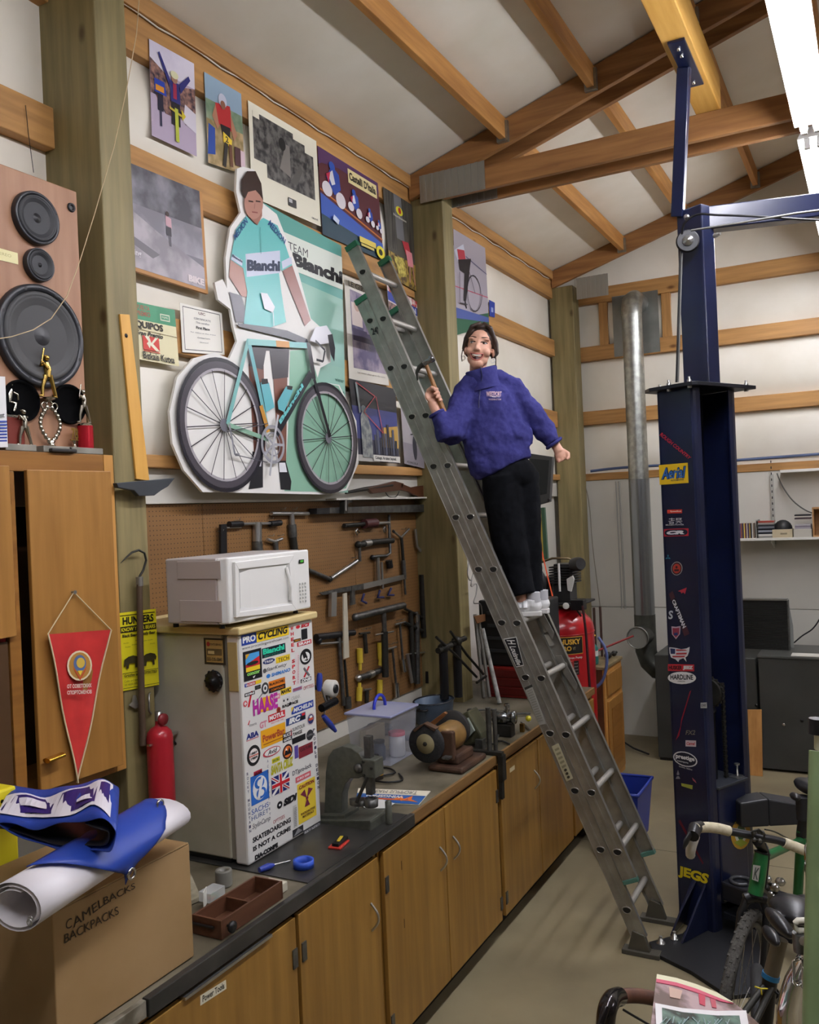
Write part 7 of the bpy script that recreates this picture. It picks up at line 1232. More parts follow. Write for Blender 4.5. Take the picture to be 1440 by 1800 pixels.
for i, (x, yt, yb2) in enumerate(((779, 1140, 1228), (803, 1128, 1225))):
    m = MB(); m.tube([wp(x, yt, 0, .34), wp(x+3, yb2, 0, .34)], .026, BLK, 12); m.ball(wp(x, yt, 0, .34), .034, IRON, 12); m.tube([wp(x-9, yt+4, 0, .34), wp(x+14, yt-6, 0, .34)], .018, IRON, 8)
    tag(m.build('repair_stand_clamp', None), ['left', 'right'][i]+' one of two black bench stands in front of the second post', 'stand')
hk = T('padlock_tag', 'brown leather tag with cable loops hanging on the second post', 'tag', wp(845, 1085, 0, .3)); MB().prism([wp(x, y, 0, .34) for x, y in ((832, 1083), (854, 1079), (857, 1090), (838, 1096))], (.006, 0, 0), F('#7c5636')).build('leather', hk, .001)
MB().tube(smooth([wp(x, y, 0, .33) for x, y in ((824, 990), (822, 1010), (828, 1020), (834, 1000), (828, 1030), (838, 1026), (837, 1045), (833, 1060), (845, 1062), (848, 1082))]), .004, STEEL, 6).build('cable_loop', hk)
# shelf of the pegboard, rifle, level bar, tools
def tl(name, label, cat, elems, X=.02):
    t = None; mbs = []
    m = MB()
    for e in elems:
        k = e[0]; x_ = e[4] if len(e) > 4 else X
        if k == 't': m.tube([wp(x, y, 0, x_) for x, y in e[1]], e[2]*1.25, e[3], 10)
        elif k == 'b': m.ball(wp(*e[1], 0, x_), e[2], e[3], 12)
        elif k == 'p': m.prism([wp(x, y, 0, x_) for x, y in e[1]], (e[2], 0, 0), e[3])
        elif k == 'k': c = wp(*e[1], 0, 0); m.tube([c+V((.001, 0, 0)), c+V((.03, 0, 0)), c+V((.034, 0, .008))], .0022, STEEL, 6)
    return tag(m.build(name, None), label, cat)
WR = mat('rifle wood', '#4c2a18', .4)
m = MB(); rf = T('air_rifle', 'old lever air rifle lying on the ledge above the pegboard', 'rifle', wp(680, 868, 0, .05))
led = .05
MB().tube([wp(608, 866, 0, led), wp(640, 860, 0, led), wp(688, 853, 0, led)], [.008, .012, .014], IRON, 10).build('barrel', rf); MB().prism([wp(x, y, 0, led-.01) for x, y in ((640, 858), (690, 846), (705, 850), (700, 862), (650, 868))], (.022, 0, 0), WR).build('fore_stock', rf, .003); MB().prism([wp(x, y, 0, led-.01) for x, y in ((700, 850), (718, 857), (742, 853), (749, 876), (738, 877), (712, 864), (700, 862))], (.022, 0, 0), WR).build('butt_stock', rf, .003); MB().tube(smooth([wp(x, y, 0, led) for x, y in ((678, 866), (684, 873), (696, 873), (702, 864))]), .003, IRON, 6).build('trigger_guard', rf)
tag(MB().bx((0, 3.9, 2.19), (.09, 4.95, 2.2), HARD).build('ledge', None, .001), 'narrow ledge above the pegboard carrying the rifle', 'ledge')
c0 = wp(520, 898, 0, .04); c1 = wp(768, 893, 0, .04)
tl('long_bar', 'long dark steel bar with a clamp lying across the top of the pegboard', 'bar', [('p', ((566, 893), (768, 886), (768, 900), (566, 903)), .05, DSTEEL, .01), ('p', ((543, 894), (566, 893), (566, 904), (543, 904)), .05, BLK, .01), ('p', ((597, 883), (606, 879), (612, 882), (604, 886), (603, 903), (597, 903)), .03, IRON, .06), ('t', ((608, 878), (608, 898)), .004, STEEL, .09)])
TLS = [
 ('t_wrench', 'chrome T wrench hanging above the microwave, the one with black grips', 'wrench', [('t', ((403, 922), (425, 921)), .012, BLK), ('t', ((425, 921), (475, 920)), .006, STEEL), ('t', ((475, 921), (493, 919)), .012, BLK), ('t', ((452, 918), (452, 952)), .018, STEEL), ('t', ((452, 952), (453, 970)), .02, DSTEEL), ('k', (412, 915)), ('k', (471, 913))]),
 ('square_rule', 'black square rule hanging left above the microwave', 'rule', [('p', ((385, 922), (395, 921), (396, 975), (385, 975)), .012, BLK), ('t', ((395, 928), (424, 927)), .003, STEEL), ('k', (383, 934))]),
 ('headset_press', 'long steel headset press with a thick jointed stem, right above the microwave', 'press', [('t', ((477, 903), (542, 903)), .008, STEEL), ('t', ((512, 900), (514, 922)), .011, STEEL), ('t', ((513, 922), (515, 944)), .018, DSTEEL), ('t', ((515, 944), (518, 968)), .015, IRON), ('k', (493, 895)), ('k', (513, 895))]),
 ('wing_tool', 'small steel winged tool between the two presses above the microwave', 'tool', [('t', ((470, 948), (483, 952), (496, 947)), .006, STEEL), ('t', ((484, 952), (486, 970)), .01, DSTEEL), ('k', (472, 942)), ('k', (489, 941))]),
 ('hub_puller', 'dark red and steel puller hanging under the long bar', 'puller', [('t', ((605, 924), (640, 921)), .01, IRON), ('t', ((640, 921), (660, 919)), .022, mat('dark red iron', '#4c2424', .5)), ('t', ((660, 920), (684, 919)), .008, STEEL), ('t', ((628, 930), (632, 936), (628, 940), (625, 934), (628, 930)), .004, STEEL), ('t', ((676, 926), (679, 932), (676, 936), (674, 930), (676, 926)), .004, STEEL)]),
 ('breaker_bar', 'dark ratchet with socket joints hanging below the puller', 'ratchet', [('b', (630, 957), .02, IRON), ('t', ((630, 958), (655, 953), (690, 950)), .014, IRON), ('t', ((640, 956), (650, 954)), .017, STEEL), ('t', ((632, 960), (633, 987)), .007, DSTEEL)]),
 ('chain_whip', 'bent steel handle with a pivot to the right of the microwave', 'tool', [('t', ((542, 1002), (580, 1018)), .009, DSTEEL), ('t', ((580, 1018), (628, 986)), .009, STEEL), ('b', (580, 1018), .016, IRON), ('k', (618, 980))]),
 ('pipe_cutter', 'black handled pipe cutter with a hanging grip in the upper right part of the pegboard', 'cutter', [('t', ((655, 980), (662, 978), (680, 977), (686, 972), (684, 905)), .007, DSTEEL), ('t', ((684, 985), (686, 998)), .016, BLK), ('b', (655, 980), .016, BLK), ('t', ((664, 980), (666, 1030)), .009, STEEL), ('t', ((671, 988), (673, 1035)), .006, STEEL)]),
 ('y_spanner', 'three-armed Y spanner on a long stem near the pegboard’s top right', 'spanner', [('t', ((692, 934), (705, 945), (719, 930)), .006, STEEL), ('t', ((706, 945), (709, 985)), .008, IRON), ('t', ((709, 985), (711, 1018)), .012, DSTEEL), ('t', ((711, 1018), (713, 1045)), .006, DSTEEL), ('k', (706, 930)), ('b', (692, 934), .01, BLK)]),
 ('fork_cone_tool', 'long steel forked tool with a pointed blue marked blade at the right of the pegboard', 'tool', [('t', ((730, 930), (733, 960), (742, 972)), .008, STEEL), ('t', ((748, 932), (751, 958), (746, 972)), .008, STEEL), ('p', ((740, 968), (751, 968), (747, 982), (743, 982)), .01, F('#2a3c8c')), ('t', ((745, 982), (747, 1010)), .005, STEEL), ('t', ((744, 1010), (746, 1080)), .012, DSTEEL)]),
 ('brake_cable_cutter', 'curved chrome levers with a blue end near the second post', 'lever', [('t', ((756, 928), (762, 940), (768, 965), (768, 990)), .008, STEEL), ('t', ((770, 990), (784, 1000)), .014, F('#26307c'))]),
 ('frame_gauge', 'long flat steel alignment gauge with screws across the middle of the pegboard', 'gauge', [('p', ((637, 1026), (708, 1010), (709, 1018), (637, 1036)), .01, STEEL), ('p', ((560, 1042), (600, 1033), (637, 1026), (637, 1036), (565, 1046)), .008, DSTEEL), ('p', ((578, 1042), (587, 1040), (586, 1083), (577, 1084)), .02, STEEL), ('p', ((616, 1030), (620, 1030), (622, 1062), (614, 1064)), .012, DSTEEL), ('t', ((640, 1044), (636, 1056), (644, 1060)), .006, F('#2a2c5c')), ('t', ((668, 1038), (664, 1050), (674, 1050)), .006, F('#2a2c5c')), ('t', ((688, 1034), (682, 1046), (692, 1046)), .006, F('#2a2c5c'))]),
 ('white_ruler', 'pale wooden ruler hanging vertically beside the fridge', 'ruler', [('p', ((602, 1044), (608, 1042), (612, 1155), (603, 1158)), .008, F('#b8b09c'), .04)]),
 ('large_wrench', 'long dark steel tube wrench lying slantwise below the alignment gauge', 'wrench', [('t', ((625, 1085), (660, 1076), (710, 1064)), .016, DSTEEL), ('b', (625, 1085), .022, DSTEEL), ('t', ((674, 1070), (676, 1110)), .012, DSTEEL), ('t', ((676, 1110), (678, 1190)), .016, IRON), ('t', ((660, 1116), (692, 1110)), .004, STEEL), ('k', (626, 1078))], .05),
 ('crank_puller', 'black crank tool with a loop handle just right of the fridge top', 'tool', [('t', ((556, 1120), (590, 1116), (622, 1112)), .014, BLK), ('t', ((562, 1132), (610, 1128)), .005, STEEL), ('b', (560, 1126), .02, BLK), ('t', ((596, 1120), (600, 1180), (604, 1240)), .009, DSTEEL)]),
 ('long_rod_tool', 'long thin dark rod with a chrome end just right of the wooden ruler', 'rod', [('t', ((606, 1160), (611, 1225)), .006, IRON), ('t', ((611, 1225), (612, 1245)), .016, DSTEEL)]),
 ('small_t_tool', 'small dark T tool above the yellow handled file', 'tool', [('t', ((632, 1114), (650, 1112)), .005, IRON), ('t', ((641, 1114), (644, 1148)), .01, IRON), ('k', (637, 1106)), ('k', (644, 1104))]),
 ('yellow_screwdriver', 'upper left yellow handled screwdriver on the lower pegboard', 'screwdriver', [('t', ((632, 1140), (633, 1165)), .014, F('#c8ae34')), ('t', ((633, 1165), (633, 1178)), .008, F('#c8ae34'))]),
 ('yellow_screwdriver', 'upper right yellow handled screwdriver on the lower pegboard', 'screwdriver', [('t', ((668, 1130), (669, 1158)), .014, F('#c8ae34')), ('t', ((669, 1158), (668, 1170)), .009, F('#c8ae34'))]),
 ('yellow_screwdriver', 'lower left yellow handled screwdriver, just above the clear bin', 'screwdriver', [('t', ((632, 1208), (631, 1232)), .014, F('#c8ae34')), ('t', ((632, 1200), (632, 1208)), .008, F('#c8ae34'))]),
 ('yellow_screwdriver', 'lower right yellow handled screwdriver, above the bin’s handle', 'screwdriver', [('t', ((668, 1195), (667, 1228)), .014, F('#c8ae34'))]),
 ('slide_hammer', 'chrome ringed pipe tool lying slantwise between the yellow screwdrivers', 'tool', [('b', (630, 1192), .02, STEEL), ('t', ((630, 1192), (650, 1186), (672, 1177)), .014, DSTEEL), ('t', ((648, 1187), (655, 1184)), .018, STEEL)]),
 ('small_pin_tool', 'small steel pin tool hanging under the ringed pipe tool', 'tool', [('t', ((640, 1213), (652, 1211)), .005, STEEL), ('t', ((645, 1213), (645, 1236)), .01, IRON)]),
 ('socket_t_handle', 'long T handle socket wrench ending in chrome, lower middle of the pegboard', 'wrench', [('t', ((682, 1141), (697, 1137)), .005, STEEL), ('t', ((690, 1139), (696, 1200)), .006, DSTEEL), ('t', ((696, 1200), (698, 1225)), .014, CHR), ('k', (683, 1132)), ('k', (690, 1130))]),
 ('socket_t_handle', 'long T handle socket wrench ending in chrome, right of the other one and higher', 'wrench', [('t', ((695, 1098), (712, 1093)), .005, STEEL), ('t', ((703, 1096), (708, 1158)), .006, DSTEEL), ('t', ((708, 1158), (711, 1180)), .014, CHR), ('k', (695, 1091)), ('k', (703, 1089))]),
 ('black_frame_tool', 'dark tool with a blue head and a black block, lower right of the pegboard', 'tool', [('p', ((753, 1092), (764, 1092), (764, 1118), (753, 1116)), .02, F('#232c6c')), ('t', ((712, 1070), (755, 1092)), .007, IRON), ('t', ((712, 1095), (756, 1115)), .009, IRON), ('t', ((755, 1118), (751, 1180)), .012, IRON), ('p', ((748, 1180), (761, 1176), (761, 1199), (748, 1201)), .02, BLK), ('t', ((716, 1150), (752, 1146)), .004, STEEL)]),
 ('pair_of_rods', 'pair of dark vertical rods hanging right of the chrome ended T wrenches', 'rod', [('t', ((722, 1075), (727, 1200)), .012, IRON), ('t', ((733, 1080), (734, 1202)), .014, DSTEEL), ('t', ((716, 1150), (724, 1200)), .01, STEEL), ('t', ((732, 1075), (733, 1100)), .012, CHR)]),
 ('heavy_hanging_bar', 'heavy dark hooked bar hanging beside the white cord', 'bar', [('t', ((742, 1010), (746, 1120)), .016, IRON), ('t', ((757, 1005), (758, 1080)), .01, IRON)]),
]
for t_ in TLS: tl(*t_)
pts = [wp(x, y, 0, .03) for x, y in ((768, 880), (769, 940), (771, 1000), (774, 1060), (777, 1120), (778, 1150))]
tag(MB().tube(pts, .004, mat('pale cord', '#a8a494', .6), 6).build('electric_cord', None), 'pale electric cord running down the edge of the pegboard beside the second post', 'cord')
# ---------------- woman on the ladder ----------------
from mathutils.bvhtree import BVHTree
D0 = 4.54
def PD(x, y, d=0): return wd(x, y, D0+d)
BA = (RT, -FW, UP)                                  # right, towards camera, up
SKIN = mat('skin', '#d3a28a', .5, c2='#c8937c', scale=9); PURP = mat('purple fleece', '#3a3a72', .9, c2='#32326a', scale=60, bump=.25, spec=.15); JEAN = mat('black denim', '#0c0d10', .9, c2='#121317', scale=30, bump=.2, spec=.1)
HAIR = mat('dark brown hair', '#2a1d17', .5, c2='#3d2c22', scale=60, st=(1, 1, .2))
def remesh(o, vox, sm=4):
    r = o.modifiers.new('remesh', 'REMESH'); r.mode = 'VOXEL'; r.voxel_size = vox; r.use_smooth_shade = True
    if sm: s = o.modifiers.new('smooth', 'SMOOTH'); s.iterations = sm; s.factor = .5
    return o
def bvh(o):
    bpy.context.view_layer.update(); dg = bpy.context.evaluated_depsgraph_get(); e = o.evaluated_get(dg); me = e.to_mesh(); mw_ = WL[o.name]
    t = BVHTree.FromPolygons([v.co+mw_ for v in me.vertices], [tuple(p.vertices) for p in me.polygons]); e.to_mesh_clear(); return t
pe = T('person', 'laughing woman in a purple fleece and black jeans standing on the ladder holding a hammer', 'person', (.98, 4.3, 1.556))
# head frame
hf = (-FW*math.cos(.22)-RT*math.sin(.22)+UP*.10).normalized(); hup = (UP*math.cos(.13)+RT*math.sin(.13)); hr = hup.cross(hf).normalized()*1.0; hr = hf.cross(hup).normalized()*-1 if hup.cross(hf).dot(RT) < 0 else hup.cross(hf).normalized()
hu = hf.cross(hr).normalized(); hu = hu if hu.z > 0 else -hu
HC = PD(844, 611, -.03); HA = (hr, hf, hu)
def H(x, y, z): return HC+hr*(x*1.06)+hf*y+hu*(z*1.13-.004)
b = MB()
b.ball(H(0, -.016, .026), (.072, .088, .084), SKIN, 24, HA); b.ball(H(0, .018, -.015), (.060, .062, .083), SKIN, 24, HA); b.ball(H(0, .038, -.078), (.036, .034, .028), SKIN, 16, HA); b.ball(H(0, .022, -.055), (.054, .046, .042), SKIN, 18, HA)
for s in (-1, 1):
    b.ball(H(s*.037, .044, -.028), (.026, .029, .024), SKIN, 14, HA); b.ball(H(s*.069, -.004, -.012), (.009, .017, .028), SKIN, 12, HA); b.ball(H(s*.03, .058, .028), (.024, .014, .009), SKIN, 12, HA)
b.tube([H(0, .068, .018), H(0, .082, -.006), H(0, .093, -.022)], [.008, .009, .011], SKIN, 10); b.ball(H(0, .090, -.025), (.013, .011, .009), SKIN, 12, HA)
for s in (-1, 1): b.ball(H(s*.011, .080, -.027), (.007, .008, .006), SKIN, 10, HA)
nb = PD(852, 676, .0); b.tube([H(0, -.02, -.05), H(0, -.022, -.09), nb], [.046, .044, .052], SKIN, 14)
# torso, arms, legs inside the clothes
SH_R, EL_R, WR_R = PD(820, 692, 0), PD(792, 765, -.10), PD(767, 724, -.10); SH_L, EL_L, WR_L = PD(902, 688, .02), PD(948, 742, .02), PD(977, 783, -.02)
b.tube([nb, PD(866, 710, 0), PD(872, 760, 0), PD(890, 815, 0), PD(897, 850, 0)], [.05, .10, .09, .095, .09], SKIN, 14, sc=(1, .8))
b.tube([SH_R.lerp(SH_L, .5), SH_R, EL_R, WR_R], [.05, .04, .033, .025], SKIN, 12); b.tube([SH_L.lerp(SH_R, .5), SH_L, EL_L, WR_L], [.05, .04, .033, .025], SKIN, 12)
FR = [V((1.0, 4.21, 1.556)), V((1.0, 4.335, 1.556))]
ank = [PD(917, 1046, -.06), PD(932, 1044, .04)]; FR = [V((a.x, a.y, 1.556)) for a in ank]; kn = [PD(897, 955, -.03), PD(926, 955, .03)]; hp = [PD(882, 835, -.02), PD(914, 832, .03)]
for i in range(2): b.tube([hp[i], kn[i], ank[i], V((ank[i].x, ank[i].y, 1.61))], [.07, .035, .028, .026], SKIN, 12)
# right hand closed on the hammer handle
h0 = PD(749, 640, -.10); h1 = PD(781, 726, -.10); hd_ = (h1-h0).normalized(); gc = PD(765, 697, -.10)
def arc(c, ax, r, a0, a1, ref, n=7):
    ref = (ref-ax*ref.dot(ax)).normalized(); o2 = ax.cross(ref); return [c+ref*(r*math.cos(a0+(a1-a0)*i/(n-1)))+o2*(r*math.sin(a0+(a1-a0)*i/(n-1))) for i in range(n)]
pr_ = PD(760, 700, -.10)-gc; palm_ref = (-RT*.8+FW*.55)
b.ball(gc+palm_ref.normalized()*.030-hd_*.0, (.034, .016, .04), SKIN, 14, (hd_, palm_ref.normalized(), hd_.cross(palm_ref).normalized()))
b.tube([WR_R, gc+palm_ref.normalized()*.03+hd_*.02], [.025, .024], SKIN, 12)
for k, (o_, ln) in enumerate(((-.031, 4.0), (-.011, 4.3), (.009, 4.15), (.028, 3.7))):
    P_ = arc(gc+hd_*o_, hd_, .0235, -.25, ln, palm_ref, 8); b.tube(P_, [.0095, .0095, .0098, .009, .009, .0085, .008, .0065], SKIN, 8)
b.tube([gc+palm_ref.normalized()*.034-hd_*.005, gc+palm_ref.normalized()*.028-FW*.018-hd_*.034, gc-FW*.022-hd_*.046, gc+RT*.012-FW*.022-hd_*.044], [.012, .011, .010, .007], SKIN, 8)
# left hand, a loose fist hanging by her side
fd = (PD(990, 806, -.03)-WR_L).normalized(); fc = WR_L+fd*.06; side = FW.cross(fd).normalized()
b.tube([WR_L, fc-fd*.02], [.024, .026], SKIN, 12); b.ball(fc-fd*.005+FW*.0, (.036, .033, .020), SKIN, 14, (fd, side, fd.cross(side)))
for k in range(4):
    c = fc+fd*.022+side*(-.027+.018*k)-FW*.0; ax = side; r = .017; P_ = arc(c-FW*-.008, ax, r, -.3, 3.6 if k < 3 else 3.2, -FW if False else FW*-1, 7); b.tube(P_, [.0095, .0095, .009, .009, .0085, .008, .007], SKIN, 8)
b.tube([fc-side*.02-fd*.02, fc-side*.034+fd*.008-FW*.01, fc-side*.022+fd*.026-FW*.024, fc-side*.006+fd*.03-FW*.03], [.012, .011, .0095, .007], SKIN, 8)
body = remesh(b.build('body', pe), .0042, 3); body['label'] = 'face, neck and hands with fair skin'
hb_ = bvh(body)
def onface(x, z, off=0):
    o = H(x, .3, z); hit = hb_.ray_cast(o, -hf); return (hit[0] if hit[0] else H(x, .08, z))+hf*off
# face features
m = MB()
for s in (-1, 1):
    c = onface(s*.029, .008, -.001); m.ball(c, (.0125, .005, .0045), F('#cfc6c2', .3), 12, HA)
m.build('eye_whites', pe)
m = MB()
for s in (-1, 1): c = onface(s*.029-.002, .0078, .0025); m.ball(c, (.0060, .0028, .0048), F('#20130d', .2), 12, HA)
m.build('irises', pe)
m = MB(); BR = F('#33221a', .7)
for s in (-1, 1):
    m.tube([onface(s*(.014+.004*i), .0095+.0048*math.sin(math.pi*(.08+i*.115)), .003) for i in range(8)], .0028, BR, 6); m.tube([onface(s*(.012+.0055*i), .029+.005*math.sin(math.pi*(.25+i*.07)), .001) for i in range(8)], [.0016, .0026, .003, .003, .0028, .0024, .002, .0012], BR, 6)
m.build('eyebrows_and_lashes', pe)
m = MB(); mc = [onface(.030*math.cos(a), -.049+(.003 if math.sin(a) > 0 else .021)*math.sin(a)+.008*abs(math.cos(a))**2, .0012) for a in [i*math.pi/12 for i in range(24)]]
m.add(mc+[onface(0, -.056, .0018)], [(i, (i+1) % 24, 24) for i in range(24)], F('#3a1214', .4)); m.build('open_mouth', pe, fix=False)
m = MB(); up_ = []; n = 10
for i in range(n+1):
    x = -.026+.052*i/n; w = 1-(x/.029)**2; zt3 = -.0470+.007*(x/.029)**2; up_ += [onface(x, zt3, .003), onface(x, zt3-.0075*max(.15, w), .003)]
m.add(up_, [(2*i, 2*i+2, 2*i+3, 2*i+1) for i in range(n)], F('#efe9e0', .25)); m.build('teeth', pe, fix=False)
m = MB(); m.tube([onface(.031*math.cos(a), -.049+(.0045 if math.sin(a) > 0 else .0225)*math.sin(a)+.008*abs(math.cos(a))**2, .0008) for a in [i*math.pi/12 for i in range(24)]], .0032, mat('lips', '#b8685e', .4), 8, closed=True); m.build('lips', pe)
# hair
m = MB(); m.ball(H(0, -.024, .033), (.079, .090, .083), HAIR, 28, HA)
for s in (-1, 1):
    for i in range(5): m.tube([H(s*.006, .045-.012*i, .108-.001*i), H(s*.045, .052-.016*i, .085), H(s*.070, .024-.015*i, .035), H(s*.078, -.002-.012*i, -.005), H(s*.06, -.05, -.03)], [.008, .012, .013, .012, .01], HAIR, 8)
m.ball(H(0, -.11, -.01), (.035, .03, .035), HAIR, 12, HA); m.ball(H(0, .0, .088), (.045, .06, .026), HAIR, 14, HA); remesh(m.build('hair', pe), .005, 2)
m = MB()
for s, pts in ((-1, ((-.066, .035, .03), (-.078, .02, -.01), (-.082, .012, -.045), (-.076, .01, -.07))), (1, ((.064, .03, .03), (.078, .012, -.01), (.086, .0, -.06), (.090, -.004, -.09), (.084, -.005, -.105))), (1, ((.07, .02, .02), (.082, .0, -.03), (.088, -.01, -.07)))): m.tube(smooth([H(*p) for p in pts]), .0022, HAIR, 6)
m.build('loose_strands', pe)
for s in (-1, 1): MB().tube([H(s*.073+.0*s, .004, -.052)+hr*(.009*math.cos(a))+hu*(.011*math.sin(a)) for a in [i*math.pi/8 for i in range(16)]], .0026, F('#eceae6', .3), 6, closed=True).build('earring', pe)
# fleece
f = MB(); E_ = lambda x, y, rx, rd2, rz, d=0: f.ball(PD(x, y, d), (rx, rd2, rz), PURP, 24, BA)
f.tube([PD(858, 672, 0), PD(861, 685, 0), PD(863, 705, 0), PD(866, 740, 0), PD(871, 775, 0), PD(880, 805, 0), PD(887, 822, 0)], [.075, .115, .142, .150, .156, .160, .150], PURP, 28, sc=(1, .76), up=tuple(-FW))
f.tube([PD(845, 720, 0), PD(848, 780, 0), PD(858, 825, 0), PD(862, 838, 0)], [.09, .10, .095, .07], PURP, 20, sc=(1, 1.1), up=tuple(-FW)); f.tube([PD(895, 730, 0), PD(905, 770, 0), PD(918, 792, 0)], [.07, .09, .065], PURP, 20, sc=(1, 1.2), up=tuple(-FW))
f.tube([PD(846, 668, -.01), PD(828, 680, -.01), SH_R, PD(808, 725, -.05), EL_R+UP*.0, PD(790, 770, -.11)], [.06, .065, .070, .066, .068, .062], PURP, 16)
f.tube([PD(789, 772, -.11), PD(782, 752, -.11), PD(771, 733, -.10), PD(768, 727, -.10)], [.062, .055, .042, .034], PURP, 14)
f.tube([PD(862, 668, 0), PD(882, 674, .01), SH_L, PD(922, 712, .02), EL_L, PD(962, 764, .0), PD(974, 779, -.02)], [.06, .062, .068, .064, .058, .052, .040], PURP, 16)
E_(948, 748, .05, .05, .05, .02); E_(808, 760, .045, .06, .05, -.06)
fo = remesh(f.build('fleece_pullover', pe), .0075, 12)
tx = bpy.data.textures.new('folds', 'CLOUDS'); tx.noise_scale = .075; dp_ = fo.modifiers.new('folds', 'DISPLACE'); dp_.texture = tx; dp_.strength = .03; dp_.mid_level = .5
m = MB(); cA = PD(852, 676, -.01); cB = PD(845, 646, -.02); cd_ = (cB-cA).normalized(); 
m.lathe([(.088, -.02), (.080, .01), (.078, .04), (.083, .078), (.077, .084), (.070, .04), (.070, -.02)], cA+cd_*.0, cd_, PURP, 32, sc=(1.0, 1.0)); m.build('collar', pe)
fb_ = bvh(fo)
def onf(x, y, off=.002):
    r = ray(x, y).normalized(); h = fb_.ray_cast(CAM, r); return (h[0]-r*off) if h[0] else PD(x, y, -.13)
m = MB(); m.tube([cA+cd_*.078-FW*.086-RT*.01, cA+cd_*.03-FW*.084-RT*.012]+[onf(x, y) for x, y in ((845, 678), (844, 688), (843, 698), (842, 708), (842, 717))], .0028, F('#26264e', .5), 6); m.build('zipper', pe)
m = MB()
def ftext(s, x0, y0, x1, y1, col):
    vs, fs = textgeo(s, .03, 0); m.add([onf(x0+(x1-x0)*u, y1+(y0-y1)*v, .0025) for u, v in vs], fs, F(col))
ftext('WESTPORT', 855, 688, 882, 697, '#c9a9b0'); ftext('WASHINGTON', 859, 700.5, 881, 703.5, '#b8a0b0'); m.add([onf(x, y, .0022) for x, y in ((860, 695), (868, 697), (872, 696), (880, 698), (872, 698.5), (866, 698))], [(0, 1, 2, 3, 4, 5)], F('#d8d0d8')); m.build('chest_lettering', pe, fix=False)
m = MB()
for c, d_, r in ((PD(768, 727, -.10), PD(768, 727, -.10)-PD(776, 742, -.10), .036), (PD(974, 779, -.02), PD(980, 787, -.02)-PD(974, 779, -.02), .042)):
    dd_, s1, u1 = frame(d_); m.tube([c+s1*(r*math.cos(a))+u1*(r*math.sin(a)) for a in [i*math.pi/8 for i in range(16)]], .009, PURP, 8, closed=True)
m.build('cuffs', pe)
# jeans
j = MB(); j.ball(PD(897, 832, 0), (.135, .115, .10), JEAN, 24, BA)
j.tube([hp[0], PD(887, 890, -.02), kn[0], PD(908, 1005, -.045), ank[0]], [.105, .102, .090, .074, .072], JEAN, 18); j.tube([hp[1], PD(920, 890, .03), kn[1], PD(929, 1005, .035), ank[1]], [.098, .090, .080, .070, .068], JEAN, 18)
jo = remesh(j.build('black_jeans', pe), .008, 4); dp_ = jo.modifiers.new('folds', 'DISPLACE'); dp_.texture = tx; dp_.strength = .012
# shoes
SHO = mat('white leather shoe', '#e6e6e6', .45)
for i in range(2):
    hz = FR[i]; fw_ = V((-.93, -.36, 0)).normalized() if i == 0 else V((-.97, -.2, 0)).normalized(); sd_ = V((0, 0, 1)).cross(fw_); A3 = (fw_, sd_, V((0, 0, 1))); o3 = hz-fw_*.06
    q = lambda a, b_, c: o3+fw_*a+sd_*b_+V((0, 0, c+.001))
    sh_p = [q(-.035, -.025, 0), q(-.03, -.035, 0), q(.03, -.036, 0), q(.11, -.046, 0), q(.165, -.04, 0), q(.19, -.015, 0), q(.19, .012, 0), q(.165, .035, 0), q(.11, .042, 0), q(.03, .034, 0), q(-.03, .033, 0), q(-.04, .02, 0)]
    so = MB().prism(sh_p, (0, 0, .024), mat('white rubber sole', '#d2d0cc', .6)).build('shoe_sole', pe, .004)
    s4 = MB(); s4.ball(q(-.002, 0, .05), (.04, .034, .038), SHO, 16, A3); s4.ball(q(.05, 0, .05), (.055, .036, .036), SHO, 16, A3); s4.ball(q(.12, -.001, .038), (.065, .041, .027), SHO, 16, A3); s4.tube([q(.01, 0, .05), q(.008, 0, .085)], [.036, .036], SHO, 14)
    so2 = remesh(s4.build('shoe_upper', pe), .005, 3)
    for a in (.045, .075): MB().tube([q(a, -.04, .045), q(a, -.03, .072-(a-.045)*.35), q(a+.004, 0, .088-(a-.045)*.4), q(a, .03, .072-(a-.045)*.35), q(a, .04, .045)], .012, SHO, 8, sc=(1, .35)).build('shoe_strap', pe)
    MB().tube([q(-.0, 0, .07), q(.0, 0, .12)], .034, F('#b9b9bd', .8), 14).build('sock', pe)
# hammer
hm = T('claw_hammer', 'claw hammer with a wooden handle held up in the woman’s hand', 'hammer', h1)
MB().tube([h0, h0.lerp(h1, .3), h0.lerp(h1, .75), h1], [.010, .011, .0125, .0155], wood('hickory handle', '#9a6c3c', '#7d5228', 2, 4, .45, False), 12).build('handle', hm)
hx = (PD(752, 626, -.10)-PD(743, 640, -.10)).normalized(); hc_ = h0
hx = (RT*.80+UP*.50-FW*.25).normalized(); hs = MB(); HS_ = mat('hammer steel', '#8e8f90', .25, .9)
hs.lathe([(.015, -.026), (.017, .0), (.013, .022), (.018, .028), (.019, .046), (.016, .050)], h0-hd_*.006, hx, HS_, 20).build('hammer_head', hm)
for q_ in (-1, 1): MB().tube([h0-hd_*.006-hx*.015-FW*.006*q_, h0-hd_*.006-hx*.04-FW*.009*q_, h0+hd_*.012-hx*.062-FW*.011*q_, h0+hd_*.045-hx*.070-FW*.012*q_], [.014, .012, .008, .004], IRON, 8).build('claw', hm)
# ---------------- bicycles in the foreground ----------------
GRF = mat('green bike paint', '#1f6a38', .3, coat=.3); CTP = mat('cream cork bar tape', '#d6cdb4', .8, c2='#c2b899', scale=60); TRD = mat('knobby tyre', '#474540', .85, c2='#33312d', scale=90, bump=.4)
gb = T('bicycle', 'green cyclocross bicycle with cream bar tape parked in front of the lift', 'bicycle', (2.6, 2.95, 0))
BD = 3.0
def Q(x, y, d=0): return wd(x, y, BD+d)
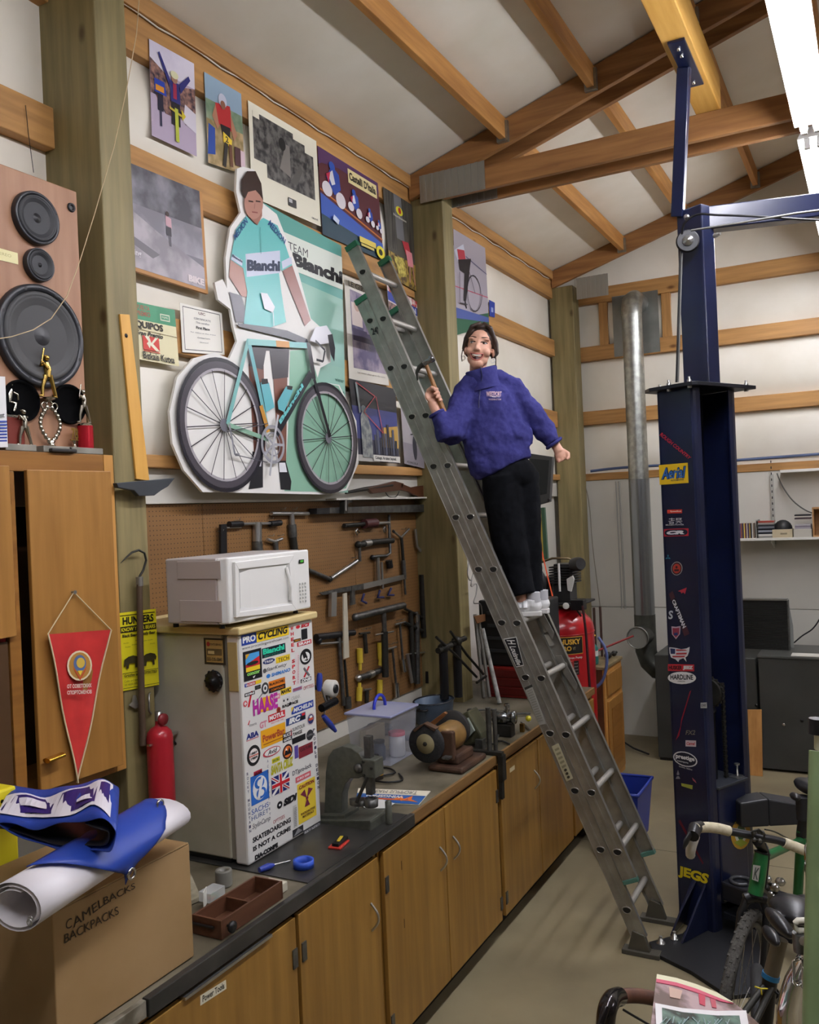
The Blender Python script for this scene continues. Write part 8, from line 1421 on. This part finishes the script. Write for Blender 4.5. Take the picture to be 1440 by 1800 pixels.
# bar: hood at left, tape, stem clamp, tape at right
HB = [Q(1222, 1456, -.10), Q(1240, 1454, -.03), Q(1262, 1456, .0), Q(1282, 1461, .01), Q(1340, 1472, .03), Q(1376, 1480, .05), Q(1412, 1494, .05), Q(1445, 1504, .03)]
MB().tube(smooth(HB), .0135, mat('black handlebar', '#242529', .35), 12).build('handlebar', gb)
MB().tube(smooth(HB[:4]), [.0175]*13, CTP, 12).build('bar_tape', gb); MB().tube([HB[5]+(HB[6]-HB[5])*.05, HB[6], HB[7]], .018, CTP, 12).build('bar_tape', gb)
hl = MB(); hl.tube([Q(1232, 1452, -.05), Q(1222, 1456, -.09), Q(1218, 1470, -.13)], [.017, .022, .020], BLK, 12); hl.build('brake_hood', gb); MB().tube([Q(1214, 1465, -.13), Q(1206, 1480, -.15), Q(1202, 1492, -.15)], [.009, .010, .004], BLK, 8, sc=(.6, 1.4)).build('brake_lever', gb)
MB().tube(smooth([Q(1222, 1470, -.06), Q(1217, 1484, -.09), Q(1214, 1496, -.08), Q(1214, 1502, -.05)]), .016, mat('white bar tape', '#cfcdc6', .7), 12).build('drop_tape', gb)
ht0 = Q(1340, 1500, .06); ht1 = Q(1328, 1572, .04)
MB().tube([ht0, ht1], .0255, GRF, 20).build('head_tube', gb); MB().tube([ht0-(ht1-ht0)*.04, ht0], .028, BLK, 16).build('headset', gb); MB().tube([ht1, ht1+(ht1-ht0)*.05], .028, BLK, 16).build('headset_lower', gb)
D = Dec(tuple(Q(1330, 1540, .010)), tuple(-FW)); D.px([(1324, 1520), (1337, 1522), (1333, 1550), (1322, 1546)], F('#b9bab4')); D.t('K', [D.pt(x, y) for x, y in ((1324, 1545), (1333, 1547), (1335, 1526), (1326, 1524))], F('#4c5450'), .02, .2); D.mb.build('head_badge', gb, fix=False)
MB().tube([Q(1332, 1478, .03), Q(1342, 1492, .08)], .019, BLK, 12).build('stem', gb); m = MB()
for x, y in ((1326, 1464), (1334, 1462), (1341, 1464), (1326, 1476), (1336, 1478)): m.ball(Q(x, y, .0), .008, DSTEEL, 8)
m.tube([Q(1322, 1462, .0), Q(1334, 1458, -.01), Q(1344, 1466, .0), Q(1343, 1478, .0), Q(1325, 1476, .0), Q(1322, 1462, .0)], .004, IRON, 6); m.build('stem_clamp', gb)
sa = Q(1408, 1478, .62); MB().tube([ht0+(ht1-ht0)*.12, sa], .016, GRF, 14).build('top_tube', gb); bbk = Q(1400, 1625, .62); MB().tube([ht0+(ht1-ht0)*.85, bbk], .019, IRON, 14).build('down_tube', gb); MB().tube([sa+(sa-bbk)*.12, bbk], .019, GRF, 14).build('seat_tube', gb)
SAD = mat('black saddle', '#1b1b1e', .35); 
MB().tube([sa+(sa-bbk)*.05, Q(1413, 1432, .62), Q(1415, 1410, .62)], .02, BLK, 14).build('seat_post', gb)
m = MB(); m.ball(Q(1420, 1382, .66), (.045, .09, .028), SAD, 18, BA); m.ball(Q(1440, 1378, .7), (.07, .06, .03), SAD, 16, BA); m.ball(Q(1398, 1400, .58), (.02, .035, .016), SAD, 14, BA); remesh(m.build('saddle', gb), .006, 3); MB().tube([Q(1412, 1400, .62), Q(1414, 1440, .62)], .03, mat('saddle bag', '#222226', .6), 14).build('saddle_bag', gb)
# fork and front wheel turned slightly
wc_ = Q(1312, 1745, -.02); wr = .335
for s in (-1, 1): MB().tube([ht1+RT*(.02*s), ht1+RT*(.045*s)+(wc_-ht1)*.2, wc_+RT*(.05*s)], [.014, .013, .009], BLK, 10).build('fork_blade', gb)
MB().tube([ht1-RT*.035+(wc_-ht1)*.05, ht1+(wc_-ht1)*.02, ht1+RT*.035+(wc_-ht1)*.05], .02, BLK, 10).build('fork_crown', gb)
wv = (V((.35, -.92, .0))).normalized(); wu = V((0, 0, 1)); wcen = V((wc_.x, wc_.y, wr+.02)); top_ = Q(1318, 1612, .0); wcen = V((top_.x, top_.y, top_.z-wr)); lean = (RT*.06+V((0, 0, 1))).normalized()
def wheel3(parent, cen, v, u, R, tm, rim, n=56, tw=.02, sp=20, knob=True):
    ax = v.cross(u).normalized(); MB().tube([cen+v*(R*math.cos(2*math.pi*i/n))+u*(R*math.sin(2*math.pi*i/n)) for i in range(n)], tw, tm, 10, closed=True, up=tuple(ax)).build('tyre', parent)
    MB().tube([cen+v*((R-.028)*math.cos(2*math.pi*i/n))+u*((R-.028)*math.sin(2*math.pi*i/n)) for i in range(n)], .011, rim, 8, closed=True).build('rim', parent); m = MB()
    for i in range(sp):
        a = 2*math.pi*i/sp; s = 1 if i % 2 else -1; m.tube([cen+ax*(.03*s), cen+v*((R-.035)*math.cos(a))+u*((R-.035)*math.sin(a))], .0011, STEEL, 4, cap=False)
    o = m.build('spokes', parent); o['kind'] = 'stuff'; MB().tube([cen-ax*.045, cen-ax*.02, cen+ax*.02, cen+ax*.045], [.012, .018, .018, .012], STEEL, 12).build('hub', parent)
    if knob:
        m = MB()
        for i in range(96):
            a = 2*math.pi*i/96; d = v*math.cos(a)+u*math.sin(a); t_ = -v*math.sin(a)+u*math.cos(a)
            for w in (-1, 0, 1):
                if (i+w) % 2: m.box(cen+d*(R+tw*.95*math.cos(w*.75))+ax*(tw*.95*math.sin(w*.75)), (.006, .009, .009), tm, A=(d, t_, ax))
        o = m.build('tread_knobs', parent); o['kind'] = 'stuff'
fw3 = V((-.10, -.99, 0)).normalized(); wcen = top_-lean*wr+fw3*.05
wheel3(gb, wcen, fw3, lean, wr, TRD, BLK)
rb2 = wcen-fw3*1.02; rb2.x += .12; wheel3(gb, rb2, fw3, V((0, 0, 1)), wr, TRD, BLK, knob=False)
for s in (-1, 1): MB().tube([bbk+RT*.03*s, rb2+RT*.05*s], .009, GRF, 8).build('chain_stay', gb); MB().tube([sa+RT*.02*s, rb2+RT*.05*s], .008, GRF, 8).build('seat_stay', gb)
MB().lathe([(.09, -.002), (.1, 0), (.09, .002), (.02, .003)], bbk+RT*.05, RT, IRON, 28).build('chainring', gb)
MB().tube(smooth([Q(1346, 1482, .02), Q(1352, 1500, .0), Q(1350, 1530, .0), Q(1346, 1560, .02)]), .0028, BLK, 6).build('brake_cable', gb); MB().tube(smooth([Q(1345, 1458, .03), Q(1362, 1462, .1), Q(1385, 1474, .3)]), .0028, BLK, 6).build('brake_cable', gb)
m = MB()
for x, y, d in ((1348, 1545, .3), (1362, 1560, .3), (1356, 1575, .32), (1372, 1550, .34), (1345, 1560, .28)): m.ball(Q(x, y, d), (.02, .02, .016), IRON if x % 2 else STEEL, 8)
m.tube([Q(1345, 1540, .3), Q(1370, 1580, .32)], .008, IRON, 8); m.build('brake_calipers', gb)
# dark mountain bike nearer the right edge with a big black saddle
b2 = T('bicycle', 'black bicycle with a wide black saddle and a blue valve collar, lower right', 'bicycle', (2.7, 2.3, 0)); B2 = 2.45
R2 = lambda x, y, d=0: wd(x, y, B2+d)
m = MB(); m.ball(R2(1395, 1598, 0), (.062, .08, .03), SAD, 20, (RT, -FW, UP)); m.ball(R2(1370, 1622, -.09), (.028, .08, .024), SAD, 16, ((RT*.8+UP*-.3).normalized(), -FW, UP)); m.ball(R2(1356, 1645, -.16), (.018, .05, .018), SAD, 14, BA); m.ball(R2(1425, 1600, .05), (.06, .07, .035), SAD, 16, BA); remesh(m.build('saddle', b2), .006, 4)
MB().tube([R2(1372, 1650, -.02), R2(1356, 1712, -.02)], .021, mat('scuffed seat post', '#6a6253', .4, .4), 14).build('seat_post', b2); MB().tube([R2(1356, 1712, -.02), R2(1354, 1720, -.02)], .024, mat('blue seat clamp', '#2f7ab0', .3, .4), 14).build('seat_clamp', b2)
MB().tube([R2(1354, 1720, -.02), R2(1342, 1830, -.02)], .02, BLK, 14).build('seat_tube', b2)
for s in (-1, 1): MB().tube([R2(1350+8*s, 1735, -.03), R2(1310+16*s, 1800, -.12), R2(1290+16*s, 1840, -.2)], .009, IRON, 10).build('seat_stay', b2)
MB().tube([R2(1358, 1745, .0), R2(1420, 1800, .3)], .018, BLK, 12).build('top_tube', b2)
sr = R2(1326, 1712, .12); wheel3(b2, V((sr.x, sr.y, .34))+V((0, .05, 0)), V((-.12, .99, 0)).normalized(), V((0, 0, 1)), .33, mat('smooth black tyre', '#18181a', .7), BLK, knob=False)
tg = MB(); 
for a in (0, 1.2, 2.1): tg.tube([R2(1338, 1738, -.07), R2(1338, 1738, -.07)+RT*.018*math.cos(a*2.3)+UP*.016*math.sin(a*2.3)], .002, F('#d0c030'), 6)
tg.build('yellow_zip_tie', b2); MB().tube(smooth([R2(1362, 1742, -.05), R2(1374, 1756, -.06), R2(1380, 1775, -.06), R2(1384, 1800, -.06)]), .004, BLK, 6).build('cable', b2)
# pale green post of a bike close to the camera with chrome mudguard and pedals
pg = T('green_frame_post', 'pale green steel machine post very near the camera at the right edge', 'post', wd(1440, 1900, 1.2)); PGM = mat('pale green enamel', '#7f9468', .4, c2='#6c8058', scale=5)
g0 = wd(1450, 1322, 1.44); g1 = wd(1439, 1830, 1.36); gb0 = g0+(g1-g0)*(g0.z/(g0.z-g1.z)); MB().tube([g0, gb0+UP*.004], .024, PGM, 20).build('post_tube', pg); MB().tube([g0+UP*.004, g0+UP*.03], .016, F('#c3c2a4'), 12).build('post_cap', pg); MB().tube([g0-RT*.012+UP*.03, g0-RT*.012+UP*.055], .014, BLK, 10).build('knob', pg)
g2 = g0+RT*.05-UP*.03; MB().tube([g0+RT*.052-UP*.05, gb0+RT*.052+UP*.004], .022, mat('green enamel', '#7e9a5e', .4), 16).build('second_tube', pg)
cm = MAT = CHR
p_ = T('chrome_pedal', 'silver framed pedal sticking out left of the pale green post, upper one', 'pedal', wd(1425, 1500, 1.7)); S1 = lambda x, y: wd(x, y, 1.7)
MB().tube([S1(x, y) for x, y in ((1419, 1488), (1421, 1484), (1432, 1480), (1442, 1480), (1442, 1520), (1424, 1518), (1418, 1510))], .005, CHR, 8, closed=True).build('pedal_cage', p_); MB().tube([S1(1430, 1518), S1(1432, 1540)], .016, DSTEEL, 12).build('pedal_body', p_); MB().tube([S1(1432, 1530), g0.lerp(g1, .42)], .009, STEEL, 8).build('pedal_axle', p_)
p_ = T('chrome_pedal', 'cream and silver pedal sticking out left of the pale green post, lower one', 'pedal', wd(1410, 1630, 1.7))
MB().tube([S1(x, y) for x, y in ((1399, 1622), (1403, 1618), (1425, 1617), (1425, 1636), (1404, 1636), (1399, 1632))], .006, F('#c9c6b6', .3), 8, closed=True).build('pedal_cage', p_); MB().tube([S1(1408, 1640), S1(1410, 1672)], .016, DSTEEL, 12).build('pedal_body', p_); MB().tube([S1(1412, 1655), g0.lerp(g1, .65)], .009, STEEL, 8).build('pedal_axle', p_)
fg = T('chrome_mudguard', 'curved chrome mudguard with a rounded window at the lower right edge', 'mudguard', wd(1400, 1750, 1.75)); S2 = lambda x, y, d=0: wd(x, y, 1.75+d)
vs = []; fs = []
prof = [(1408, 1672), (1396, 1690), (1382, 1715), (1372, 1745), (1366, 1775), (1366, 1800), (1368, 1830)]
for i, (x, y) in enumerate(prof):
    for k in range(7): a = math.pi*k/6; vs.append(S2(x+22-22*math.cos(a), y+4*math.sin(a), -.03*math.sin(a)))
for i in range(len(prof)-1):
    for k in range(6): q = i*7+k; fs.append((q, q+1, q+8, q+7))
o = MB().add(vs, fs, CHR, True).build('guard', fg, fix=False); s_ = o.modifiers.new('solid', 'SOLIDIFY'); s_.thickness = .002
MB().tube([S2(x, y, -.04) for x, y in ((1396, 1690), (1402, 1686), (1412, 1684), (1414, 1730), (1400, 1732), (1394, 1725))], .004, CHR, 8, closed=True).build('window_frame', fg)
MB().tube(smooth([S2(1392, 1765), S2(1386, 1778), S2(1388, 1788), S2(1394, 1784), S2(1392, 1776)]), .003, CHR, 6).build('stay_hook', fg); MB().tube([S2(1412, 1735), g0.lerp(g1, .8)], .005, STEEL, 6).build('guard_stay', fg)
# brown taped handlebar bottom, and the magazine
b3 = T('bicycle', 'bicycle with brown taped handlebar and chrome brake hood under the magazine', 'bicycle', wd(1130, 1900, 2.0)); S3 = lambda x, y, d=0: wd(x, y, 2.05+d)
BRN = mat('brown leather tape', '#5c3826', .55, c2='#47291b', scale=30)
MB().tube(smooth([S3(1080, 1757, -.05), S3(1092, 1752, 0), S3(1110, 1750, .02), S3(1140, 1753, .04), S3(1200, 1768, .06), S3(1300, 1800, .08)]), .0165, BRN, 14).build('handlebar', b3)
m = MB(); m.tube(smooth([S3(1088, 1752, -.03), S3(1077, 1756, -.08), S3(1070, 1768, -.12), S3(1066, 1785, -.13), S3(1064, 1810, -.12)]), .021, mat('black chrome hood', '#3a3637', .15, .8), 14); m.build('brake_hood', b3); MB().tube([S3(1066, 1770, -.14), S3(1056, 1800, -.16), S3(1052, 1830, -.16)], .009, mat('black chrome hood', '#3a3637', .15, .8), 8).build('brake_lever', b3)
MB().tube([S3(1096, 1775, -.02), S3(1130, 1795, 0), S3(1160, 1812, 0)], .003, BLK, 6).build('brake_cable', b3); MB().tube([S3(1200, 1790, .05), S3(1230, 1900, .1)], .02, F('#2c2c2e'), 12).build('stem', b3); sb = S3(1230, 1900, .1); wb3 = V((sb.x-.02, sb.y-.12, .34)); MB().tube([sb, wb3], .014, F('#2c2c2e'), 10).build('fork', b3); wheel3(b3, wb3+V((.05, 0, 0)), V((-.12, .99, 0)).normalized(), V((0, 0, 1)), .31, mat('smooth black tyre', '#18181a', .7), BLK, knob=False)
mg = T('magazine', 'open magazine with a pink striped photo page lying over the brown handlebar', 'magazine', wd(1240, 1770, 1.6)); S4 = lambda x, y, d=0: wd(x, y, 1.72+d)
M0, M1, M2 = S4(1155, 1712, .12), S4(1285, 1752, .10), S4(1140, 1830, -.15); MN = (M1-M0).cross(M2-M0).normalized(); MN = MN if MN.dot(FW) < 0 else -MN; MS = Surf(M0, MN)
def page(nm, pts, mt, off, th=.0012): return MB().prism([MS.P(x, y, off) for x, y in pts], -MN*th, mt).build(nm, mg)
PGP = mat('page photo print', '#5c463e', .3, c2='#b49a9c', scale=14, lo=.42, hi=.58); k_ = .0016
page('back_page', ((1155, 1712), (1190, 1719), (1225, 1730), (1260, 1744), (1290, 1762), (1315, 1782), (1335, 1800), (1338, 1835), (1140, 1835)), PGP, 0, .003)
page('page_margin', ((1155, 1712), (1190, 1719), (1225, 1730), (1260, 1744), (1290, 1762), (1272, 1757), (1225, 1738), (1190, 1727), (1154, 1720)), F('#dcd9b8', .3), k_)
page('pink_stripe', ((1154, 1720), (1190, 1727), (1225, 1738), (1272, 1757), (1290, 1764), (1268, 1760), (1224, 1744), (1190, 1733), (1154, 1726)), F('#c8506c', .3), k_*1.1)
page('red_figure', ((1228, 1746), (1240, 1750), (1240, 1768), (1230, 1764)), F('#b8304c', .3), k_); page('red_figure', ((1248, 1754), (1258, 1757), (1260, 1772), (1252, 1770)), F('#b84c5c', .3), k_); page('tan_figure', ((1176, 1734), (1200, 1741), (1196, 1756), (1178, 1752)), F('#c8a898', .3), k_)
page('front_page', ((1152, 1763), (1200, 1772), (1260, 1777), (1312, 1776), (1322, 1835), (1155, 1835)), F('#e6e4e4', .3), k_*4)
page('page_photo', ((1164, 1771), (1200, 1779), (1260, 1785), (1300, 1785), (1308, 1835), (1166, 1835)), mat('green photo print', '#1c2a28', .2, c2='#5c7c70', scale=25, lo=.4, hi=.6), k_*5)
rng = random.Random(4); m = MB()
for i in range(18):
    x = 1172+i*6.5; y = 1784+rng.uniform(2, 12); m.tube([MS.P(x, y, k_*6), MS.P(x+rng.uniform(-14, 14), y+12, k_*6)], .0011, F('#9ab0b0', .3), 4)
m.build('photo_detail', mg)
# ---------------- loose parts behind the grinder ----------------
CL = [('brake_caliper', 'black bicycle brake caliper lying between the clear bin and the grinder', .56, 3.98, 'c'), ('chain_coil', 'coiled dark bicycle chain lying in front of the blue grey pot', .5, 4.22, 'r'), ('iron_plate', 'flat dark iron plate lying behind the grinder wheel', .4, 4.1, 'p'), ('coiled_cable', 'loose coil of black cable between the pot and the lamp housing', .62, 4.25, 'r'), ('steel_crank', 'old steel crank arm lying beside the pot towards the post', .5, 4.75, 'k'), ('grey_block', 'small grey steel block standing next to the bar clamp', .8, 4.02, 'b'), ('dark_wrench', 'dark adjustable wrench lying beyond the chrome hub', .72, 4.72, 'k'), ('oil_rag', 'dark grimy rag heaped beside the pot at the wall', .16, 4.1, 'g')]
for nm, lb_, x, y, k in CL:
    m = MB(); z = .912
    if k == 'c': m.tube([(x-.05, y, z+.01), (x-.05, y+.03, z+.05), (x, y+.05, z+.07), (x+.05, y+.03, z+.05), (x+.05, y, z+.01)], .009, BLK, 8); m.ball((x, y+.05, z+.075), .014, STEEL, 10)
    elif k == 'r':
        for j in range(3): m.tube([(x+(.055-.006*j)*math.cos(a), y+(.06-.006*j)*math.sin(a), z+.007+.011*j) for a in [i*math.pi/10 for i in range(20)]], .006, IRON if nm[2] == 'a' and nm[1] == 'h' else BLK, 6, closed=True)
    elif k == 'p': m.prism([(x-.07, y-.05, z), (x+.06, y-.07, z), (x+.08, y+.04, z), (x-.04, y+.07, z)], (0, 0, .012), IRON)
    elif k == 'k': m.tube([(x-.07, y-.03, z+.012), (x, y, z+.014), (x+.07, y+.04, z+.012)], [.014, .008, .011], DSTEEL, 10, sc=(1, .6)); m.ball((x-.07, y-.03, z+.013), (.02, .02, .012), DSTEEL, 12)
    elif k == 'b': m.bx((x-.02, y-.02, z), (x+.02, y+.03, z+.05), DSTEEL)
    else:
        for j in range(7): m.ball((x+.03*math.cos(j*1.7), y+.045*math.sin(j*2.1), z+.018+.004*j), (.045, .04, .02), mat('grimy rag', '#3a362e', .9, c2='#2a261f', scale=25, bump=.4), 12)
    tag(m.build(nm, None), lb_, 'cloth' if k == 'g' else 'tool')
# small marks of wear on the cabinet doors
for i, (x, y) in enumerate(((706, 1520), (711, 1622))):
    c = wp(x, y, 0, .9205); MB().bx((.9202, c.y-.002, c.z-.02), (.921, c.y+.002, c.z+.015), F('#4a2a12')).build('scratch_mark', bpy.data.objects['base_cabinet.002'])
